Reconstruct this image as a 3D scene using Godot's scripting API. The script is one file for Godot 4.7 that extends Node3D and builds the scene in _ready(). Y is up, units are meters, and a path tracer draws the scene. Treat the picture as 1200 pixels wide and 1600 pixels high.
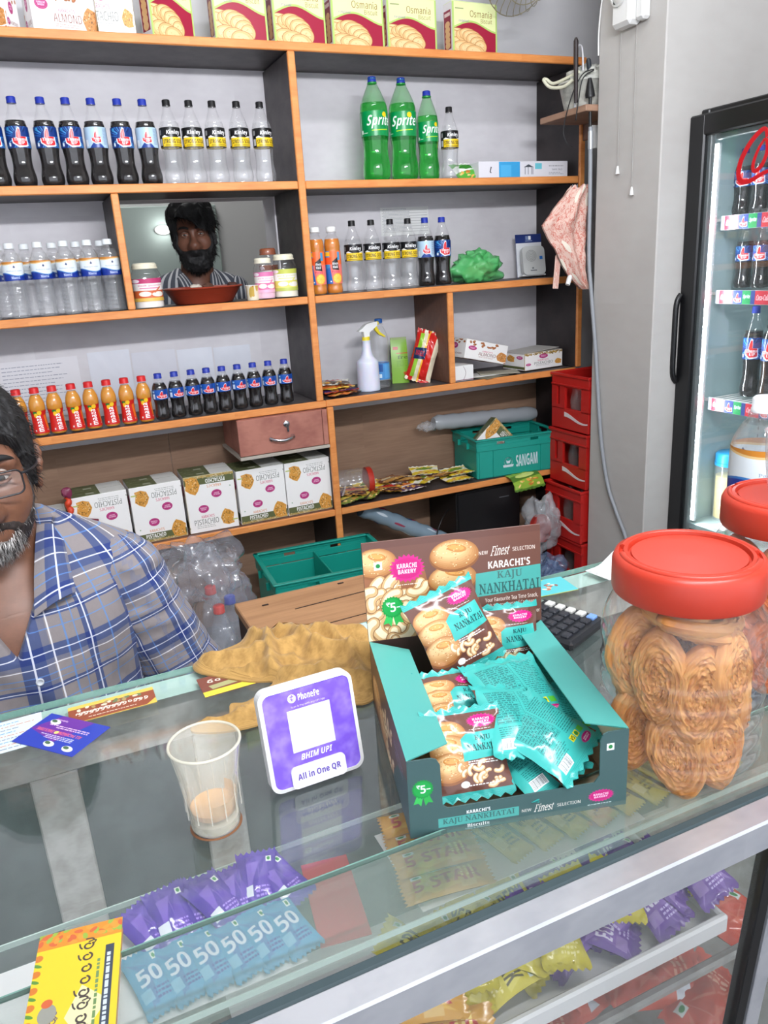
extends Node3D

func _ready() -> void:
	var cam := Camera3D.new()
	cam.name = "camera"
	cam.position = Vector3(0, 1.45, 2.77)
	cam.rotation_degrees = Vector3(-17.9875, -23.3074, -3.5694)
	cam.fov = 67.29
	cam.near = 0.03
	add_child(cam)
	cam.current = true
	var env := Environment.new()
	env.background_mode = Environment.BG_SKY
	var sky_mat := ProceduralSkyMaterial.new()
	sky_mat.sky_top_color = Color(0.80, 0.86, 0.93)
	sky_mat.sky_horizon_color = Color(0.93, 0.95, 0.97)
	sky_mat.ground_bottom_color = Color(0.55, 0.53, 0.5)
	sky_mat.ground_horizon_color = Color(0.62, 0.6, 0.57)
	sky_mat.sky_energy_multiplier = 1.0
	env.sky = Sky.new()
	env.sky.sky_material = sky_mat
	env.tonemap_mode = Environment.TONE_MAPPER_LINEAR
	env.tonemap_exposure = 1.1
	env.sdfgi_enabled = true
	env.ssao_enabled = true
	env.ssil_enabled = true
	var we := WorldEnvironment.new()
	we.name = "world_environment"
	we.environment = env
	add_child(we)
	var sun := DirectionalLight3D.new()
	sun.name = "sun"
	sun.rotation_degrees = Vector3(-52, 170, 0)
	sun.light_color = Color(0.97, 0.98, 1.0)
	sun.light_energy = 2.6
	sun.light_angular_distance = 0.6
	sun.shadow_enabled = true
	add_child(sun)
	materials()
	tube_lamp("white tube lamp hanging above the glass counter", Vector3(0.55, 2.3, 2.75), 1.2, 6.0, -4.0)
	tube_lamp("white tube lamp under the ceiling before the shelves", Vector3(0.7, 2.95, 1.5), 1.2, 1.2, -20.0)  # added fill lamp, only there to brighten the shelves
	setting()
	shelf_unit()
	counter()
	bottles()
	cartons()
	shelf_things()
	lower_things()
	right_side()
	fridge()
	counter_things()
	people()

# a ceiling tube: fitting, glowing tube, end caps and its light
func tube_lamp(label: String, at: Vector3, length: float, energy: float, tilt: float) -> void:
	var o := thing("tube_lamp", label, "lamp", at)
	var g := Geo.new()
	g.box(Vector3(0, 0.045, 0), Vector3(length + 0.06, 0.05, 0.07), 0.006)
	obj("fitting", g, M.white_plastic, o)
	g = Geo.new()
	g.tube([Vector3(-length / 2, 0, 0), Vector3(length / 2, 0, 0)], 0.014, 16)
	var m := sm(Color(1, 1, 1), 0.3)
	m.emission_enabled = true
	m.emission = Color(1, 0.98, 0.95)
	m.emission_energy_multiplier = 6.0
	obj("tube", g, m, o)
	for s in [-1, 1]:
		g = Geo.new()
		g.box(Vector3(s * (length / 2 + 0.012), 0.008, 0), Vector3(0.022, 0.045, 0.045), 0.004)
		obj("end_cap", g, M.white_plastic, o)
		g = Geo.new()
		g.tube([Vector3(s * length * 0.35, 0.06, 0), Vector3(s * length * 0.35, CEIL - at.y, 0)], 0.006, 8)
		obj("hanger", g, M.white_plastic, o)
	var l := AreaLight3D.new()
	l.name = numbered("tube_lamp_glow")
	l.area_size = Vector2(length, 0.1)
	l.light_energy = energy
	l.light_color = Color(0.97, 0.98, 1.0)
	l.area_range = 12.0
	l.area_attenuation = 2.0
	l.shadow_enabled = true
	l.position = at + Vector3(0, -0.02, -0.02)
	l.rotation_degrees = Vector3(tilt, 0, 0)
	add_child(l)
# ---------------------------------------------------------------- geometry, canvas and node helpers
class Geo:
	var v := PackedVector3Array()
	var n := PackedVector3Array()
	var t := PackedVector2Array()
	var ix := PackedInt32Array()
	var x := Transform3D()
	func p(a: Vector3, nn: Vector3, uv := Vector2.ZERO) -> int:
		v.append(x * a)
		n.append((x.basis * nn).normalized())
		t.append(uv)
		return v.size() - 1
	func tri(a: int, b: int, c: int) -> void:
		var g := (v[b] - v[a]).cross(v[c] - v[a])
		if g.dot(n[a] + n[b] + n[c]) > 0.0:
			ix.append(a); ix.append(c); ix.append(b)
		else:
			ix.append(a); ix.append(b); ix.append(c)
	func quad(a: int, b: int, c: int, d: int) -> void:
		tri(a, b, c)
		tri(a, c, d)
	func flat(pts: Array, uvs: Array, out: Vector3) -> void:
		var nn: Vector3 = (pts[1] - pts[0]).cross(pts[2] - pts[0]).normalized()
		if nn.dot(out) < 0.0: nn = -nn
		var k := v.size()
		for i in pts.size():
			p(pts[i], nn, uvs[i] if uvs.size() > i else Vector2.ZERO)
		for i in range(2, pts.size()):
			tri(k, k + i - 1, k + i)
	# rows of points; closed: first and last column coincide
	func grid(rows: Array, closed := false, flip := false, ua := Vector2.ZERO, ub := Vector2.ONE) -> void:
		var rn := rows.size()
		var cn: int = rows[0].size()
		var k := v.size()
		for i in rn:
			var row: PackedVector3Array = rows[i]
			var up: PackedVector3Array = rows[maxi(i - 1, 0)]
			var dn: PackedVector3Array = rows[mini(i + 1, rn - 1)]
			for j in cn:
				var ja := j + 1
				var jb := j - 1
				if closed:
					if j == cn - 1: ja = 1
					if j == 0: jb = cn - 2
				ja = mini(ja, cn - 1)
				jb = maxi(jb, 0)
				var du := row[ja] - row[jb]
				if du.length_squared() < 1e-12:
					du = dn[ja] - dn[jb] + up[ja] - up[jb]
				var nn := du.cross(dn[j] - up[j])
				if flip: nn = -nn
				if nn.length_squared() < 1e-20: nn = Vector3.UP
				p(row[j], nn, Vector2(lerpf(ua.x, ub.x, float(j) / (cn - 1)), lerpf(ua.y, ub.y, float(i) / (rn - 1))))
		for i in rn - 1:
			for j in cn - 1:
				var a := k + i * cn + j
				quad(a, a + 1, a + cn + 1, a + cn)
	# profile of (radius, height); the outside lies to the right of its way
	func lathe(pr: Array, seg := 24, c := Vector3.ZERO, va := 0.0, vb := 1.0, a0 := 0.0, a1 := TAU) -> void:
		var m := pr.size()
		var ns := []
		var len := [0.0]
		for i in m - 1:
			var d: Vector2 = pr[i + 1] - pr[i]
			ns.append(Vector2(d.y, -d.x).normalized())
			len.append(len[i] + d.length())
		for i in m - 1:
			var na: Vector2 = ns[i]
			var nb: Vector2 = ns[i]
			if i > 0 and ns[i - 1].dot(ns[i]) > 0.6: na = (ns[i - 1] + ns[i]).normalized()
			if i < m - 2 and ns[i + 1].dot(ns[i]) > 0.6: nb = (ns[i + 1] + ns[i]).normalized()
			var k := v.size()
			for j in seg + 1:
				var a := lerpf(a0, a1, float(j) / seg)
				var cs := sin(a)
				var sn := cos(a)
				var u := float(j) / seg
				p(c + Vector3(pr[i].x * cs, pr[i].y, pr[i].x * sn), Vector3(na.x * cs, na.y, na.x * sn), Vector2(u, lerpf(va, vb, 1.0 - len[i] / len[m - 1])))
				p(c + Vector3(pr[i + 1].x * cs, pr[i + 1].y, pr[i + 1].x * sn), Vector3(nb.x * cs, nb.y, nb.x * sn), Vector2(u, lerpf(va, vb, 1.0 - len[i + 1] / len[m - 1])))
			for j in seg:
				var q := k + j * 2
				if pr[i].x > 1e-6: tri(q, q + 2, q + 1)
				if pr[i + 1].x > 1e-6: tri(q + 1, q + 2, q + 3)
	func tube(path: Array, r, sides := 8, caps := true) -> void:
		var rows := []
		var m := path.size()
		var up := Vector3(0.123, 0.97, 0.21)
		for i in m:
			var d: Vector3 = (path[mini(i + 1, m - 1)] - path[maxi(i - 1, 0)]).normalized()
			if absf(d.dot(up)) > 0.95: up = Vector3(0.9, 0.1, 0.4)
			var s := d.cross(up).normalized()
			up = s.cross(d).normalized()
			var rr: float = r if (r is float or r is int) else r[i]
			var row := PackedVector3Array()
			for j in sides + 1:
				var a := TAU * j / sides
				row.append(path[i] + (s * cos(a) + up * sin(a)) * rr)
			rows.append(row)
		grid(rows, true, true)
		if caps:
			for e in [0, m - 1]:
				var dd: Vector3 = (path[0] - path[1]) if e == 0 else (path[m - 1] - path[m - 2])
				var ring := []
				for j in sides: ring.append(rows[e][j])
				flat(ring, [], dd)
	# polygon in x,y pushed along z
	func prism(poly: PackedVector2Array, z0: float, z1: float, uv_rect := Rect2(0, 0, 1, 1)) -> void:
		var lo := poly[0]
		var hi := poly[0]
		for q in poly:
			lo = lo.min(q)
			hi = hi.max(q)
		var ids := Geometry2D.triangulate_polygon(poly)
		for side in 2:
			var k := v.size()
			for q in poly:
				var f := (q - lo) / (hi - lo)
				p(Vector3(q.x, q.y, z1 if side == 0 else z0), Vector3(0, 0, 1 if side == 0 else -1), uv_rect.position + Vector2(f.x, 1.0 - f.y) * uv_rect.size)
			for i in range(0, ids.size(), 3):
				tri(k + ids[i], k + ids[i + 1], k + ids[i + 2])
		var m := poly.size()
		var area := 0.0
		for i in m: area += poly[i].cross(poly[(i + 1) % m])
		for i in m:
			var a := poly[i]
			var b := poly[(i + 1) % m]
			var e := (b - a) * signf(area)
			flat([Vector3(a.x, a.y, z0), Vector3(b.x, b.y, z0), Vector3(b.x, b.y, z1), Vector3(a.x, a.y, z1)], [Vector2(0.01, 0.01), Vector2(0.01, 0.01), Vector2(0.01, 0.01), Vector2(0.01, 0.01)], Vector3(e.y, -e.x, 0))
	# box with chamfered edges; uvs: one Rect2 per face in the order +z -z +x -x +y -y
	func box(c: Vector3, s: Vector3, b := 0.0, uvs: Array = []) -> void:
		var h := s * 0.5
		b = minf(b, minf(h.x, minf(h.y, h.z)) * 0.9)
		var ax := [Vector3(0, 0, 1), Vector3(0, 0, -1), Vector3(1, 0, 0), Vector3(-1, 0, 0), Vector3(0, 1, 0), Vector3(0, -1, 0)]
		var ux := [Vector3(1, 0, 0), Vector3(-1, 0, 0), Vector3(0, 0, -1), Vector3(0, 0, 1), Vector3(1, 0, 0), Vector3(1, 0, 0)]
		var vy := [Vector3(0, 1, 0), Vector3(0, 1, 0), Vector3(0, 1, 0), Vector3(0, 1, 0), Vector3(0, 0, -1), Vector3(0, 0, 1)]
		for f in 6:
			var uu: Vector3 = ux[f] * (absf((ux[f] * h).x + (ux[f] * h).y + (ux[f] * h).z) - b)
			var vv: Vector3 = vy[f] * (absf((vy[f] * h).x + (vy[f] * h).y + (vy[f] * h).z) - b)
			var o: Vector3 = c + ax[f] * h
			var r: Rect2 = uvs[f] if uvs.size() > f else Rect2(0, 0, 1, 1)
			flat([o - uu - vv, o + uu - vv, o + uu + vv, o - uu + vv], [r.position + Vector2(0, r.size.y), r.position + r.size, r.position + Vector2(r.size.x, 0), r.position], ax[f])
		if b <= 0.0: return
		var e := Vector2(0.5, 0.5)
		if uvs.size() > 0: e = uvs[0].position + uvs[0].size * 0.02
		var es := [e, e, e, e]
		for i in 3:
			var j := (i + 1) % 3
			var k := (i + 2) % 3
			for sj in [-1, 1]:
				for sk in [-1, 1]:
					var a := Vector3.ZERO
					var d := Vector3.ZERO
					a[j] = sj * h[j]; a[k] = sk * (h[k] - b)
					d[j] = sj * (h[j] - b); d[k] = sk * h[k]
					var l := Vector3.ZERO
					l[i] = h[i] - b
					var o := Vector3.ZERO
					o[j] = sj; o[k] = sk
					flat([c + a - l, c + a + l, c + d + l, c + d - l], es, o)
		for sx in [-1, 1]:
			for sy in [-1, 1]:
				for sz in [-1, 1]:
					var s3 := Vector3(sx, sy, sz)
					flat([c + s3 * Vector3(h.x, h.y - b, h.z - b), c + s3 * Vector3(h.x - b, h.y, h.z - b), c + s3 * Vector3(h.x - b, h.y - b, h.z)], es, s3)
	# ellipsoid whose radius wanders with noise
	func blob(c: Vector3, r: Vector3, seg := 20, noise: FastNoiseLite = null, amp := 0.0, flat_y := -1e9) -> void:
		var rows := []
		for i in seg + 1:
			var th := PI * i / seg
			var row := PackedVector3Array()
			for j in seg * 2 + 1:
				var ph := TAU * (j % (seg * 2)) / (seg * 2)
				var d := Vector3(sin(th) * cos(ph), cos(th), sin(th) * sin(ph))
				var q := d * r
				if noise: q *= 1.0 + amp * noise.get_noise_3dv((c + q) * 100.0)
				q += c
				q.y = maxf(q.y, flat_y)
				row.append(q)
			rows.append(row)
		grid(rows, true, false)
	func mesh() -> ArrayMesh:
		var a := []
		a.resize(Mesh.ARRAY_MAX)
		a[Mesh.ARRAY_VERTEX] = v
		a[Mesh.ARRAY_NORMAL] = n
		a[Mesh.ARRAY_TEX_UV] = t
		a[Mesh.ARRAY_INDEX] = ix
		var m := ArrayMesh.new()
		m.add_surface_from_arrays(Mesh.PRIMITIVE_TRIANGLES, a)
		return m


# a printed surface: filled shapes and lettering, drawn at twice its size and scaled down
class Canvas:
	var im: Image
	var w: int
	var h: int
	var ss := 2
	var xf := Transform2D()
	static var fonts := {}
	static var runs := {}
	func _init(ww: int, hh: int, c: Color) -> void:
		w = ww
		h = hh
		im = Image.create(w * ss, h * ss, false, Image.FORMAT_RGBA8)
		im.fill(c)
	func rect(x: float, y: float, ww: float, hh: float, c: Color) -> void:
		poly([Vector2(x, y), Vector2(x + ww, y), Vector2(x + ww, y + hh), Vector2(x, y + hh)], c)
	func poly(pts: Array, c: Color) -> void:
		var q := PackedVector2Array()
		var lo := 1e9
		var hi := -1e9
		for a in pts:
			var b: Vector2 = (xf * a) * ss
			q.append(b)
			lo = minf(lo, b.y)
			hi = maxf(hi, b.y)
		var m := q.size()
		for y in range(maxi(0, int(lo - 0.5)), mini(h * ss - 1, int(hi + 0.5)) + 1):
			var yc := y + 0.5
			var xs := []
			for i in m:
				var a := q[i]
				var b := q[(i + 1) % m]
				if (a.y <= yc) != (b.y <= yc):
					xs.append(a.x + (b.x - a.x) * (yc - a.y) / (b.y - a.y))
			if xs.size() < 2: continue
			xs.sort()
			for i in range(0, xs.size() - 1, 2):
				var x0 := maxi(0, int(round(xs[i])))
				var x1 := mini(w * ss, int(round(xs[i + 1])))
				if x1 > x0: im.fill_rect(Rect2i(x0, y, x1 - x0, 1), c)
	func ell(cx: float, cy: float, rx: float, ry: float, c: Color, rot := 0.0, star := 0, depth := 0.0) -> void:
		var pts := []
		var m := 28 if star == 0 else star * 2
		for i in m:
			var a := TAU * i / m
			var k := 1.0 if star == 0 or i % 2 == 0 else 1.0 - depth
			pts.append(Vector2(cx, cy) + Vector2(cos(a) * rx * k, sin(a) * ry * k).rotated(rot))
		poly(pts, c)
	func line(pts: Array, width: float, c: Color) -> void:
		for i in pts.size() - 1:
			var a: Vector2 = pts[i]
			var b: Vector2 = pts[i + 1]
			var d := (b - a).normalized().orthogonal() * width * 0.5
			poly([a + d, b + d, b - d, a - d], c)
			if i > 0 and width > 1.5: ell(a.x, a.y, width * 0.5, width * 0.5, c)
	func curve(pts: Array, width: float, c: Color) -> void:
		var o := []
		for i in pts.size() - 1:
			for k in 6:
				var a: Vector2 = pts[maxi(i - 1, 0)]
				var d: Vector2 = pts[mini(i + 2, pts.size() - 1)]
				o.append(pts[i].cubic_interpolate(pts[i + 1], a, d, k / 6.0))
		o.append(pts[-1])
		line(o, width, c)
	static func glyphs(s: String, font: String) -> Array:
		var key := font + s
		if not runs.has(key):
			if not fonts.has(font):
				var f := SystemFont.new()
				f.font_names = PackedStringArray([font.trim_suffix(" Bold")])
				f.font_weight = 700 if font.ends_with("Bold") else 400
				f.allow_system_fallback = false
				fonts[font] = f
			var tm := TextMesh.new()
			tm.font = fonts[font]
			tm.font_size = 64
			tm.pixel_size = 1.0
			tm.depth = 0.0
			tm.curve_step = 3.0
			tm.text = s
			var arr := tm.get_mesh_arrays()
			var vs: PackedVector3Array = arr[Mesh.ARRAY_VERTEX]
			var ids = arr[Mesh.ARRAY_INDEX]
			var out := PackedVector2Array()
			var lo := Vector2(1e9, 1e9)
			var hi := -lo
			var m: int = vs.size() if ids == null or ids.size() == 0 else ids.size()
			for i in m:
				var q: Vector3 = vs[i] if ids == null or ids.size() == 0 else vs[ids[i]]
				var b := Vector2(q.x, -q.y)
				out.append(b)
				lo = lo.min(b)
				hi = hi.max(b)
			runs[key] = [out, lo, hi]
		return runs[key]
	# lettering stretched into a box; lean slants it
	func text(s: String, x: float, y: float, ww: float, hh: float, c: Color, font := "Droid Sans Bold", lean := 0.0) -> void:
		var g := glyphs(s, font)
		var vs: PackedVector2Array = g[0]
		var lo: Vector2 = g[1]
		var d: Vector2 = g[2] - lo
		if d.x <= 0.0 or d.y <= 0.0: return
		for i in range(0, vs.size() - 2, 3):
			var tr := []
			for k in 3:
				var f := (vs[i + k] - lo) / d
				tr.append(Vector2(x + f.x * ww + (1.0 - f.y) * hh * lean, y + f.y * hh))
			poly(tr, c)
	# rows of small unreadable print
	func small_print(x: float, y: float, ww: float, rows: int, step: float, c: Color, r: RandomNumberGenerator, th := 0.35) -> void:
		for k in rows:
			var at := x
			var end := x + ww * r.randf_range(0.75, 1.0)
			while at < end:
				var l := step * r.randf_range(0.5, 2.0)
				rect(at, y + k * step, minf(l, end - at), step * th, c)
				at += l + step * 0.35
	func tex() -> ImageTexture:
		var o: Image = im.duplicate()
		o.resize(w, h, Image.INTERPOLATE_BILINEAR)
		return ImageTexture.create_from_image(o)


var used := {}
var M := {}

func numbered(called: String) -> String:
	var k: int = used.get(called, 0)
	used[called] = k + 1
	return called if k == 0 else "%s_%03d" % [called, k]

func obj(called: String, g, mat: Material, parent: Node = null) -> MeshInstance3D:
	var o := MeshInstance3D.new()
	o.mesh = g.mesh() if g is Geo else g
	o.material_override = null
	for i in o.mesh.get_surface_count(): o.set_surface_override_material(i, mat)
	if parent:
		var k := 0
		for ch in parent.get_children():
			if str(ch.name) == called or str(ch.name).begins_with(called + "_0"): k += 1
		o.name = called if k == 0 else "%s_%03d" % [called, k]
		parent.add_child(o, true)
	else:
		o.name = numbered(called)
		add_child(o, true)
	return o

func tag(o: Node, label: String, category: String, group := "") -> Node:
	o.set_meta("label", label)
	o.set_meta("category", category)
	if group != "": o.set_meta("group", group)
	return o

func thing(called: String, label: String, category: String, at := Vector3.ZERO, turn := 0.0, group := "") -> Node3D:
	var o := Node3D.new()
	o.name = numbered(called)
	add_child(o, true)
	o.position = at
	o.rotation.y = turn
	tag(o, label, category, group)
	return o

func struct(called: String, g, mat: Material, label: String) -> MeshInstance3D:
	var o := obj(called, g, mat)
	o.set_meta("kind", "structure")
	o.set_meta("label", label)
	return o

func copy_of(src: Node3D, at: Vector3, turn: float, label: String, group := "") -> Node3D:
	var stem := str(src.name)
	var cut := stem.rfind("_0")
	if cut > 0: stem = stem.substr(0, cut)
	var o: Node3D = src.duplicate()
	o.name = numbered(stem)
	add_child(o, true)
	o.position = at
	o.rotation = Vector3(0, turn, 0)
	o.set_meta("label", label)
	if group != "": o.set_meta("group", group)
	return o

func rgb(r: int, g: int, b: int) -> Color:
	return Color8(r, g, b)

func sm(c: Color, rough := 0.6, metal := 0.0) -> StandardMaterial3D:
	var m := StandardMaterial3D.new()
	m.albedo_color = c
	m.roughness = rough
	m.metallic = metal
	return m

func printed(t: Texture2D, rough := 0.45) -> StandardMaterial3D:
	var m := sm(Color.WHITE, rough)
	m.albedo_texture = t
	return m

func pane(alpha := 0.06, c := Color(0.9, 0.95, 0.93), rough := 0.04) -> StandardMaterial3D:
	var m := sm(Color(c.r, c.g, c.b, alpha), rough)
	m.transparency = BaseMaterial3D.TRANSPARENCY_ALPHA
	return m

func clear_solid(c: Color, scale := 0.033, rough := 0.0) -> StandardMaterial3D:
	var m := sm(Color(c.r, c.g, c.b, 0.0), rough)
	m.refraction_enabled = true
	m.refraction_scale = scale
	return m

func noise(sd: int, freq: float, oct := 3, kind := FastNoiseLite.TYPE_SIMPLEX_SMOOTH) -> FastNoiseLite:
	var f := FastNoiseLite.new()
	f.seed = sd
	f.noise_type = kind
	f.frequency = freq
	f.fractal_octaves = oct
	return f

func rng(sd: int) -> RandomNumberGenerator:
	var r := RandomNumberGenerator.new()
	r.seed = sd
	return r

# grain along u: noise stretched, between two colours
func grain_tex(w: int, h: int, a: Color, b: Color, stretch: float, sd: int, freq := 0.05, fine := 0.25) -> ImageTexture:
	var im := Image.create(w, h, false, Image.FORMAT_RGB8)
	var n1 := noise(sd, freq)
	var n2 := noise(sd + 7, freq * 7.0, 2)
	for y in h:
		for x in w:
			var k := 0.5 + 0.5 * n1.get_noise_2d(x / stretch, y) + fine * n2.get_noise_2d(x / stretch * 0.6, y)
			im.set_pixel(x, y, a.lerp(b, clampf(k, 0.0, 1.0)))
	return ImageTexture.create_from_image(im)

# blotches of grime over a base colour
func grime_tex(w: int, h: int, a: Color, b: Color, sd: int, freq := 0.01, bite := 1.0) -> ImageTexture:
	var im := Image.create(w, h, false, Image.FORMAT_RGB8)
	var n1 := noise(sd, freq, 5)
	var n2 := noise(sd + 3, freq * 9.0, 2)
	for y in h:
		for x in w:
			var k := n1.get_noise_2d(x, y) * bite + 0.25 * n2.get_noise_2d(x * 0.4, y)
			im.set_pixel(x, y, a.lerp(b, clampf(0.35 + k, 0.0, 1.0)))
	return ImageTexture.create_from_image(im)

func tri_mat(t: Texture2D, per_m: float, rough := 0.7) -> StandardMaterial3D:
	var m := printed(t, rough)
	m.uv1_triplanar = true
	m.uv1_world_triplanar = true
	m.uv1_triplanar_sharpness = 8.0
	m.uv1_scale = Vector3.ONE * per_m
	return m

# a flat polygon round a rectangle with round corners
func round_rect(w: float, h: float, r: float, k := 6) -> PackedVector2Array:
	var o := PackedVector2Array()
	for c in 4:
		var cc := Vector2((w * 0.5 - r) * (1 if c in [0, 3] else -1), (h * 0.5 - r) * (1 if c < 2 else -1))
		for i in k + 1:
			o.append(cc + Vector2.from_angle(PI / 2 * c + PI / 2 * i / k) * r)
	return o

func line_pts(pts: Array, per := 6) -> Array:
	var o := []
	for i in pts.size() - 1:
		for k in per:
			o.append(pts[i].cubic_interpolate(pts[i + 1], pts[maxi(i - 1, 0)], pts[mini(i + 2, pts.size() - 1)], float(k) / per))
	o.append(pts[-1])
	return o

const CEIL := 3.25
const DEP := 0.305
const H1 := 2.164
const H2 := 1.735
const H3 := 1.345
const H4 := 0.959
const H5 := 0.519
const TOP := 0.95

func materials() -> void:
	M.white_plastic = sm(rgb(232, 232, 230), 0.4)
	M.black_plastic = sm(rgb(22, 22, 24), 0.4)
	M.wall = tri_mat(grime_tex(256, 256, rgb(210, 209, 211), rgb(201, 200, 203), 3, 0.012, 0.6), 0.6, 0.75)
	M.pillar = tri_mat(grime_tex(256, 256, rgb(194, 191, 187), rgb(185, 181, 177), 4, 0.01, 0.7), 0.8, 0.7)
	M.ceiling = sm(rgb(226, 226, 224), 0.8)
	M.floor = tri_mat(grime_tex(256, 256, rgb(130, 124, 116), rgb(92, 88, 82), 5, 0.02), 1.0, 0.5)
	M.board = tri_mat(grime_tex(256, 256, rgb(216, 213, 216), rgb(204, 200, 204), 6, 0.012, 0.8), 1.2, 0.7)
	M.laminate = tri_mat(grime_tex(256, 256, rgb(74, 68, 68), rgb(56, 51, 52), 8, 0.03), 1.5, 0.5)
	M.laminate_brown = tri_mat(grain_tex(256, 256, rgb(122, 84, 66), rgb(92, 62, 50), 1.0 / 6.0, 9), 1.5, 0.5)
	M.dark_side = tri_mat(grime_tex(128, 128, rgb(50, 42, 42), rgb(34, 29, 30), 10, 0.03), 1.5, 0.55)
	M.ply = tri_mat(grain_tex(512, 512, rgb(158, 127, 103), rgb(130, 100, 80), 7.0, 11, 0.03), 0.8, 0.7)
	M.orange_wood = tri_mat(grain_tex(512, 256, rgb(232, 156, 88), rgb(206, 124, 62), 12.0, 12, 0.06), 1.6, 0.5)
	M.plank = tri_mat(grain_tex(512, 512, rgb(184, 140, 100), rgb(146, 105, 72), 10.0, 13, 0.03), 1.4, 0.5)
	M.alu = tri_mat(grime_tex(256, 256, rgb(206, 207, 212), rgb(188, 190, 197), 14, 0.02), 2.0, 0.34)
	M.alu.metallic = 0.55
	M.alu_old = tri_mat(grime_tex(256, 256, rgb(172, 170, 164), rgb(146, 142, 134), 15, 0.03), 3.0, 0.45)
	M.chrome = sm(rgb(200, 200, 205), 0.2, 1.0)
	M.glass = pane(0.035, rgb(176, 205, 192), 0.03)
	M.dusty_glass = pane(0.16, rgb(150, 172, 160), 0.06)
	M.glass_edge = sm(rgb(118, 158, 146), 0.15)
	M.dark_panel = tri_mat(grime_tex(256, 256, rgb(70, 78, 78), rgb(48, 54, 55), 16, 0.02), 2.0, 0.25)
	M.rubber = sm(rgb(62, 78, 82), 0.5)
	M.paper = sm(rgb(232, 232, 230), 0.7)
	M.card = sm(rgb(170, 140, 108), 0.8)
	M.film = pane(0.22, rgb(225, 228, 232), 0.12)
	M.clear = pane(0.05, rgb(240, 244, 246), 0.05)
	M.water = pane(0.07, rgb(236, 242, 244), 0.03)

func slab(g: Geo, a: Vector3, b: Vector3, bev := 0.0, uvs: Array = []) -> void:
	g.box((a + b) * 0.5, (b - a).abs(), bev, uvs)

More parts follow.
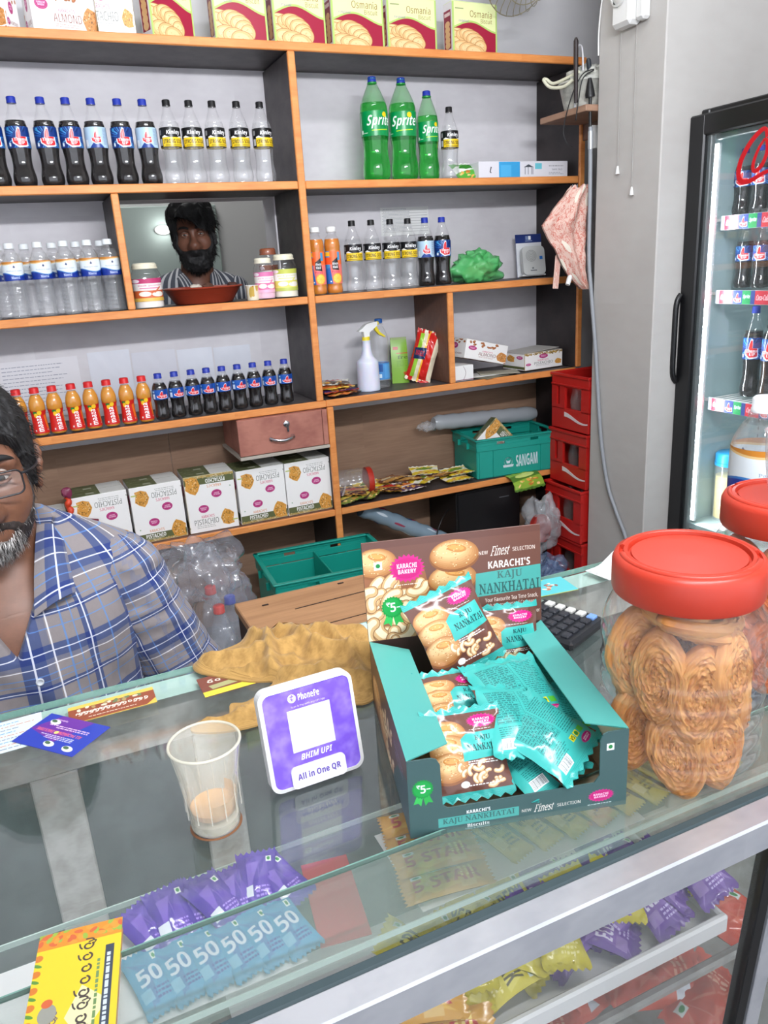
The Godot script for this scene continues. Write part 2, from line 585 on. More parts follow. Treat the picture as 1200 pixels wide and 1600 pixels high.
func setting() -> void:
	var g := Geo.new()
	slab(g, Vector3(-3, -0.1, -3.2), Vector3(3.4, 0, 3.3), 0.0)
	struct("floor", g, M.floor, "grey worn floor of the shop behind the counter")
	g = Geo.new()
	slab(g, Vector3(-3, CEIL, -3.2), Vector3(3.4, CEIL + 0.15, 3.3), 0.0)
	struct("ceiling", g, M.ceiling, "plain white shop ceiling above the shelves")
	# back wall with the hatch
	g = Geo.new()
	slab(g, Vector3(-3, 0, -0.45), Vector3(0.338, CEIL, -0.31))
	slab(g, Vector3(0.338, 0, -0.45), Vector3(0.942, H3 - 0.03, -0.31))
	slab(g, Vector3(0.338, 1.712, -0.45), Vector3(0.942, CEIL, -0.31))
	slab(g, Vector3(0.942, 0, -0.45), Vector3(3.4, CEIL, -0.31))
	struct("wall_back", g, M.wall, "pale grey painted wall behind the wooden shelves")
	g = Geo.new()
	slab(g, Vector3(-3.12, 0, -3.2), Vector3(-3, CEIL, 3.3))
	struct("wall_left", g, M.wall, "plain left wall of the shop outside the picture")
	g = Geo.new()
	slab(g, Vector3(2.85, 0, -0.31), Vector3(2.97, CEIL, 3.3))
	struct("wall_right", g, M.pillar, "off-white wall behind the lit drinks fridge")
	g = Geo.new()
	slab(g, Vector3(2.02, 0, 0.27), Vector3(2.85, CEIL, 0.6), 0.004)
	struct("wall_pillar", g, M.pillar, "off-white plastered pillar between the shelves and the drinks fridge")
	# the room behind the hatch
	g = Geo.new()
	slab(g, Vector3(-3, 0, -2.1), Vector3(3.4, CEIL, -2.0))
	slab(g, Vector3(3.3, 0, -2.0), Vector3(3.4, CEIL, -0.45))
	struct("wall_room_behind", g, M.ceiling, "white wall of the room behind the hatch")
	g = Geo.new()
	slab(g, Vector3(0.1, 0.9, -2.0), Vector3(1.105, 1.822, -1.975), 0.004)
	var gp := sm(rgb(190, 206, 200), 0.22)
	tag(obj("wall_board", g, gp), "pale green glossy board on the white wall behind the bearded man", "board")
	var lamp := thing("wall_lamp", "small oval lamp glowing on the pale green board beside the bearded man's head", "lamp", Vector3(0.79, 1.695, -1.965))  # emissive oval put in for a lamp reflection on the glossy board
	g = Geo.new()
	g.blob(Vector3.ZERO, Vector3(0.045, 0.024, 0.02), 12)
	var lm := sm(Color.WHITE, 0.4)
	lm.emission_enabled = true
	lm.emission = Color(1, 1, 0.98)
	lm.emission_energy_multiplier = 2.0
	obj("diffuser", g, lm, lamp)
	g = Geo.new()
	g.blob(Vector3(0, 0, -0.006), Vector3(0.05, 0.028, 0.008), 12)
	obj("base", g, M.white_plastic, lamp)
	var lo := OmniLight3D.new()  # added light that goes with the glowing oval
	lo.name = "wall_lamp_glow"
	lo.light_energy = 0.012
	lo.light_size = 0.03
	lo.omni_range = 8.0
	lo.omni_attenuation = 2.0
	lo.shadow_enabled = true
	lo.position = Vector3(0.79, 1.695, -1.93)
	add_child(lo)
	g = Geo.new()
	slab(g, Vector3(-9, -0.1, 3.3), Vector3(9, -0.02, 7.5))
	struct("street_pavement", g, sm(rgb(168, 168, 170), 0.9), "pale pavement outside the shop, behind the camera")
	# the house across the street and the lintel over the open shop front
	g = Geo.new()
	slab(g, Vector3(-9, 0, 7.5), Vector3(9, 6.5, 7.9))
	struct("wall_across_street", g, sm(rgb(224, 225, 228), 0.9), "plain white wall of the house across the street, behind the camera")
	g = Geo.new()
	slab(g, Vector3(-3, 2.75, 3.18), Vector3(3.4, CEIL, 3.3))
	struct("wall_lintel", g, M.ceiling, "white lintel above the open shop front")
	# unseen ceiling panel added to light that room
	var pl := thing("ceiling_panel_lamp", "square ceiling lamp of the room behind the hatch", "lamp", Vector3(0.4, CEIL - 0.02, -1.5))
	g = Geo.new()
	slab(g, Vector3(-0.3, -0.01, -0.3), Vector3(0.3, 0.018, 0.3), 0.004)
	var pm := sm(Color.WHITE, 0.4)
	pm.emission_enabled = true
	pm.emission = Color(1, 1, 1)
	pm.emission_energy_multiplier = 3.0
	obj("diffuser", g, pm, pl)
	var al := AreaLight3D.new()
	al.name = "ceiling_panel_lamp_glow"
	al.area_size = Vector2(0.58, 0.58)
	al.light_energy = 1.3
	al.area_range = 10.0
	al.area_attenuation = 2.0
	al.shadow_enabled = true
	al.position = Vector3(0.4, CEIL - 0.04, -1.5)
	al.rotation_degrees = Vector3(-90, 0, 0)
	add_child(al)

func strip_part(parent: Node, a: Vector3, b: Vector3) -> void:
	var g := Geo.new()
	slab(g, a, b, 0.003)
	obj("edge_strip", g, M.orange_wood, parent)

func shelf_board(unit: Node, x0: float, x1: float, y: float, m: Material) -> void:
	var g := Geo.new()
	slab(g, Vector3(x0, y - 0.022, -DEP), Vector3(x1, y, -0.012), 0.001)
	var o := obj("shelf_board", g, m, unit)
	strip_part(o, Vector3(x0, y - 0.026, -0.012), Vector3(x1, y + 0.001, 0.0))

func upright(unit: Node, x0: float, x1: float, y0: float, y1: float, m: Material, strip := true) -> void:
	var g := Geo.new()
	slab(g, Vector3(x0 + 0.002, y0, -DEP), Vector3(x1 - 0.002, y1, -0.012), 0.001)
	var o := obj("upright", g, m, unit)
	if strip: strip_part(o, Vector3(x0, y0, -0.012), Vector3(x1, y1, 0.002))

func shelf_unit() -> void:
	var u := thing("wall_shelf", "tall wooden wall shelf with orange edge strips behind the shopkeeper", "shelf")
	var g := Geo.new()
	slab(g, Vector3(-0.95, H4 - 0.1, -0.31), Vector3(0.335, H1, -DEP))
	slab(g, Vector3(0.335, H4 - 0.1, -0.31), Vector3(0.942, H3 - 0.012, -DEP))
	slab(g, Vector3(0.335, 1.712, -0.31), Vector3(0.942, H1, -DEP))
	slab(g, Vector3(0.942, H4 - 0.1, -0.31), Vector3(2.18, H1, -DEP))
	obj("back_panel", g, M.board, u)
	g = Geo.new()
	slab(g, Vector3(-0.95, 0, -0.31), Vector3(0.42, H4 - 0.1, -DEP), 0.001)
	slab(g, Vector3(0.421, 0, -0.31), Vector3(2.18, H4 - 0.1, -DEP), 0.001)
	obj("plywood_back", g, M.ply, u)
	shelf_board(u, -0.95, 2.181, H1, M.laminate)
	shelf_board(u, -0.95, 0.945, H2, M.laminate)
	shelf_board(u, 0.973, 2.15, H2, M.laminate)
	shelf_board(u, -0.95, 0.945, H3, M.laminate)
	shelf_board(u, 0.973, 2.155, H3, M.laminate)
	shelf_board(u, -0.95, 0.982, H4, M.laminate)
	shelf_board(u, 0.982, 2.155, H4, M.laminate)
	shelf_board(u, -0.95, 0.982, H5, M.laminate_brown)
	shelf_board(u, 1.01, 2.155, H5, M.laminate)
	upright(u, 0.946, 0.972, H4 + 0.001, H1 - 0.027, M.laminate)
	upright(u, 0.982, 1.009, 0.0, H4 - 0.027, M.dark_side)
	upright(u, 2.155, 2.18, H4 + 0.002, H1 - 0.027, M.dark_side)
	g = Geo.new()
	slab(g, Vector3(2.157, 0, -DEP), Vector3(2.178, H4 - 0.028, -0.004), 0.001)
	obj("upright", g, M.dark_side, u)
	upright(u, 0.312, 0.336, H3 + 0.002, H2 - 0.027, M.laminate)
	upright(u, 1.524, 1.549, H4 + 0.002, H3 - 0.027, M.laminate_brown)
	upright(u, -0.95, -0.926, 0.0, H1 - 0.027, M.laminate)

func counter() -> void:
	var x0 := -0.95
	var x1 := 1.7
	var u := thing("glass_counter", "glass display counter with aluminium frame across the shop front", "counter")
	var g := Geo.new()
	slab(g, Vector3(x0, TOP - 0.008, 1.815), Vector3(x1, TOP, 2.341), 0.0)
	var o := obj("glass_top", g, M.glass, u)
	g = Geo.new()
	slab(g, Vector3(x0, TOP - 0.0085, 1.8135), Vector3(x1, TOP - 0.0003, 1.8152), 0.0)
	obj("ground_edge", g, M.glass_edge, o)
	g = Geo.new()
	slab(g, Vector3(x0, TOP - 0.012, 2.3415), Vector3(x1, TOP - 0.001, 2.352), 0.002)
	obj("rubber_seal", g, M.rubber, u)
	g = Geo.new()
	slab(g, Vector3(x0, TOP - 0.033, 2.3525), Vector3(x1, TOP, 2.379), 0.002)
	obj("front_rail", g, M.alu, u)
	# back frame: rail, sill and stiles round dark panels
	g = Geo.new()
	slab(g, Vector3(x0, 0.868, 1.83), Vector3(x1, TOP - 0.0095, 1.852), 0.002)
	obj("back_rail", g, M.alu_old, u)
	g = Geo.new()
	slab(g, Vector3(x0, 0.0, 1.83), Vector3(x1, 0.42, 1.852), 0.002)
	obj("back_sill", g, M.alu_old, u)
	for sx in [-0.55, -0.1, 0.1, 0.55, 0.95, 1.35]:
		g = Geo.new()
		slab(g, Vector3(sx, 0.42, 1.833), Vector3(sx + 0.055, 0.868, 1.853), 0.002)
		obj("stile", g, M.alu_old, u)
	var xs := [-0.95, -0.55, -0.1, 0.1, 0.55, 0.95, 1.35, 1.7]
	for i in xs.size() - 1:
		g = Geo.new()
		slab(g, Vector3(xs[i] + (0.055 if i > 0 else 0.0), 0.42, 1.836), Vector3(xs[i + 1], 0.868, 1.842), 0.0)
		obj("door_panel", g, M.dark_panel, u)
	# inner glass shelf, tray deck, floor of the case
	g = Geo.new()
	slab(g, Vector3(x0, 0.832, 2.07), Vector3(x1, 0.838, 2.23))
	o = obj("inner_shelf", g, M.glass, u)
	g = Geo.new()
	slab(g, Vector3(x0, 0.8318, 2.0685), Vector3(x1, 0.8382, 2.07))
	slab(g, Vector3(x0, 0.8318, 2.23), Vector3(x1, 0.8382, 2.2315))
	obj("ground_edge", g, sm(rgb(205, 225, 215), 0.2), o)
	g = Geo.new()
	slab(g, Vector3(x0, 0.40, 1.853), Vector3(x1, 0.42, 2.30), 0.002)
	obj("case_floor", g, M.alu_old, u)
	# sloping front glass
	g = Geo.new()
	var f0 := Vector3(x0, TOP - 0.033, 2.366)
	var f1 := Vector3(x0, 0.42, 2.33)
	for q in [Vector3(0, 0, 0.003), Vector3(0, 0, -0.003)]:
		g.flat([f0 + q, f1 + q, f1 + q + Vector3(x1 - x0, 0, 0), f0 + q + Vector3(x1 - x0, 0, 0)], [], q)
	obj("front_glass", g, pane(0.05, rgb(215, 225, 222), 0.03), u)
	g = Geo.new()
	slab(g, Vector3(x0, 0.0, 2.30), Vector3(x1, 0.42, 2.345), 0.003)
	obj("front_base", g, M.alu, u)
	for px in [0.545, 1.3]:
		g = Geo.new()
		g.x = Transform3D(Basis.from_euler(Vector3(deg_to_rad(4.2), 0, 0)), Vector3(px, 0.667, 2.351))
		g.box(Vector3.ZERO, Vector3(0.014, 0.49, 0.014), 0.001)
		obj("front_post", g, M.black_plastic, u)
		g = Geo.new()
		g.x = Transform3D(Basis.from_euler(Vector3(deg_to_rad(4.2), 0, 0)), Vector3(px + 0.02, 0.667, 2.351))
		g.box(Vector3.ZERO, Vector3(0.02, 0.49, 0.016), 0.001)
		obj("post_cover", g, M.alu, u)
	for e in [x0, x1]:
		g = Geo.new()
		slab(g, Vector3(e - 0.012, 0, 1.815), Vector3(e + 0.012, TOP - 0.009, 2.34), 0.002)
		obj("end_panel", g, M.alu_old, u)
	# second, dusty strip of glass lying along the front
	g = Geo.new()
	slab(g, Vector3(x0, TOP + 0.0003, 2.255), Vector3(x1, TOP + 0.0053, 2.341), 0.0)
	o = obj("front_glass_strip", g, M.dusty_glass, u)
	g = Geo.new()
	slab(g, Vector3(x0, TOP + 0.0003, 2.2535), Vector3(x1, TOP + 0.0053, 2.255), 0.0)
	obj("ground_edge", g, M.glass_edge, o)

# a smooth profile through (radius, height) pairs
func soft(pts: Array, per := 3) -> Array:
	return line_pts(pts, per)

func scaled(pts: Array, s: float) -> Array:
	var o := []
	for q in pts: o.append(q * s)
	return o

# the outside up to a height, drawn in a little and closed on top
func fill_of(pr: Array, top: float, inset: float) -> Array:
	var o := [Vector2(0, pr[0].y + inset)]
	for q in pr:
		if q.y > top: break
		if q.x > inset: o.append(Vector2(q.x - inset, maxf(q.y, pr[0].y + inset)))
	var last: Vector2 = o[-1]
	o.append(Vector2(last.x, top))
	o.append(Vector2(0, top))
	return o

func radius_at(pr: Array, y: float) -> float:
	for i in range(1, pr.size()):
		if pr[i].y >= y and pr[i].y > pr[i - 1].y:
			return lerpf(pr[i - 1].x, pr[i].x, (y - pr[i - 1].y) / (pr[i].y - pr[i - 1].y))
	return pr[-1].x

func cap_shape(r: float, y0: float, y1: float, ridges := 24) -> Geo:
	var g := Geo.new()
	g.lathe([Vector2(0, y0), Vector2(r, y0), Vector2(r, y0 + (y1 - y0) * 0.22), Vector2(r * 0.96, y0 + (y1 - y0) * 0.25), Vector2(r * 0.96, y1 - r * 0.15), Vector2(r * 0.82, y1), Vector2(0, y1)], ridges)
	return g

# spec: pr, h (scale), fill_top, fill, shell, cap_r, cap_y, cap, label [[y0, y1, material]...], solid
func bottle(called: String, label: String, category: String, group: String, sp: Dictionary) -> Node3D:
	var o := thing(called, label, category, Vector3.ZERO, 0.0, group)
	var h: float = sp.h
	var pr := soft(scaled(sp.pr, h), 3)
	for i in pr.size(): pr[i] = Vector2(pr[i].x * sp.get("slim", 1.0), pr[i].y)
	var g := Geo.new()
	g.lathe(pr, 28)
	obj("bottle_shell", g, sp.shell, o)
	if sp.has("fill"):
		g = Geo.new()
		g.lathe(fill_of(pr, sp.fill_top * h, 0.0014), 28)
		obj("drink", g, sp.fill, o)
	for l in sp.get("label", []):
		g = Geo.new()
		var band := []
		for k in 9:
			var y: float = lerpf(l[0], l[1], k / 8.0) * h
			band.append(Vector2(radius_at(pr, y) + 0.0005, y))
		g.lathe(band, 32, Vector3.ZERO, 0.0, 1.0, l[3], l[3] + TAU)
		obj("label", g, l[2], o)
	var cy: float = sp.cap_y * h
	obj("cap", cap_shape(sp.cap_r * h, cy, sp.get("top", 1.0) * h), sp.cap, o)
	g = Geo.new()
	g.lathe([Vector2(sp.cap_r * h * 0.8, cy - 0.006), Vector2(sp.cap_r * h * 1.12, cy - 0.005), Vector2(sp.cap_r * h * 1.12, cy - 0.002), Vector2(sp.cap_r * h * 0.8, cy - 0.001)], 20)
	obj("neck_ring", g, sp.get("ring", sp.shell), o)
	return o

func thumb_mark(c: Canvas, x: float, y: float, s: float) -> void:
	var shape := [Vector2(-0.5, 0.0), Vector2(-0.22, -0.02), Vector2(-0.16, -0.34), Vector2(-0.02, -0.62), Vector2(0.1, -0.56), Vector2(0.12, -0.3), Vector2(0.1, -0.1), Vector2(0.52, -0.08), Vector2(0.56, 0.4), Vector2(0.4, 0.46), Vector2(-0.1, 0.5), Vector2(-0.48, 0.26)]
	var a := []
	var b := []
	for q in shape:
		a.append(Vector2(x, y) + q * s * 1.16 + Vector2(0, 0.01 * s))
		b.append(Vector2(x, y) + q * s)
	c.poly(a, Color(0.93, 0.95, 1))
	c.poly(b, rgb(214, 38, 46))
	c.text("Thums", x - 0.42 * s, y - 0.03 * s, 0.92 * s, 0.2 * s, Color.WHITE, "Droid Serif Bold", 0.1)
	c.text("UP", x - 0.16 * s, y + 0.2 * s, 0.5 * s, 0.18 * s, Color.WHITE, "Droid Serif Bold", 0.1)

func label_thums() -> StandardMaterial3D:
	var c := Canvas.new(640, 160, rgb(18, 52, 122))
	var r := rng(41)
	for k in 46:
		var a := r.randf_range(0, TAU)
		var d := Vector2(cos(a), sin(a))
		c.line([Vector2(320, 80) + d * 55, Vector2(320, 80) + d * r.randf_range(80, 190)], r.randf_range(2, 9), [rgb(46, 116, 190), rgb(86, 160, 214), rgb(10, 34, 92)][k % 3])
	thumb_mark(c, 322, 88, 118)
	c.rect(216, 8, 26, 24, rgb(60, 150, 200))
	c.rect(216, 122, 22, 26, Color(0.9, 0.93, 0.95))
	# the pale side
	c.rect(0, 0, 130, 160, rgb(178, 205, 226))
	c.rect(510, 0, 130, 160, rgb(178, 205, 226))
	c.poly([Vector2(0, 160), Vector2(0, 96), Vector2(70, 160)], rgb(22, 60, 140))
	c.poly([Vector2(640, 160), Vector2(640, 96), Vector2(570, 160)], rgb(22, 60, 140))
	c.small_print(70, 14, 54, 14, 9, rgb(70, 90, 130), r)
	c.rect(524, 96, 34, 52, Color(0.92, 0.94, 0.95))
	thumb_mark(c, 640, 84, 80)
	thumb_mark(c, 0, 84, 80)
	return printed(c.tex(), 0.3)

func label_small_thums() -> StandardMaterial3D:
	var c := Canvas.new(512, 160, rgb(24, 84, 172))
	var r := rng(42)
	for k in 30:
		c.rect(r.randf_range(0, 512), 0, r.randf_range(4, 20), 160, rgb(20, 62, 140))
	thumb_mark(c, 256, 92, 98)
	thumb_mark(c, 20, 92, 98)
	c.rect(150, 20, 26, 30, rgb(150, 200, 235))
	c.rect(148, 70, 32, 78, Color(0.85, 0.9, 0.95))
	return printed(c.tex(), 0.3)

func label_soda() -> StandardMaterial3D:
	var c := Canvas.new(512, 160, rgb(20, 20, 22))
	for s in [0, 256]:
		c.poly([Vector2(s + 36, 74), Vector2(s + 60, 64), Vector2(s + 100, 84), Vector2(s + 140, 90), Vector2(s + 180, 74), Vector2(s + 226, 66), Vector2(s + 226, 90), Vector2(s + 36, 90)], Color(0.93, 0.93, 0.9))
		c.rect(s + 36, 82, 190, 74, rgb(238, 200, 34))
		c.text("Kinley", s + 74, 22, 112, 46, Color.WHITE, "Droid Sans Bold", 0.15)
		c.text("STRONG SODA", s + 46, 98, 170, 34, rgb(24, 24, 24))
		c.rect(s + 60, 142, 140, 5, rgb(90, 76, 20))
	c.rect(4, 20, 24, 40, rgb(150, 150, 150))
	c.rect(2, 90, 28, 56, rgb(200, 200, 200))
	return printed(c.tex(), 0.3)

func label_sprite() -> StandardMaterial3D:
	var c := Canvas.new(640, 200, rgb(0, 140, 72))
	for s in [0, 320]:
		c.text("Sprite", s + 66, 30, 200, 112, Color(0.95, 0.97, 0.95), "Droid Sans Bold", 0.22)
		c.ell(s + 214, 30, 19, 22, rgb(255, 205, 20))
		c.line([Vector2(s + 110, 158), Vector2(s + 240, 150)], 8, rgb(180, 215, 40))
		c.rect(s + 18, 150, 20, 30, rgb(225, 240, 225))
		c.rect(s + 42, 172, 36, 5, rgb(200, 230, 205))
	c.rect(10, 8, 6, 184, rgb(210, 235, 215))
	return printed(c.tex(), 0.3)

func label_water() -> StandardMaterial3D:
	var c := Canvas.new(512, 160, rgb(224, 232, 236))
	var r := rng(43)
	for x in range(0, 512, 4):
		var y := 12.0 + 7.0 * sin(x * TAU / 256.0)
		c.rect(x, 0, 4, y + 8, rgb(226, 190, 130))
		c.rect(x, 0, 4, y, rgb(198, 128, 46))
		var b := 112.0 - 14.0 * sin(x * TAU / 256.0 + 0.9)
		c.rect(x, b - 8, 4, 20, rgb(50, 120, 190))
		c.rect(x, b, 4, 160 - b, rgb(24, 52, 146))
	for s in [0, 256]:
		c.poly([Vector2(s + 128, 30), Vector2(s + 138, 48), Vector2(s + 128, 56), Vector2(s + 118, 48)], rgb(60, 70, 110))
		c.text("Packaged water", s + 66, 72, 124, 14, rgb(120, 140, 170), "Droid Serif")
		c.text("Mineral", s + 96, 124, 66, 22, Color(0.85, 0.9, 0.98), "Droid Serif Bold")
	return printed(c.tex(), 0.3)

func label_orange() -> StandardMaterial3D:
	var c := Canvas.new(512, 320, rgb(240, 110, 50))
	for s in [0, 256]:
		c.rect(s, 0, 70, 320, rgb(60, 150, 205))
		c.rect(s + 70, 130, 186, 190, rgb(238, 120, 110))
		c.rect(s, 60, 90, 70, rgb(238, 90, 40))
		c.poly([Vector2(s, 180), Vector2(s + 70, 160), Vector2(s + 90, 320), Vector2(s, 320)], rgb(40, 110, 190))
		c.rect(s + 10, 8, 60, 40, rgb(245, 190, 40))
		c.poly([Vector2(s + 92, 104), Vector2(s + 150, 60), Vector2(s + 160, 190), Vector2(s + 92, 178)], rgb(26, 22, 24))
		c.rect(s + 150, 10, 30, 80, rgb(70, 150, 200))
		c.text("Minute", s + 96, 108, 58, 26, Color.WHITE)
		c.text("Maid", s + 100, 140, 46, 28, Color.WHITE)
		c.text("Pulpy", s + 84, 190, 80, 26, rgb(214, 40, 90), "Droid Sans Bold", 0.2)
		c.ell(s + 140, 268, 50, 50, rgb(250, 170, 30))
		c.ell(s + 140, 268, 42, 42, rgb(252, 205, 90))
		for k in 8:
			c.line([Vector2(s + 140, 268), Vector2(s + 140, 268) + Vector2.from_angle(k * TAU / 8) * 42], 3, rgb(250, 180, 50))
		c.rect(s + 62, 290, 14, 14, Color.WHITE)
	return printed(c.tex(), 0.3)

func label_mango() -> StandardMaterial3D:
	var c := Canvas.new(512, 256, rgb(206, 34, 28))
	for s in [0, 256]:
		c.poly([Vector2(s + 180, 60), Vector2(s + 226, 40), Vector2(s + 236, 220), Vector2(s + 196, 200)], rgb(232, 120, 40))
		c.ell(s + 92, 26, 30, 20, rgb(40, 130, 60), 0.3)
		c.ell(s + 134, 24, 26, 26, rgb(250, 205, 50))
		c.ell(s + 92, 52, 22, 26, rgb(248, 196, 40))
		c.xf = Transform2D(-PI / 2 - 0.06, Vector2(s + 104, 236))
		c.text("maaza", 0, 0, 178, 52, Color.WHITE, "Droid Sans Bold", 0.0)
		c.xf = Transform2D()
		c.rect(s + 60, 214, 16, 20, rgb(235, 220, 220))
		c.rect(s + 196, 214, 18, 16, rgb(225, 180, 170))
	return printed(c.tex(), 0.3)

var proto := {}

func bottles() -> void:
	var blue := sm(rgb(34, 54, 158), 0.4)
	var black := sm(rgb(24, 24, 26), 0.4)
	var white := sm(rgb(236, 236, 234), 0.4)
	var red := sm(rgb(206, 34, 36), 0.4)
	var cola := sm(rgb(17, 9, 8), 0.05)
	var shell := pane(0.012, rgb(235, 240, 242), 0.02)
	M.cola = cola
	M.shell = shell
	M.blue_cap = blue
	M.thums = label_thums()
	M.small_thums = label_small_thums()
	M.water_label = label_water()
	var soda_label := label_soda()
	var sprite_label := label_sprite()
	var contour := [Vector2(0, 0.004), Vector2(0.10, 0.0), Vector2(0.134, 0.014), Vector2(0.151, 0.075), Vector2(0.148, 0.13), Vector2(0.134, 0.2), Vector2(0.127, 0.27), Vector2(0.131, 0.36), Vector2(0.141, 0.43), Vector2(0.142, 0.54), Vector2(0.141, 0.65), Vector2(0.133, 0.70), Vector2(0.112, 0.765), Vector2(0.088, 0.82), Vector2(0.068, 0.87), Vector2(0.054, 0.92), Vector2(0.05, 0.95), Vector2(0.05, 0.985), Vector2(0, 0.985)]
	proto.cola = bottle("cola_bottle", "", "bottle", "", {"pr": contour, "h": 0.256, "shell": shell, "fill": cola, "fill_top": 0.735, "cap_r": 0.055, "cap_y": 0.925, "cap": blue, "slim": 0.93, "label": [[0.43, 0.665, M.thums, -PI]]})
	proto.soda = bottle("soda_bottle", "", "bottle", "", {"pr": contour, "h": 0.256, "shell": shell, "fill": M.water, "fill_top": 0.745, "cap_r": 0.052, "cap_y": 0.925, "cap": black, "slim": 0.93, "label": [[0.44, 0.67, soda_label, -PI / 2]]})
	var lemon_pr := [Vector2(0, 0.004), Vector2(0.10, 0.0), Vector2(0.13, 0.012), Vector2(0.146, 0.06), Vector2(0.148, 0.14), Vector2(0.14, 0.21), Vector2(0.133, 0.27), Vector2(0.135, 0.36), Vector2(0.144, 0.43), Vector2(0.146, 0.55), Vector2(0.146, 0.67), Vector2(0.14, 0.73), Vector2(0.118, 0.79), Vector2(0.088, 0.855), Vector2(0.06, 0.91), Vector2(0.045, 0.945), Vector2(0.042, 0.96), Vector2(0.042, 0.99), Vector2(0, 0.99)]
	var green_pet := clear_solid(Color(0.16, 0.78, 0.25), 0.033)
	var green_drink := clear_solid(Color(0.42, 0.90, 0.46), 0.033)
	proto.lemon = bottle("lemon_soda_bottle", "", "bottle", "", {"pr": lemon_pr, "h": 0.348, "shell": pane(0.3, rgb(30, 165, 60), 0.05), "fill": green_drink, "fill_top": 0.75, "cap_r": 0.046, "cap_y": 0.95, "cap": blue, "label": [[0.43, 0.665, sprite_label, -PI / 2]], "ring": sm(rgb(30, 140, 60), 0.3)})
	var thin_pr := [Vector2(0, 0.004), Vector2(0.09, 0.0), Vector2(0.118, 0.012), Vector2(0.13, 0.06), Vector2(0.132, 0.14), Vector2(0.126, 0.21), Vector2(0.12, 0.27), Vector2(0.122, 0.36), Vector2(0.129, 0.43), Vector2(0.13, 0.55), Vector2(0.13, 0.66), Vector2(0.125, 0.71), Vector2(0.105, 0.78), Vector2(0.08, 0.85), Vector2(0.056, 0.91), Vector2(0.045, 0.945), Vector2(0.042, 0.96), Vector2(0.042, 0.99), Vector2(0, 0.99)]
	proto.lemon2 = bottle("lemon_soda_bottle", "", "bottle", "", {"pr": thin_pr, "h": 0.308, "shell": pane(0.3, rgb(30, 165, 60), 0.05), "fill": green_drink, "fill_top": 0.72, "cap_r": 0.05, "cap_y": 0.945, "cap": blue, "label": [[0.43, 0.65, sprite_label, -PI / 2]], "ring": sm(rgb(30, 140, 60), 0.3)})
	var water_pr := [Vector2(0, 0.006), Vector2(0.11, 0.0), Vector2(0.138, 0.02)]
	for k in 7:
		water_pr.append(Vector2(0.146, 0.06 + k * 0.055))
		water_pr.append(Vector2(0.137, 0.085 + k * 0.055))
	for q in [Vector2(0.15, 0.46), Vector2(0.152, 0.54), Vector2(0.152, 0.73), Vector2(0.143, 0.79), Vector2(0.115, 0.85), Vector2(0.083, 0.895), Vector2(0.062, 0.915), Vector2(0.058, 0.93), Vector2(0.058, 0.985), Vector2(0, 0.985)]: water_pr.append(q)
	var milky := sm(rgb(226, 230, 232), 0.35)
	proto.water = bottle("water_bottle", "", "bottle", "", {"pr": water_pr, "h": 0.229, "shell": shell, "fill": M.water, "fill_top": 0.87, "cap_r": 0.068, "cap_y": 0.925, "cap": milky, "label": [[0.505, 0.755, M.water_label, -PI / 2]], "slim": 0.9})
	var orange_pr := [Vector2(0, 0.004), Vector2(0.10, 0.0), Vector2(0.13, 0.015), Vector2(0.14, 0.07), Vector2(0.134, 0.12), Vector2(0.136, 0.16), Vector2(0.138, 0.35), Vector2(0.134, 0.6), Vector2(0.132, 0.66), Vector2(0.137, 0.71), Vector2(0.133, 0.77), Vector2(0.115, 0.83), Vector2(0.085, 0.875), Vector2(0.07, 0.895), Vector2(0.068, 0.98), Vector2(0, 0.98)]
	var juice := sm(rgb(206, 124, 34), 0.25)
	juice.subsurf_scatter_enabled = true
	juice.subsurf_scatter_strength = 0.2
	proto.orange = bottle("orange_drink_bottle", "", "bottle", "", {"pr": orange_pr, "h": 0.238, "shell": shell, "fill": juice, "fill_top": 0.82, "cap_r": 0.078, "cap_y": 0.925, "cap": white, "label": [[0.155, 0.64, label_orange(), -PI / 2]], "slim": 0.93})
	var mango_pr := [Vector2(0, 0.006), Vector2(0.12, 0.0), Vector2(0.16, 0.02), Vector2(0.168, 0.07), Vector2(0.16, 0.12), Vector2(0.15, 0.25), Vector2(0.145, 0.4), Vector2(0.147, 0.47), Vector2(0.162, 0.52), Vector2(0.172, 0.59), Vector2(0.166, 0.68), Vector2(0.14, 0.77), Vector2(0.105, 0.835), Vector2(0.088, 0.865), Vector2(0.085, 0.97), Vector2(0, 0.97)]
	var mango := sm(rgb(214, 146, 46), 0.25)
	mango.subsurf_scatter_enabled = true
	mango.subsurf_scatter_strength = 0.2
	proto.mango = bottle("mango_drink_bottle", "", "bottle", "", {"pr": mango_pr, "h": 0.161, "shell": shell, "fill": mango, "fill_top": 0.85, "cap_r": 0.098, "cap_y": 0.885, "cap": red, "label": [[0.06, 0.53, label_mango(), -PI / 2]], "slim": 0.96})
	var little_pr := [Vector2(0, 0.006), Vector2(0.12, 0.0), Vector2(0.155, 0.02), Vector2(0.168, 0.09), Vector2(0.165, 0.16), Vector2(0.152, 0.25), Vector2(0.148, 0.33), Vector2(0.155, 0.41), Vector2(0.164, 0.47), Vector2(0.165, 0.62), Vector2(0.158, 0.7), Vector2(0.135, 0.77), Vector2(0.10, 0.83), Vector2(0.082, 0.875), Vector2(0.078, 0.9), Vector2(0.078, 0.98), Vector2(0, 0.98)]
	proto.little = bottle("small_cola_bottle", "", "bottle", "", {"pr": little_pr, "h": 0.164, "shell": shell, "fill": cola, "fill_top": 0.80, "cap_r": 0.086, "cap_y": 0.895, "cap": blue, "label": [[0.455, 0.665, M.small_thums, -PI]]})
	var first := {}
	var r := rng(5)
	# rows: prototype, shelf height, z, group, [x, turn, label] ...
	var order := ["first", "second", "third", "fourth", "fifth", "sixth", "seventh", "eighth", "ninth"]
	var rows := []
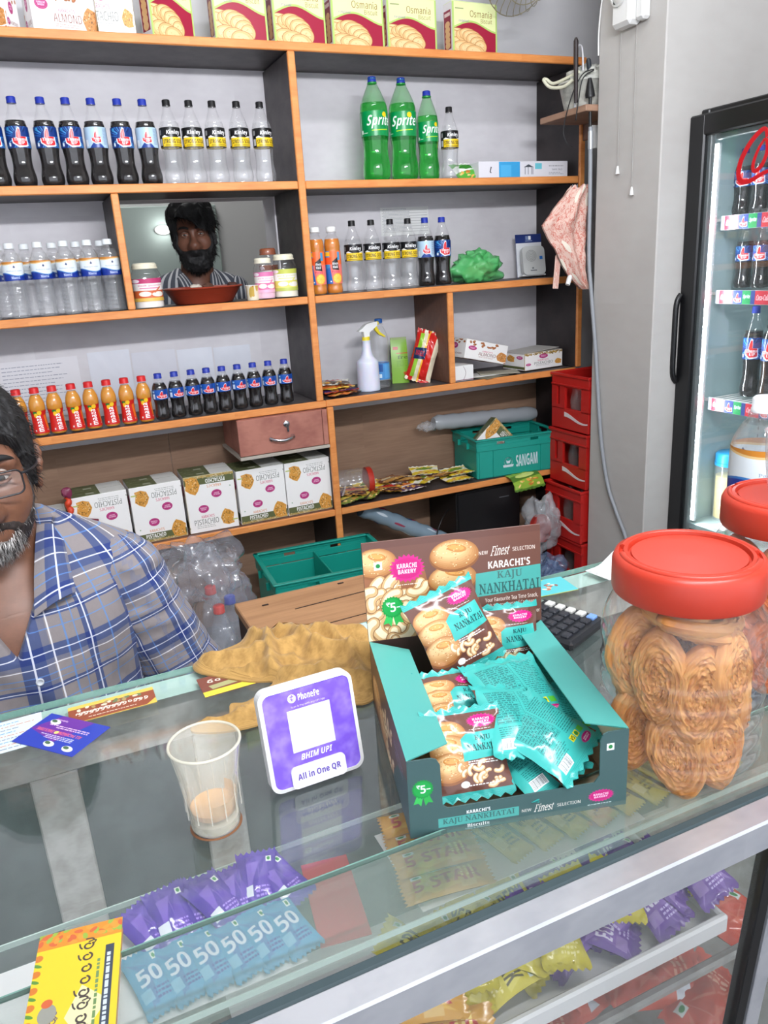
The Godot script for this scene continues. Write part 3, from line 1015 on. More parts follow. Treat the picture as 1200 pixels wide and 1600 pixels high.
	var xs := [-0.001, 0.073, 0.154, 0.227, 0.302, 0.382, 0.46]
	var tail := ["at the picture's left edge", "second from the left", "third from the left", "fourth from the left", "fifth from the left", "sixth from the left", "touching the clear soda bottles"]
	for i in 7: rows.append(["cola", H2, -0.06, "large cola bottles on the second shelf", xs[i], PI if i in [4, 6] else 0.1, "large dark cola bottle with blue cap on the second shelf, " + tail[i]])
	xs = [0.536, 0.609, 0.686, 0.769, 0.85]
	tail = ["right beside the cola bottles", "second from the cola bottles", "middle of five", "second from the dark divider", "next to the dark divider"]
	for i in 5: rows.append(["soda", H2, -0.06, "clear soda bottles on the second shelf", xs[i], [0.3, 0.15, 0.4, 0.2, 0.45][i], "clear soda bottle on the second shelf, " + tail[i]])
	rows.append(["lemon", H2, -0.075, "green bottles on the second shelf", 1.283, 0.3, "tallest green lemon soda bottle, leftmost of the three green bottles"])
	rows.append(["lemon", H2, -0.075, "green bottles on the second shelf", 1.399, 0.0, "tall green lemon soda bottle in the middle of the three green bottles"])
	rows.append(["lemon2", H2, -0.075, "green bottles on the second shelf", 1.503, 0.35, "shorter green lemon soda bottle beside the single clear soda bottle"])
	rows.append(["soda", H2, -0.075, "", 1.596, 0.4, "single clear soda bottle with black cap standing next to the green bottles"])
	xs = [-0.101, -0.014, 0.069, 0.146, 0.219, 0.283]
	tail = ["cut off by the picture's left edge", "first fully seen from the left", "third from the left", "fourth from the left", "fifth from the left", "next to the orange-edged divider"]
	for i in 6: rows.append(["water", H3, -0.055, "water bottles on the third shelf", xs[i], 0.12 * (i % 3), "front row water bottle on the third shelf, " + tail[i]])
	xs = [-0.05, 0.03, 0.115, 0.19, 0.268]
	for i in 5: rows.append(["water", H3, -0.15, "water bottles on the third shelf", xs[i], 0.3, "water bottle of the back row on the third shelf, " + ["leftmost", "second", "middle one", "fourth", "nearest the divider"][i]])
	rows.append(["orange", H3, -0.06, "orange drinks on the third shelf", 1.012, 0.2, "orange drink bottle with white cap right beside the tall divider"])
	rows.append(["orange", H3, -0.06, "orange drinks on the third shelf", 1.076, 0.3, "orange drink bottle with white cap next to the clear soda bottles"])
	xs = [1.16, 1.238, 1.317, 1.392]
	tail = ["next to the orange drinks", "second from the orange drinks", "third from the orange drinks", "next to the two cola bottles"]
	for i in 4: rows.append(["soda", H3, -0.06, "clear soda bottles on the third shelf", xs[i], 0.25, "clear soda bottle on the third shelf, " + tail[i]])
	rows.append(["cola", H3, -0.06, "cola bottles beside the green bag", 1.466, PI + 0.1, "dark cola bottle with pale label on the third shelf beside the soda bottles"])
	rows.append(["cola", H3, -0.06, "cola bottles beside the green bag", 1.54, 0.35, "dark cola bottle with blue label standing beside the green plastic bag"])
	xs = [-0.136, -0.08, -0.024, 0.031, 0.091, 0.147, 0.206, 0.265, 0.324]
	tail = ["hidden behind the shopkeeper's hair", "just right of the shopkeeper's hair", "third from the left", "fourth from the left", "fifth from the left", "sixth from the left", "seventh from the left", "second from the small cola bottles", "touching the small cola bottles"]
	for i in 9: rows.append(["mango", H4, -0.055, "mango drinks on the fourth shelf", xs[i], r.randf_range(-0.05, 0.3), "small mango drink bottle with red cap and red label, " + tail[i]])
	xs = [0.38, 0.437, 0.497, 0.553, 0.61, 0.668, 0.727, 0.787, 0.85]
	tail = ["touching the mango drinks", "second from the mango drinks", "third from the mango drinks", "fourth from the mango drinks", "middle of nine", "fourth from the tall divider", "third from the tall divider", "second from the tall divider", "nearest the tall divider"]
	for i in 9: rows.append(["little", H4, -0.05 - 0.02 * (i / 8.0), "small cola bottles on the fourth shelf", xs[i], r.randf_range(-0.05, 0.4), "small cola bottle on the fourth shelf, " + tail[i]])
	for q in rows:
		var src: Node3D = proto[q[0]]
		var at := Vector3(q[4], q[1] + 0.0015, q[2])
		var turn: float = q[5] + atan2(-q[4], 2.83)
		if first.has(q[0]):
			copy_of(src, at, turn, q[6], q[3])
		else:
			first[q[0]] = true
			src.position = at
			src.rotation.y = turn
			src.set_meta("label", q[6])
			if q[3] != "": src.set_meta("group", q[3])

func chunk(c: Canvas, x: float, y: float, s: float, sd: int, base := Color8(214, 152, 66)) -> void:
	var r := rng(sd)
	var pts := []
	for q in [Vector2(-0.1, -0.55), Vector2(0.22, -0.42), Vector2(0.5, -0.2), Vector2(0.42, 0.2), Vector2(0.46, 0.45), Vector2(0.05, 0.52), Vector2(-0.32, 0.4), Vector2(-0.46, 0.0), Vector2(-0.3, -0.34)]:
		pts.append(Vector2(x, y) + q * s)
	c.poly(pts, base)
	for k in 60:
		var a := Vector2(r.randf_range(-0.4, 0.4), r.randf_range(-0.42, 0.42)) * s
		if Geometry2D.is_point_in_polygon(Vector2(x, y) + a * 1.12, PackedVector2Array(pts)):
			c.ell(x + a.x, y + a.y, s * r.randf_range(0.02, 0.07), s * r.randf_range(0.015, 0.05), base.darkened(r.randf_range(0.0, 0.45)) if k % 3 > 0 else base.lightened(0.35), r.randf_range(0, 3))

func oval_mark(c: Canvas, x: float, y: float, rx: float, ry: float, col := Color8(176, 40, 112)) -> void:
	c.ell(x, y, rx, ry, col)
	c.ell(x, y, rx * 0.84, ry * 0.8, col.lightened(0.25))
	c.ell(x, y, rx * 0.8, ry * 0.74, col)
	c.text("KARACHI", x - rx * 0.62, y - ry * 0.42, rx * 1.24, ry * 0.36, Color(1, 0.92, 0.96))
	c.text("BAKERY", x - rx * 0.5, y + ry * 0.02, rx, ry * 0.34, Color(1, 0.92, 0.96))

func almonds(c: Canvas, x: float, y: float, w: float, h: float, m: int, sd: int) -> void:
	var r := rng(sd)
	for k in m:
		var s := r.randf_range(0.8, 1.2) * h * 0.3
		var px := x + r.randf() * w
		var py := y + r.randf() * h
		var a := r.randf_range(0, 3)
		c.ell(px, py, s, s * 0.62, rgb(158, 92, 50), a)
		c.ell(px - s * 0.1, py - s * 0.1, s * 0.6, s * 0.3, rgb(190, 122, 72), a)

# four prints on one sheet: front, top, end, plain
func sheet_pistachio() -> StandardMaterial3D:
	var c := Canvas.new(768, 640, rgb(240, 238, 236))
	var olive := rgb(92, 98, 62)
	var grey := rgb(110, 112, 106)
	var r := rng(3)
	c.xf = Transform2D(PI, Vector2(384, 400))
	c.text("PISTACHIO", 40, 310, 190, 38, grey, "Droid Sans")
	c.text("KARACHI'S", 100, 282, 100, 20, rgb(206, 60, 96), "Droid Sans")
	c.small_print(56, 356, 160, 2, 12, rgb(170, 170, 165), r)
	chunk(c, 300, 318, 112, 4)
	c.rect(340, 340, 40, 10, rgb(190, 196, 120))
	oval_mark(c, 124, 236, 40, 28)
	c.xf = Transform2D()
	oval_mark(c, 146, 262, 40, 28)
	c.text("KARACHI'S", 104, 312, 110, 20, rgb(218, 130, 70), "Droid Sans")
	c.rect(0, 340, 384, 46, olive)
	c.rect(0, 386, 384, 14, rgb(176, 150, 80))
	for k in 60: c.ell(r.randf() * 384, r.randf_range(386, 398), 7, 5, rgb(150, 120, 50).lightened(r.randf() * 0.5))
	c.text("PISTACHIO", 70, 346, 150, 28, Color.WHITE)
	c.rect(76, 377, 130, 4, rgb(190, 190, 170))
	chunk(c, 322, 336, 120, 8)
	c.rect(30, 300, 8, 8, rgb(120, 160, 120))
	# top
	c.rect(384, 0, 384, 160, olive)
	c.rect(600, 0, 168, 160, rgb(226, 225, 220))
	for k in 40: c.ell(384 + r.randf() * 210, r.randf() * 160, 12, 8, olive.lightened(r.randf_range(0.0, 0.25)))
	c.rect(500, 90, 60, 40, rgb(170, 172, 150))
	# end
	c.rect(384, 170, 240, 230, rgb(238, 236, 234))
	c.rect(384, 350, 240, 36, olive)
	chunk(c, 470, 250, 90, 9)
	oval_mark(c, 570, 230, 34, 24)
	# single carton front
	for k in 90: c.ell(r.randf() * 384, 410 + absf(r.randfn(0, 16)), 9, 6, rgb(196, 160, 70).darkened(r.randf() * 0.4))
	oval_mark(c, 190, 462, 44, 32)
	oval_mark(c, 36, 560, 26, 18)
	c.text("KARACHI'S", 130, 506, 110, 18, rgb(206, 60, 96), "Droid Sans")
	c.text("PISTACHIO", 96, 536, 190, 38, grey, "Droid Sans")
	c.small_print(110, 582, 160, 2, 10, rgb(160, 160, 155), r)
	chunk(c, 340, 560, 74, 10)
	return printed(c.tex(), 0.45)

func sheet_almond() -> StandardMaterial3D:
	var c := Canvas.new(640, 512, rgb(241, 239, 236))
	var r := rng(6)
	almonds(c, 10, 6, 380, 60, 16, 5)
	oval_mark(c, 70, 106, 44, 30)
	c.text("KARACHI'S", 180, 120, 110, 20, rgb(206, 60, 96), "Droid Sans")
	c.text("ALMOND", 140, 148, 190, 46, rgb(130, 70, 60), "Droid Sans")
	c.small_print(146, 204, 170, 2, 12, rgb(190, 150, 140), r)
	chunk(c, 396, 170, 130, 12, rgb(206, 140, 76))
	# end
	almonds(c, 450, 4, 180, 50, 8, 7)
	oval_mark(c, 540, 96, 30, 42)
	oval_mark(c, 480, 200, 20, 26)
	c.text("ALMOND", 500, 190, 110, 24, rgb(130, 70, 60), "Droid Sans")
	# top
	c.rect(0, 256, 640, 256, rgb(236, 233, 230))
	almonds(c, 20, 280, 600, 200, 26, 11)
	oval_mark(c, 300, 380, 70, 46)
	return printed(c.tex(), 0.45)

func sheet_biscuit() -> StandardMaterial3D:
	var c := Canvas.new(640, 512, rgb(160, 26, 58))
	var green := rgb(176, 205, 110)
	var pale := rgb(228, 234, 172)
	var pts := [Vector2(0, 0), Vector2(384, 0)]
	var pt2 := [Vector2(0, 0), Vector2(384, 0)]
	for k in range(32, -1, -1):
		var x := 384.0 * k / 32
		var y := 190.0 + 40.0 * sin((k / 32.0) * TAU * 0.82 + 2.6)
		pts.append(Vector2(x, y))
		pt2.append(Vector2(x, y + 16))
	c.poly(pt2, green)
	c.poly(pts, pale)
	var r := rng(9)
	for q in [[70, 236, 62, 26], [20, 262, 66, 34], [30, 330, 60, 46], [60, 400, 66, 44], [128, 268, 76, 50], [170, 258, 80, 52], [206, 276, 80, 56], [240, 300, 76, 58], [268, 330, 66, 58], [296, 356, 52, 56], [110, 372, 86, 60], [180, 386, 90, 60], [240, 404, 80, 60]]:
		q[0] = q[0] * 0.8
		q[1] = q[1] + 14
		c.ell(q[0], q[1], q[2] + 4, q[3] + 4, rgb(176, 118, 66), 0.2)
		c.ell(q[0], q[1], q[2], q[3], rgb(228, 184, 126), 0.2)
		c.ell(q[0] - 6, q[1] - 8, q[2] * 0.72, q[3] * 0.62, rgb(238, 205, 152), 0.2)
		for k in 10: c.ell(q[0] + r.randf_range(-0.6, 0.6) * q[2], q[1] + r.randf_range(-0.6, 0.6) * q[3], 4, 2.5, rgb(206, 156, 98))
	c.text("Osmania", 150, 62, 190, 58, rgb(150, 118, 62), "Droid Sans")
	c.text("Biscuit", 242, 128, 98, 38, rgb(150, 128, 70), "Droid Sans")
	c.text("Original", 50, 146, 86, 24, rgb(120, 90, 170), "Droid Serif", 0.2)
	c.rect(24, 50, 70, 10, rgb(150, 160, 110))
	c.rect(0, 0, 12, 440, green)
	c.rect(372, 0, 12, 440, green)
	c.rect(0, 424, 384, 16, green)
	# end
	c.rect(384, 0, 256, 440, rgb(226, 222, 220))
	c.rect(400, 60, 200, 330, rgb(140, 24, 50))
	for k in 5: c.ell(500, 180 + k * 44, 72, 30, rgb(224, 180, 124))
	c.rect(420, 80, 160, 30, rgb(226, 200, 190))
	c.rect(0, 440, 640, 72, pale)
	return printed(c.tex(), 0.35)

func cartons() -> void:
	M.pistachio = sheet_pistachio()
	M.almond = sheet_almond()
	M.biscuit = sheet_biscuit()
	var pf := Rect2(0, 0, 0.5, 0.625)
	var pt := Rect2(0.5, 0, 0.5, 0.25)
	var pe := Rect2(0.5, 0.27, 0.31, 0.35)
	var one := Rect2(0, 0.63, 0.5, 0.365)
	var place := ["leftmost, mostly hidden by the shopkeeper's ear", "second from the left behind the shopkeeper's shoulder", "third from the left", "turned upside down, its green band at the top", "second from the tall divider", "next to the tall divider"]
	var spots := [[-0.10, 0.205, 0.16], [0.112, 0.19, 0.212], [0.309, 0.185, 0.214], [0.508, 0.186, 0.219], [0.7, 0.188, 0.212], [0.89, 0.186, 0.212]]
	for i in 6:
		var s: Array = spots[i]
		var o := thing("biscuit_carton", "white pistachio carton on the fifth shelf, " + place[i], "box", Vector3(s[0], H5 + 0.001, -0.105), [0.02, 0.05, 0.03, -0.03, 0.03, 0.02][i], "pistachio cartons in the row")
		var g := Geo.new()
		var flip := Rect2(0.5, 0.625, -0.5, -0.625)
		g.box(Vector3(0, s[2] / 2, 0), Vector3(s[1], s[2], 0.15), 0.0015, [flip if i in [0, 3] else pf, pf, pe, pe, pt, pt])
		obj("carton_body", g, M.pistachio, o)
		g = Geo.new()
		g.box(Vector3(-s[1] * 0.02, s[2] + 0.0012, -0.036), Vector3(s[1] * 0.96, 0.0018, 0.073), 0.0004, [pt, pt, pt, pt, pt, pt])
		obj("lid_flap", g, M.pistachio, o)
		g = Geo.new()
		g.box(Vector3(-s[1] * 0.02, s[2] + 0.0012, 0.037), Vector3(s[1] * 0.96, 0.0018, 0.072), 0.0004, [pt, pt, pt, pt, pt, pt])
		obj("lid_flap", g, M.pistachio, o)
	# the top shelf
	place = ["leftmost, showing its red end", "second from the left", "third from the left", "fourth from the left", "second from the right", "rightmost, standing apart"]
	spots = [[0.582, 0.155, 0.35], [0.815, 0.182, 0.03], [1.02, 0.19, 0.04], [1.236, 0.2, 0.03], [1.448, 0.2, 0.02], [1.708, 0.2, 0.06]]
	var osm_h := [0.19, 0.19, 0.19, 0.175, 0.17, 0.172]
	var bf := Rect2(0, 0, 0.6, 0.86)
	var be := Rect2(0.6, 0, 0.4, 0.86)
	var bt := Rect2(0, 0.87, 1, 0.12)
	for i in 6:
		var s: Array = spots[i]
		var o := thing("biscuit_box", "red and pale green biscuit box on the top shelf, " + place[i], "box", Vector3(s[0], H1 + 0.002, -0.09), s[2], "red biscuit boxes on the top shelf")
		var g := Geo.new()
		g.box(Vector3(0, osm_h[i] / 2, 0), Vector3(s[1], osm_h[i], 0.062), 0.0012, [bf, bf, be, be, bt, bt])
		obj("carton_body", g, M.biscuit, o)
		g = Geo.new()
		g.box(Vector3(0, osm_h[i] + 0.0008, 0), Vector3(s[1] - 0.004, 0.0016, 0.058), 0.0004, [bt, bt, bt, bt, bt, bt])
		obj("lid_flap", g, M.biscuit, o)
	var af := Rect2(0, 0, 0.7, 0.5)
	var ae := Rect2(0.7, 0, 0.3, 0.5)
	var at := Rect2(0, 0.5, 1, 0.5)
	var alm := [af, af, ae, ae, at, at]
	var top := [["white almond biscuit box at the left edge of the top shelf", 0.045, 0.17, 0.1, -0.5, M.almond, alm], ["white almond biscuit box lying second on the top shelf", 0.262, 0.2, 0.13, 0.22, M.almond, alm], ["white pistachio biscuit box beside the red biscuit boxes, top shelf", 0.418, 0.115, 0.16, -0.02, M.pistachio, [Rect2(0.2, 0.63, 0.3, 0.365), one, pe, pe, pt, pt]]]
	for q in top:
		var o := thing("biscuit_carton", q[0], "box", Vector3(q[1], H1 + 0.002, -0.1), q[4], "white biscuit boxes on the top shelf")
		var g := Geo.new()
		g.box(Vector3(0, q[3] / 2, 0), Vector3(q[2], q[3], 0.08), 0.0015, q[6])
		obj("carton_body", g, q[5], o)
		g = Geo.new()
		g.box(Vector3(0, q[3] + 0.0008, 0), Vector3(q[2] - 0.004, 0.0016, 0.076), 0.0004, q[6])
		obj("lid_flap", g, q[5], o)
	# fourth shelf, right end
	var small := thing("small_carton", "small white carton under the tilted almond box beside the short divider", "box", Vector3(1.607, H4 + 0.001, -0.09), 0.05)
	var g := Geo.new()
	g.box(Vector3(0, 0.031, 0), Vector3(0.092, 0.062, 0.11), 0.001)
	obj("carton_body", g, M.paper, small)
	g = Geo.new()
	g.box(Vector3(0, 0.0032, 0), Vector3(0.0928, 0.004, 0.1108), 0.001)
	obj("base_band", g, sm(rgb(120, 40, 70), 0.5), small)
	g = Geo.new()
	var arc := []
	for k in 9: arc.append(Vector3(-0.004 + 0.012 * sin(k / 8.0 * PI), 0.004 + 0.055 * k / 8.0, 0.0556))
	g.tube(arc, 0.0007, 5)
	obj("printed_line", g, sm(rgb(110, 40, 60), 0.5), small)
	var o := thing("biscuit_carton", "white almond biscuit carton lying tilted on the small white carton", "box", Vector3(1.715, H4 + 0.066, -0.13), 0.12)
	o.rotation.z = -0.24
	g = Geo.new()
	g.box(Vector3(0, 0.04, 0), Vector3(0.225, 0.078, 0.15), 0.0015, alm)
	obj("carton_body", g, M.almond, o)
	g = Geo.new()
	g.box(Vector3(0, 0.0798, 0), Vector3(0.22, 0.0016, 0.145), 0.0004, alm)
	obj("lid_flap", g, sm(rgb(196, 190, 184), 0.6), o)
	o = thing("biscuit_carton", "white pistachio biscuit carton at the right end of the fourth shelf", "box", Vector3(2.015, H4 + 0.004, -0.13), 0.1)
	g = Geo.new()
	g.box(Vector3(0, 0.038, 0), Vector3(0.215, 0.074, 0.15), 0.0015, [one, one, pe, pe, Rect2(0.8, 0.02, 0.1, 0.1), one])
	obj("carton_body", g, M.pistachio, o)
	g = Geo.new()
	g.x = Transform3D(Basis.from_euler(Vector3(0, 0, 0.05)), Vector3(-0.01, 0.079, 0))
	g.box(Vector3.ZERO, Vector3(0.2, 0.0016, 0.145), 0.0004)
	obj("lid_flap", g, sm(rgb(190, 186, 180), 0.6), o)
	for k in 3:
		g = Geo.new()
		g.x = Transform3D(Basis.from_euler(Vector3(0, 0.3 - 0.35 * k, 0)), Vector3.ZERO)
		g.box(Vector3(0, 0.002, 0), Vector3(0.17, 0.003, 0.1), 0.0005)
		var lf := obj("flat_carton", g, sm([rgb(128, 124, 106), rgb(214, 212, 208), rgb(160, 156, 140)][k], 0.7))
		lf.position = Vector3([1.76, 1.745, 1.8][k], H4 + 0.001 + 0.004 * k, [-0.06, -0.09, -0.075][k])
		tag(lf, "flattened carton under the tilted almond box, " + ["lowest, olive grey", "white one in the middle", "topmost, pale grey"][k], "cardboard", "flat cartons on the fourth shelf")
	# second shelf: long flat box and green packet
	var c := Canvas.new(512, 96, rgb(222, 220, 226))
	c.rect(110, 0, 120, 96, rgb(60, 160, 215))
	c.rect(120, 20, 60, 70, rgb(80, 176, 226))
	c.poly([Vector2(252, 34), Vector2(280, 16), Vector2(310, 34)], rgb(70, 76, 84))
	for x in [258, 276, 296, 304]: c.rect(x, 34, 3, 44, rgb(90, 96, 104))
	c.rect(318, 10, 40, 36, rgb(110, 196, 210))
	var r := rng(12)
	c.small_print(400, 24, 90, 1, 10, rgb(150, 150, 158), r, 0.5)
	c.text("tent 3x3", 420, 42, 60, 12, rgb(120, 120, 130), "Droid Sans")
	c.small_print(400, 66, 90, 2, 9, rgb(160, 160, 166), r, 0.5)
	c.line([Vector2(66, 30), Vector2(60, 60), Vector2(66, 66)], 5, rgb(40, 40, 44))
	var lb := thing("long_box", "long flat white and blue box lying on the second shelf", "box", Vector3(1.92, H2 + 0.001, -0.1), 0.02)
	g = Geo.new()
	var full := Rect2(0, 0, 1, 1)
	var plain := Rect2(0.45, 0.02, 0.02, 0.05)
	g.box(Vector3(0, 0.032, 0), Vector3(0.43, 0.062, 0.1), 0.002, [full, full, plain, plain, plain, plain])
	obj("carton_body", g, printed(c.tex(), 0.4), lb)
	g = Geo.new()
	g.box(Vector3(0.2155, 0.032, 0), Vector3(0.0015, 0.056, 0.094), 0.0005)
	obj("end_flap", g, M.paper, lb)


# a puffed packet lying in x (width) and y (height); the print's left half is the face, the right half the back
func packet_geo(w: float, h: float, puff: float, sd: int, seal := 0.012, bend := 0.0, zig := 0.0018) -> Geo:
	var g := Geo.new()
	var nz := noise(sd, 0.9, 3)
	var nx := 14
	var ny := 18
	for side in [1, -1]:
		var rows := []
		for i in ny + 1:
			var vv := float(i) / ny
			var row := PackedVector3Array()
			for j in nx + 1:
				var u := float(j) / nx
				var y := (0.5 - vv) * h
				var inner := clampf((h * 0.5 - seal - absf(y)) / (h * 0.5 - seal), 0.0, 1.0)
				var prof := pow(maxf(sin(PI * u), 0.0), 0.55) * pow(inner, 0.42)
				var x := (u - 0.5) * w * (1.0 - 0.10 * pow(inner, 0.4) * minf(1.0, puff * 14.0 / w))
				var wr := nz.get_noise_3d(x * 60.0, y * 60.0, side * 3.0)
				var wr2 := nz.get_noise_3d(x * 150.0, y * 40.0, side * 9.0 + 4.0)
				var z: float = side * (0.0004 + puff * prof * (1.0 + 0.35 * wr) + 0.10 * puff * wr2 * prof)
				z += bend * pow(y / h * 2.0, 2.0) + 0.05 * w * wr * (1.0 - inner)
				if i == 0 or i == ny: y += zig * (1.0 if j % 2 == 0 else -1.0)
				row.append(Vector3(x, y, z))
			rows.append(row)
		if side == 1: g.grid(rows, false, true, Vector2(0, 0), Vector2(0.5, 1))
		else: g.grid(rows, false, false, Vector2(1.0, 0), Vector2(0.5, 1))
	return g

func lay(o: Node3D, at: Vector3, turn: float, tilt := -PI / 2, roll := 0.0) -> void:
	o.transform = Transform3D(Basis.from_euler(Vector3(0, turn, 0)) * Basis.from_euler(Vector3(tilt, 0, 0)) * Basis.from_euler(Vector3(0, 0, roll)), at)

func snack_print(main: Color, second: Color, mark: Color, sd: int, word := "") -> StandardMaterial3D:
	var c := Canvas.new(256, 192, main)
	var r := rng(sd)
	for s in [0, 128]:
		c.rect(s, 0, 128, 14, second)
		c.rect(s, 178, 128, 14, second)
		c.poly([Vector2(s, 60), Vector2(s + 128, 30), Vector2(s + 128, 90), Vector2(s, 120)], second)
		c.ell(s + 64, 66, 44, 26, mark, -0.25)
		if word != "":
			c.xf = Transform2D(-0.25, Vector2(s + 32, 66))
			c.text(word, 0, 0, 66, 26, Color.WHITE)
			c.xf = Transform2D()
		for k in 14: c.ell(s + r.randf_range(16, 112), r.randf_range(112, 168), r.randf_range(5, 13), r.randf_range(4, 9), [rgb(226, 170, 80), rgb(190, 120, 50), rgb(240, 205, 130)][k % 3], r.randf_range(0, 3))
	return printed(c.tex(), 0.28)

func jar_thing(label: String, at: Vector3, r: float, h: float, powder: Color, lid: Color, print: StandardMaterial3D, fill: float) -> void:
	var o := thing("plastic_jar", label, "jar", at, atan2(-at.x, 2.83) + 0.1)
	var g := Geo.new()
	var pr := soft([Vector2(0, 0.002), Vector2(r * 0.85, 0), Vector2(r, h * 0.06), Vector2(r * 0.97, h * 0.3), Vector2(r * 0.97, h * 0.62), Vector2(r, h * 0.72), Vector2(r * 0.86, h * 0.83), Vector2(r * 0.8, h * 0.87), Vector2(r * 0.8, h * 0.96), Vector2(0, h * 0.96)])
	g.lathe(pr, 28)
	obj("jar_body", g, M.shell, o)
	g = Geo.new()
	g.lathe(fill_of(pr, h * fill, 0.0015), 24)
	obj("powder", g, sm(powder, 0.8), o)
	g = Geo.new()
	var band := []
	for k in 7:
		var y := lerpf(0.16, 0.66, k / 6.0) * h
		band.append(Vector2(radius_at(pr, y) + 0.0006, y))
	g.lathe(band, 28, Vector3.ZERO, 0, 1, -PI * 0.7, PI * 0.7)
	obj("label", g, print, o)
	obj("lid", cap_shape(r * 0.86, h * 0.87, h, 28), sm(lid, 0.45), o)

func jar_print(a: Color, b: Color, d: Color) -> StandardMaterial3D:
	var c := Canvas.new(256, 160, Color(0.94, 0.92, 0.9))
	c.rect(0, 0, 256, 34, a)
	c.ell(70, 17, 24, 13, Color(0.95, 0.9, 0.92))
	c.rect(0, 84, 256, 52, b)
	c.rect(0, 136, 256, 24, d)
	c.text("milk powder", 84, 42, 110, 16, a, "Droid Serif")
	c.rect(90, 64, 90, 8, a.lightened(0.4))
	c.ell(110, 108, 26, 18, Color(0.96, 0.93, 0.88))
	c.ell(168, 112, 30, 18, Color(0.96, 0.93, 0.88))
	c.line([Vector2(150, 100), Vector2(180, 60)], 8, b.lightened(0.1))
	return printed(c.tex(), 0.4)

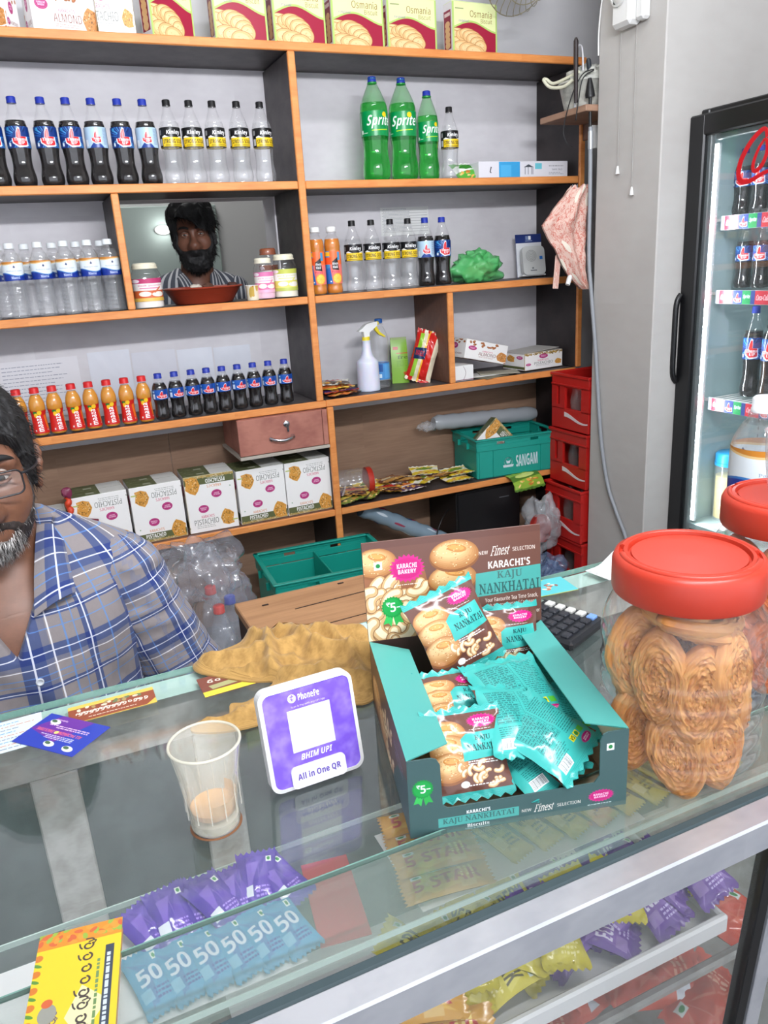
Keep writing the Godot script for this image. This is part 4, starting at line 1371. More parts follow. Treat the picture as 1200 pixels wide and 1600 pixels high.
func shelf_things() -> void:
	var r := rng(77)
	jar_thing("clear jar of white powder with cream lid and pink label beside the hatch", Vector3(0.392, H3 + 0.001, -0.065), 0.05, 0.148, rgb(236, 232, 226), rgb(226, 220, 196), jar_print(rgb(190, 60, 110), rgb(206, 96, 50), rgb(226, 186, 90)), 0.55)
	jar_thing("narrow jar with pink label right of the little cup", Vector3(0.806, H3 + 0.001, -0.065), 0.036, 0.143, rgb(236, 190, 206), rgb(228, 222, 200), jar_print(rgb(220, 120, 170), rgb(226, 110, 160), rgb(236, 180, 205)), 0.6)
	jar_thing("wide jar with yellow-green label beside the tall divider", Vector3(0.888, H3 + 0.001, -0.075), 0.045, 0.152, rgb(238, 232, 214), rgb(232, 226, 200), jar_print(rgb(200, 205, 90), rgb(226, 220, 110), rgb(190, 200, 96)), 0.6)
	jar_thing("jar with brown lid behind the two labelled jars", Vector3(0.868, H3 + 0.001, -0.2), 0.036, 0.178, rgb(226, 200, 180), rgb(150, 84, 56), jar_print(rgb(150, 84, 56), rgb(206, 150, 110), rgb(226, 200, 170)), 0.6)
	# bowl with pieces of dry coconut
	var bowl := thing("red_bowl", "wide shallow reddish-brown bowl on the third shelf in front of the hatch", "bowl", Vector3(0.598, H3 + 0.001, -0.15))
	var g := Geo.new()
	g.lathe([Vector2(0, 0.0), Vector2(0.1, 0), Vector2(0.104, 0.004), Vector2(0.135, 0.05), Vector2(0.143, 0.053), Vector2(0.144, 0.057), Vector2(0.138, 0.058), Vector2(0.131, 0.054), Vector2(0.1, 0.006), Vector2(0, 0.006)], 40)
	obj("bowl_body", g, sm(rgb(152, 56, 34), 0.35), bowl)
	g = Geo.new()
	g.lathe([Vector2(0.118, 0.03), Vector2(0.124, 0.033), Vector2(0.12, 0.036)], 40)
	obj("rib", g, sm(rgb(140, 50, 30), 0.35), bowl)
	for k in 3:
		g = Geo.new()
		g.blob(Vector3.ZERO, Vector3(0.022, 0.016, 0.018), 10, noise(20 + k, 0.4), 0.5)
		var p := obj("coconut_piece", g, sm([rgb(70, 40, 32), rgb(200, 190, 176), rgb(86, 54, 40)][k], 0.8))
		p.position = Vector3([0.7, 0.575, 0.63][k], H3 + 0.052, [-0.12, -0.16, -0.2][k])
		tag(p, ["dark piece of dry coconut on the bowl's right rim", "pale scrap in the middle of the reddish bowl", "brown piece of dry coconut at the back of the bowl"][k], "food", "pieces in the bowl")
	var cup := thing("paper_cup", "tiny printed paper cup on the third shelf between bowl and jars", "cup", Vector3(0.757, H3 + 0.001, -0.06))
	g = Geo.new()
	g.lathe([Vector2(0, 0.0), Vector2(0.021, 0), Vector2(0.024, 0.05), Vector2(0.0255, 0.052), Vector2(0.0235, 0.052), Vector2(0.02, 0.004), Vector2(0, 0.004)], 24)
	var c := Canvas.new(128, 64, rgb(232, 222, 196))
	for k in 12: c.ell(r.randf() * 128, 10 + r.randf() * 40, 9, 6, [rgb(190, 90, 50), rgb(206, 170, 80), rgb(240, 236, 220)][k % 3], r.randf() * 3)
	obj("cup_wall", g, printed(c.tex(), 0.5), cup)
	g = Geo.new()
	g.lathe([Vector2(0.0235, 0.05), Vector2(0.026, 0.0505), Vector2(0.026, 0.0525), Vector2(0.0235, 0.053)], 24)
	obj("rim", g, M.paper, cup)
	# papers taped on the back panel
	c = Canvas.new(256, 256, rgb(222, 220, 224))
	for k in 14: c.small_print(20, 24 + k * 16, 200, 1, 8, rgb(150, 152, 166), r, 0.35)
	var written := printed(c.tex(), 0.5)
	c = Canvas.new(256, 128, rgb(226, 226, 224))
	for k in 9: c.rect(8, 14 + k * 12, 240, 1.5, rgb(150, 150, 150))
	for k in 9: c.small_print(14, 8 + k * 12, 150, 1, 5, rgb(140, 140, 150), r, 0.4)
	var ruled := printed(c.tex(), 0.4)
	var gloss := sm(rgb(222, 224, 232), 0.12)
	var spots := [[-0.14, 0.14, 0.98, 1.19, written, "handwritten sheet taped up behind the mango drinks"], [0.175, 0.324, 0.99, 1.196, gloss, "glossy plastic-covered sheet behind the last mango drinks"], [0.33, 0.492, 0.985, 1.18, sm(rgb(212, 212, 220), 0.3), "pale sheet behind the first small cola bottles"], [0.499, 0.634, 0.98, 1.175, gloss, "glossy sheet behind the middle small cola bottles"], [0.64, 0.786, 0.98, 1.17, sm(rgb(216, 218, 226), 0.16), "glossy sheet nearest the divider behind the small cola bottles"], [1.39, 1.612, 1.55, 1.66, ruled, "small ruled sheet taped up behind the clear soda bottles"]]
	for s in spots:
		var rows := []
		var nz := noise(int(s[0] * 100) + 40, 0.05)
		for i in 9:
			var row := PackedVector3Array()
			for j in 13:
				var x: float = lerpf(s[0], s[1], j / 12.0)
				var y: float = lerpf(s[3], s[2], i / 8.0)
				row.append(Vector3(x, y, -0.3035 + 0.0035 * absf(nz.get_noise_2d(x * 200.0, y * 200.0)) + 0.006 * pow(i / 8.0, 3) * (j / 12.0)))
			rows.append(row)
		g = Geo.new()
		g.grid(rows, false, true)
		var rows2 := []
		for row in rows:
			var b := PackedVector3Array()
			for q in row: b.append(q - Vector3(0, 0, 0.0004))
			rows2.append(b)
		g.grid(rows2)
		tag(obj("paper_sheet", g, s[4]), s[5], "paper")
	# third shelf, right: green bag, card stand, sound box
	g = Geo.new()
	g.blob(Vector3(0, 0.05, 0), Vector3(0.118, 0.06, 0.075), 22, noise(31, 0.16, 3), 0.55, 0.0)
	g.blob(Vector3(0.01, 0.105, 0), Vector3(0.05, 0.028, 0.03), 14, noise(33, 0.2), 0.8)
	var bagm := sm(Color(rgb(90, 190, 110).r, rgb(90, 190, 110).g, rgb(90, 190, 110).b, 0.72), 0.3)
	bagm.transparency = BaseMaterial3D.TRANSPARENCY_ALPHA
	var bag := thing("plastic_bag", "crumpled green plastic bag of groceries on the third shelf", "bag", Vector3(1.735, H3 + 0.002, -0.13), 0.1)
	obj("bag_film", g, bagm, bag)
	g = Geo.new()
	g.blob(Vector3(0.02, 0.04, 0), Vector3(0.075, 0.036, 0.05), 14, noise(35, 0.5), 0.4, 0.003)
	obj("contents", g, sm(rgb(196, 176, 130), 0.8), bag)
	c = Canvas.new(160, 224, rgb(224, 226, 230))
	c.rect(0, 0, 160, 44, rgb(28, 48, 110))
	c.rect(62, 8, 16, 20, rgb(120, 140, 180))
	c.rect(80, 8, 16, 20, Color.WHITE)
	c.rect(60, 32, 44, 4, rgb(150, 165, 200))
	var stand := thing("card_stand", "upright white payment card with a navy header on the third shelf", "sign", Vector3(2.062, H3 + 0.001, -0.215), -0.18)
	stand.rotation.x = -0.14
	g = Geo.new()
	g.box(Vector3(0, 0.092, 0), Vector3(0.122, 0.182, 0.004), 0.001, [Rect2(0, 0, 1, 1), Rect2(0.1, 0.8, 0.1, 0.1), Rect2(0.1, 0.8, 0.1, 0.1), Rect2(0.1, 0.8, 0.1, 0.1), Rect2(0.1, 0.8, 0.1, 0.1), Rect2(0.1, 0.8, 0.1, 0.1)])
	obj("card", g, printed(c.tex(), 0.35), stand)
	g = Geo.new()
	g.box(Vector3(0, 0.004, 0.02), Vector3(0.11, 0.007, 0.05), 0.002)
	obj("foot", g, M.white_plastic, stand)
	var sb := thing("sound_box", "grey-white rounded payment speaker leaning against the navy-headed card", "speaker", Vector3(2.055, H3 + 0.009, -0.175), -0.15)
	sb.rotation.x = -0.2
	g = Geo.new()
	g.x = Transform3D(Basis.IDENTITY, Vector3(0, 0.062, 0))
	g.prism(round_rect(0.105, 0.122, 0.02), -0.012, 0.012)
	obj("casing", g, sm(rgb(206, 208, 206), 0.45), sb)
	g = Geo.new()
	for k in 4: g.lathe([Vector2(0.004 + k * 0.006, 0.0), Vector2(0.0055 + k * 0.006, 0.0006), Vector2(0.007 + k * 0.006, 0.0)], 24)
	var gr := obj("speaker_grille", g, sm(rgb(170, 172, 170), 0.6), sb)
	gr.transform = Transform3D(Basis.from_euler(Vector3(PI / 2, 0, 0)), Vector3(-0.012, 0.082, 0.0122))
	g = Geo.new()
	g.box(Vector3(0.034, 0.072, 0.0125), Vector3(0.014, 0.014, 0.001), 0.0003)
	obj("blue_mark", g, sm(rgb(40, 120, 205), 0.4), sb)
	g = Geo.new()
	g.box(Vector3(-0.005, 0.02, 0.0125), Vector3(0.03, 0.004, 0.001), 0.0003)
	g.box(Vector3(-0.008, 0.03, 0.0125), Vector3(0.008, 0.006, 0.001), 0.0003)
	obj("printed_line", g, sm(rgb(100, 104, 110), 0.5), sb)
	# green and white packet beside the long box
	var pk := obj("snack_packet", packet_geo(0.15, 0.1, 0.02, 61), snack_print(rgb(86, 170, 60), rgb(236, 238, 232), rgb(60, 140, 50), 3))
	tag(pk, "green and white packet lying at the long box's left end", "packet")
	lay(pk, Vector3(1.69, H2 + 0.03, -0.1), 0.15, -0.75)
	# fourth shelf, right bay
	var sp := thing("spray_bottle", "white spray bottle with yellow trigger on the fourth shelf", "bottle", Vector3(1.207, H4 + 0.001, -0.105), 0.15)
	g = Geo.new()
	g.lathe(soft([Vector2(0, 0.003), Vector2(0.04, 0), Vector2(0.046, 0.006), Vector2(0.045, 0.05), Vector2(0.044, 0.105), Vector2(0.04, 0.118), Vector2(0.026, 0.135), Vector2(0.019, 0.16), Vector2(0.0165, 0.19), Vector2(0.0165, 0.198), Vector2(0, 0.198)]), 32)
	var milk := sm(rgb(220, 222, 238), 0.35)
	milk.subsurf_scatter_enabled = true
	milk.subsurf_scatter_strength = 0.4
	obj("bottle_body", g, milk, sp)
	obj("collar", cap_shape(0.0165, 0.193, 0.212, 20), sm(rgb(226, 205, 40), 0.4), sp)
	g = Geo.new()
	g.prism(PackedVector2Array([Vector2(-0.012, 0.21), Vector2(0.012, 0.21), Vector2(0.014, 0.228), Vector2(0.052, 0.252), Vector2(0.052, 0.266), Vector2(0.03, 0.266), Vector2(0.0, 0.26), Vector2(-0.02, 0.245), Vector2(-0.034, 0.238), Vector2(-0.034, 0.234), Vector2(-0.014, 0.232)]), -0.010, 0.010)
	obj("spray_head", g, M.white_plastic, sp)
	g = Geo.new()
	g.prism(PackedVector2Array([Vector2(0.04, 0.252), Vector2(0.05, 0.25), Vector2(0.062, 0.226), Vector2(0.09, 0.206), Vector2(0.088, 0.202), Vector2(0.06, 0.215), Vector2(0.044, 0.232)]), -0.006, 0.006)
	g.tube([Vector3(0.05, 0.259, 0), Vector3(0.06, 0.26, 0)], 0.008, 12)
	obj("trigger", g, sm(rgb(226, 205, 40), 0.4), sp)
	c = Canvas.new(256, 128, rgb(70, 140, 200))
	for s in [0, 128]:
		c.rect(s + 6, 6, 50, 60, rgb(36, 84, 150))
		c.rect(s + 64, 10, 50, 108, rgb(86, 156, 212))
		c.rect(s + 10, 84, 40, 30, rgb(210, 226, 236))
	var wb := bottle("empty_water_bottle", "tall empty water bottle with blue cap behind the spray bottle", "bottle", "", {"pr": [Vector2(0, 0.01), Vector2(0.11, 0), Vector2(0.125, 0.02), Vector2(0.13, 0.08), Vector2(0.128, 0.36), Vector2(0.12, 0.45), Vector2(0.128, 0.55), Vector2(0.128, 0.7), Vector2(0.115, 0.77), Vector2(0.08, 0.85), Vector2(0.055, 0.9), Vector2(0.05, 0.92), Vector2(0.05, 0.98), Vector2(0, 0.98)], "h": 0.274, "shell": pane(0.06, rgb(225, 232, 238), 0.05), "cap_r": 0.06, "cap_y": 0.935, "cap": sm(rgb(40, 90, 160), 0.4), "label": [[0.12, 0.36, printed(c.tex(), 0.35), -PI / 2]]})
	wb.position = Vector3(1.285, H4 + 0.001, -0.15)
	c = Canvas.new(256, 256, rgb(126, 172, 58))
	for s in [0, 128]:
		c.rect(s + 8, 40, 20, 18, rgb(176, 60, 50))
		c.text("fresh", s + 24, 92, 70, 20, rgb(70, 96, 34), "Droid Serif Bold")
		c.rect(s + 20, 76, 80, 6, rgb(176, 90, 50))
		c.ell(s + 66, 206, 26, 12, rgb(176, 96, 40), 0.6)
		c.ell(s + 80, 214, 26, 10, rgb(80, 50, 30), -0.6)
		c.small_print(s + 20, 124, 90, 4, 9, rgb(104, 146, 50), r)
	var po := thing("tea_pouch", "upright green gusseted pouch between empty bottle and red snack packet", "packet", Vector3(1.392, H4 + 0.001, -0.2), -0.32)
	g = Geo.new()
	var rows := []
	for i in 13:
		var f := i / 12.0
		var wd := 0.036 - 0.002 * f
		var dp := 0.026 * (1.0 - pow(f, 2.5) * 0.93)
		var y := 0.178 * f
		var row := PackedVector3Array()
		for q in [Vector2(-1, 1), Vector2(0, 1.1), Vector2(1, 1), Vector2(1.0 - 0.5 * f, 0), Vector2(1, -1), Vector2(0, -1.1), Vector2(-1, -1), Vector2(-1.0 + 0.5 * f, 0), Vector2(-1, 1)]:
			row.append(Vector3(q.x * wd, y, q.y * dp))
		rows.append(row)
	g.grid(rows, false, false, Vector2(0, 1), Vector2(1, 0))
	g.flat([rows[0][0], rows[0][2], rows[0][4], rows[0][6]], [], Vector3.DOWN)
	obj("pouch_body", g, printed(c.tex(), 0.35), po)
	g = Geo.new()
	g.box(Vector3(0, 0.181, 0), Vector3(0.068, 0.012, 0.004), 0.001)
	obj("folded_top", g, sm(rgb(150, 168, 110), 0.4), po)
	c = Canvas.new(256, 256, rgb(206, 40, 34))
	for s in [0, 128]:
		c.rect(s + 36, 0, 22, 256, rgb(232, 220, 190))
		c.rect(s + 20, 20, 20, 216, rgb(150, 200, 60))
		c.rect(s + 58, 0, 8, 256, rgb(240, 180, 50))
		c.rect(s + 104, 0, 24, 256, rgb(226, 214, 186))
		c.poly([Vector2(s + 8, 96), Vector2(s + 70, 86), Vector2(s + 74, 142), Vector2(s + 12, 150)], rgb(30, 50, 90))
		c.text("MAGIC", s + 18, 104, 46, 26, rgb(214, 50, 60))
	pk = obj("snack_packet", packet_geo(0.11, 0.215, 0.034, 66), printed(c.tex(), 0.2))
	tag(pk, "puffed red and yellow noodle packet leaning by the short divider", "packet")
	pk.position = Vector3(1.474, H4 + 0.106, -0.13)
	pk.rotation = Vector3(-0.15, -0.5, -0.32)
	var pm := [snack_print(rgb(206, 120, 60), rgb(60, 40, 36), rgb(226, 190, 120), 4), snack_print(rgb(70, 50, 110), rgb(206, 90, 60), rgb(240, 200, 60), 5), snack_print(rgb(214, 110, 50), rgb(240, 206, 90), rgb(120, 40, 40), 6), snack_print(rgb(90, 70, 60), rgb(230, 226, 214), rgb(190, 60, 50), 7)]
	for k in 4:
		pk = obj("snack_packet", packet_geo(0.15, 0.11, 0.007, 70 + k), pm[k])
		tag(pk, ["flat orange-brown snack packet lowest of the pile by the tall divider", "flat purple snack packet second in the pile by the tall divider", "flat orange snack packet third in the pile by the tall divider", "flat brown snack packet topmost of the pile by the tall divider"][k], "packet", "flat packets on the fourth shelf")
		lay(pk, Vector3(1.068 - 0.006 * k, H4 + 0.008 + 0.013 * k, -0.085 - 0.012 * k), 0.3 - 0.2 * k)
	# drawer hung under the fourth shelf
	var dr := thing("drawer", "dusty pink wooden drawer with chrome pull hung under the fourth shelf", "drawer", Vector3(0.80, 0.787, -0.14))
	var pink := tri_mat(grime_tex(128, 128, rgb(176, 116, 100), rgb(150, 92, 80), 41, 0.03), 2.0, 0.6)
	g = Geo.new()
	slab(g, Vector3(-0.165, 0.004, -0.14), Vector3(0.165, 0.143, 0.135), 0.002)
	obj("drawer_case", g, pink, dr)
	g = Geo.new()
	slab(g, Vector3(-0.174, 0.006, 0.135), Vector3(0.155, 0.142, 0.152), 0.002)
	obj("drawer_front", g, pink, dr)
	g = Geo.new()
	slab(g, Vector3(0.157, 0.006, 0.13), Vector3(0.177, 0.142, 0.15), 0.001)
	obj("side_rail", g, pink, dr)
	g = Geo.new()
	slab(g, Vector3(-0.176, -0.008, -0.14), Vector3(0.178, 0.004, 0.154), 0.001)
	obj("bottom_board", g, sm(rgb(176, 168, 156), 0.6), dr)
	g = Geo.new()
	g.lathe([Vector2(0, 0), Vector2(0.009, 0), Vector2(0.007, 0.01), Vector2(0, 0.012)], 12)
	for s in [-1, 1]:
		var hn := obj("pull_mount", g, M.chrome, dr)
		hn.transform = Transform3D(Basis.from_euler(Vector3(PI / 2, 0, 0)), Vector3(s * 0.042 - 0.01, 0.058, 0.152))
	g = Geo.new()
	g.tube(line_pts([Vector3(-0.056, 0.062, 0.156), Vector3(-0.04, 0.056, 0.172), Vector3(-0.01, 0.052, 0.178), Vector3(0.02, 0.056, 0.172), Vector3(0.036, 0.062, 0.156)], 5), 0.0055, 10)
	obj("handle", g, M.chrome, dr)
	g = Geo.new()
	g.lathe([Vector2(0, 0), Vector2(0.012, 0), Vector2(0.012, 0.006), Vector2(0.008, 0.009), Vector2(0, 0.009)], 20)
	var lk := obj("lock", g, M.chrome, dr)
	lk.transform = Transform3D(Basis.from_euler(Vector3(PI / 2, 0, 0)), Vector3(0.012, 0.108, 0.152))
	g = Geo.new()
	g.box(Vector3(0.014, 0.094, 0.163), Vector3(0.007, 0.03, 0.0018), 0.0004)
	obj("key", g, M.chrome, dr)
	# little red and purple figure by the shopkeeper's shoulder
	var fg := thing("red_ornament", "red twisted ornament with purple top in front of the left cartons", "ornament", Vector3(0.014, H5 + 0.001, 0.02), 0.0)
	fg.position.z = -0.014
	g = Geo.new()
	var nz := noise(91, 0.3)
	g.blob(Vector3(0, 0.012, 0), Vector3(0.03, 0.014, 0.012), 12, nz, 0.3, 0.0)
	obj("foot", g, sm(rgb(196, 60, 36), 0.5), fg)
	g = Geo.new()
	var tw := []
	var tr := []
	for k in 40:
		tw.append(Vector3(0.004 * sin(k * 0.9), 0.01 + k * 0.0055, 0.004 * cos(k * 0.9)))
		tr.append(0.0095 + 0.0022 * sin(k * 1.3))
	g.tube(tw, tr, 10)
	obj("stem", g, sm(rgb(212, 66, 34), 0.45), fg)
	g = Geo.new()
	g.blob(Vector3(0, 0.238, 0), Vector3(0.017, 0.02, 0.012), 12, noise(92, 0.5), 0.4)
	obj("purple_top", g, sm(rgb(122, 44, 74), 0.4), fg)
	g = Geo.new()
	g.tube(line_pts([Vector3(-0.01, 0.145, 0.004), Vector3(0.02, 0.14, 0.012), Vector3(0.06, 0.13, 0.012), Vector3(0.085, 0.122, 0.008)], 4), 0.008, 8)
	obj("dark_strand", g, sm(rgb(116, 40, 56), 0.5), fg)

# open crate; slots: gaps in the front rim band as [from, to] in parts of its width
func crate_geo(w: float, d: float, h: float, m: Material, o: Node3D, inner := false) -> void:
	var t := 0.006
	var band := h * 0.3
	var g := Geo.new()
	slab(g, Vector3(-w / 2, 0, -d / 2), Vector3(w / 2, 0.006, d / 2), 0.001)
	obj("crate_floor", g, m, o)
	for s in [-1, 1]:
		g = Geo.new()
		slab(g, Vector3(-w / 2, 0.004, s * d / 2 - t / 2), Vector3(w / 2, h - band, s * d / 2 + t / 2), 0.001)
		var z: float = s * (d / 2 + 0.006)
		var y0 := h - band
		var ym := h - band * 0.42
		slab(g, Vector3(-w / 2 - 0.006, y0, z - t), Vector3(w / 2 + 0.006, ym - 0.006, z), 0.0015)
		slab(g, Vector3(-w / 2 - 0.006, ym + 0.006, z - t), Vector3(w / 2 + 0.006, h, z), 0.0015)
		var cuts := [-0.5, -0.26, -0.16, 0.16, 0.26, 0.5]
		for k in range(0, 6, 2): slab(g, Vector3(cuts[k] * w - (0.006 if k == 0 else 0.0), ym - 0.006, z - t), Vector3(cuts[k + 1] * w + (0.006 if k == 4 else 0.0), ym + 0.006, z), 0.0)
		for k in [-0.47, -0.3, 0.3, 0.47]: slab(g, Vector3(k * w - 0.003, 0.004, s * d / 2 + (t / 2 if s > 0 else -t / 2 - 0.004)), Vector3(k * w + 0.003, y0, s * d / 2 + (t / 2 + 0.004 if s > 0 else -t / 2)), 0.0)
		obj("long_wall", g, m, o)
	for s in [-1, 1]:
		g = Geo.new()
		slab(g, Vector3(s * w / 2 - t / 2, 0.004, -d / 2), Vector3(s * w / 2 + t / 2, h - band, d / 2), 0.001)
		var x: float = s * (w / 2 + 0.006)
		slab(g, Vector3(minf(x, x - s * t), h - band, -d / 2 - 0.006), Vector3(maxf(x, x - s * t), h - band * 0.62, d / 2 + 0.006), 0.0015)
		slab(g, Vector3(minf(x, x - s * t), h - band * 0.62, -d / 2 - 0.006), Vector3(maxf(x, x - s * t), h, -d * 0.16), 0.0015)
		slab(g, Vector3(minf(x, x - s * t), h - band * 0.62, d * 0.16), Vector3(maxf(x, x - s * t), h, d / 2 + 0.006), 0.0015)
		slab(g, Vector3(minf(x, x - s * t), h - band * 0.2, -d * 0.17), Vector3(maxf(x, x - s * t), h, d * 0.17), 0.0015)
		for k in [-0.2, 0.2]: slab(g, Vector3(s * (w / 2) + (0.0 if s > 0 else -0.018), h - band, k * d - 0.004), Vector3(s * (w / 2) + (0.018 if s > 0 else 0.0), h - band * 0.5, k * d + 0.004), 0.001)
		obj("end_wall", g, m, o)
	g = Geo.new()
	for q in [[0, -1], [0, 1], [1, -1], [1, 1]]:
		if q[0] == 0: slab(g, Vector3(-w / 2 - 0.012, h - 0.006, q[1] * (d / 2 + 0.004) - 0.009), Vector3(w / 2 + 0.012, h + 0.001, q[1] * (d / 2 + 0.004) + 0.009), 0.002)
		else: slab(g, Vector3(q[1] * (w / 2 + 0.004) - 0.009, h - 0.006, -d / 2 - 0.012), Vector3(q[1] * (w / 2 + 0.004) + 0.009, h + 0.001, d / 2 + 0.012), 0.002)
	obj("rim", g, m, o)
	if inner:
		g = Geo.new()
		slab(g, Vector3(-0.003, 0.006, -d / 2 + t), Vector3(0.003, h * 0.86, d / 2 - t), 0.001)
		obj("divider", g, m, o)

func word_mesh(s: String, w: float, h: float, depth: float, font := "Droid Sans") -> ArrayMesh:
	var f := SystemFont.new()
	f.font_names = PackedStringArray([font])
	f.font_weight = 700
	var tm := TextMesh.new()
	tm.font = f
	tm.text = s
	tm.font_size = 48
	tm.depth = 1.0
	tm.pixel_size = 1.0
	tm.curve_step = 2.0
	var arr := tm.get_mesh_arrays()
	var vs: PackedVector3Array = arr[Mesh.ARRAY_VERTEX]
	var lo := Vector3.ONE * 1e9
	var hi := -lo
	for q in vs:
		lo = lo.min(q)
		hi = hi.max(q)
	for i in vs.size():
		var q := (vs[i] - lo) / (hi - lo)
		vs[i] = Vector3((q.x - 0.5) * w, (q.y - 0.5) * h, q.z * depth)
	arr[Mesh.ARRAY_VERTEX] = vs
	var m := ArrayMesh.new()
	m.add_surface_from_arrays(Mesh.PRIMITIVE_TRIANGLES, arr)
	return m

func lower_things() -> void:
	var teal := sm(rgb(22, 150, 134), 0.4)
	teal.subsurf_scatter_enabled = false
	var r := rng(51)
	# crate on the fifth shelf
	var cr := thing("teal_crate", "teal plastic crate with white lettering overhanging the fifth shelf's edge", "crate", Vector3(1.868, H5 + 0.002, -0.135), -0.115)
	crate_geo(0.385, 0.245, 0.175, teal, cr)
	var lt := sm(rgb(196, 214, 220), 0.5)
	var w := obj("lettering", word_mesh("SANGAM", 0.105, 0.052, 0.001), lt, cr)
	w.position = Vector3(0.045, 0.062, 0.1255)
	w.rotation.z = 0.03
	var g := Geo.new()
	for k in 24:
		var a := TAU * k / 24
		g.flat([Vector3(cos(a) * 0.016, sin(a) * 0.016, 0), Vector3(cos(a) * 0.021, sin(a) * 0.021, 0), Vector3(cos(a + 0.2) * 0.021, sin(a + 0.2) * 0.021, 0), Vector3(cos(a + 0.2) * 0.016, sin(a + 0.2) * 0.016, 0)], [], Vector3(0, 0, 1))
	g.prism(PackedVector2Array([Vector2(-0.011, 0.008), Vector2(-0.004, 0.004), Vector2(0.004, 0.004), Vector2(0.011, 0.008), Vector2(0.007, -0.007), Vector2(-0.007, -0.007)]), -0.0005, 0.0003)
	g.prism(PackedVector2Array([Vector2(-0.026, -0.013), Vector2(0.026, -0.013), Vector2(0.023, -0.024), Vector2(-0.023, -0.024)]), -0.0005, 0.0004)
	var e := obj("emblem", g, lt, cr)
	e.position = Vector3(-0.045, 0.062, 0.1255)
	var o := thing("biscuit_carton", "white pistachio carton sticking corner-up out of the teal crate", "box", Vector3(1.80, 0.655, -0.12), -0.1)
	o.rotation.z = -0.86
	o.rotation.x = -0.12
	g = Geo.new()
	var one := Rect2(0, 0.8, 0.5, 0.195)
	var ol := Rect2(0.52, 0.02, 0.2, 0.2)
	g.box(Vector3(0, 0, 0), Vector3(0.155, 0.155, 0.05), 0.001, [Rect2(0.5, 0.62, -0.5, -0.3), one, ol, ol, ol, ol])
	obj("carton_body", g, M.pistachio, o)
	g = Geo.new()
	g.box(Vector3(0.0785, 0, 0), Vector3(0.0016, 0.15, 0.046), 0.0004)
	obj("end_flap", g, sm(rgb(92, 98, 62), 0.5), o)
	# roll of plastic film lying across the crate's back
	var rl := thing("film_roll", "long roll of clear plastic bags lying across the teal crate's back", "roll", Vector3(1.83, 0.742, -0.235))
	rl.rotation.z = -0.05
	g = Geo.new()
	var path := []
	var rad := []
	for k in 22:
		var x := lerpf(-0.27, 0.27, k / 21.0)
		path.append(Vector3(x, 0.0, 0))
		rad.append(0.034 + 0.0018 * sin(k * 2.1) - (0.01 if k in [0, 21] else 0.0))
	g.tube(path, rad, 18)
	var film := sm(Color(0.72, 0.74, 0.76, 0.75), 0.22)
	film.transparency = BaseMaterial3D.TRANSPARENCY_ALPHA
	obj("film", g, film, rl)
	g = Geo.new()
	g.tube([Vector3(-0.26, 0, 0), Vector3(0.26, 0, 0)], 0.014, 14)
	obj("core", g, sm(rgb(150, 146, 140), 0.7), rl)
	g = Geo.new()
	g.blob(Vector3(-0.30, -0.012, 0), Vector3(0.05, 0.022, 0.02), 12, noise(52, 0.5), 0.6)
	obj("loose_end", g, M.film, rl)
	# empty jar lying on its side
	var jar := thing("empty_jar", "empty ribbed jar with red lid lying on the fifth shelf", "jar", Vector3(1.115, H5 + 0.06, -0.14), -0.12)
	jar.rotation.z = -PI / 2
	g = Geo.new()
	var pr := [Vector2(0, -0.10), Vector2(0.045, -0.10), Vector2(0.055, -0.09)]
	for k in 5:
		pr.append(Vector2(0.057, -0.075 + k * 0.026))
		pr.append(Vector2(0.0545, -0.062 + k * 0.026))
	pr.append_array([Vector2(0.05, 0.06), Vector2(0.048, 0.075), Vector2(0.048, 0.09)])
	g.lathe(soft(pr, 2), 28)
	obj("jar_body", g, pane(0.1, rgb(230, 232, 232), 0.06), jar)
	g = Geo.new()
	g.lathe([Vector2(0, 0.062), Vector2(0.056, 0.062), Vector2(0.056, 0.083), Vector2(0.052, 0.087), Vector2(0, 0.087)], 28)
	obj("lid", g, sm(rgb(180, 48, 34), 0.4), jar)
	# snack packets spread on the fifth shelf
	var kinds := [snack_print(rgb(226, 196, 50), rgb(240, 236, 214), rgb(120, 150, 50), 11), snack_print(rgb(80, 40, 40), rgb(216, 170, 70), rgb(190, 50, 40), 12), snack_print(rgb(120, 140, 50), rgb(60, 50, 40), rgb(226, 200, 90), 13), snack_print(rgb(200, 150, 80), rgb(110, 60, 50), rgb(240, 224, 190), 14), snack_print(rgb(90, 60, 90), rgb(236, 226, 220), rgb(214, 120, 60), 15)]
	M.snack_kinds = kinds
	var spots := [[1.06, -0.05, 0.011, 0.3, 2], [1.10, -0.11, 0.022, -0.4, 1], [1.16, -0.06, 0.012, 0.9, 2], [1.20, -0.15, 0.024, 0.1, 0], [1.25, -0.08, 0.018, -0.6, 1], [1.30, -0.16, 0.03, 0.4, 3], [1.34, -0.07, 0.014, 0.2, 4], [1.37, -0.13, 0.03, -0.3, 3], [1.43, -0.09, 0.024, 0.5, 0], [1.47, -0.16, 0.04, -0.2, 0], [1.52, -0.11, 0.03, 0.15, 3], [1.57, -0.06, 0.014, -0.1, 0], [1.6, -0.1, 0.03, 0.1, 0], [1.03, -0.14, 0.02, 1.2, 4]]
	var where := ["at the tall divider, front", "under the lying jar's front", "in front of the jar's red lid", "behind the jar's red lid", "dark one right of the red lid", "pale brown one at the back", "purple one at the shelf's front edge", "pale brown one amid the pile", "yellow one mid-pile", "yellow one at the pile's back", "pale brown one near the crate", "yellow one at the front beside the crate", "yellow one touching the teal crate", "purple one tucked in the divider's corner"]
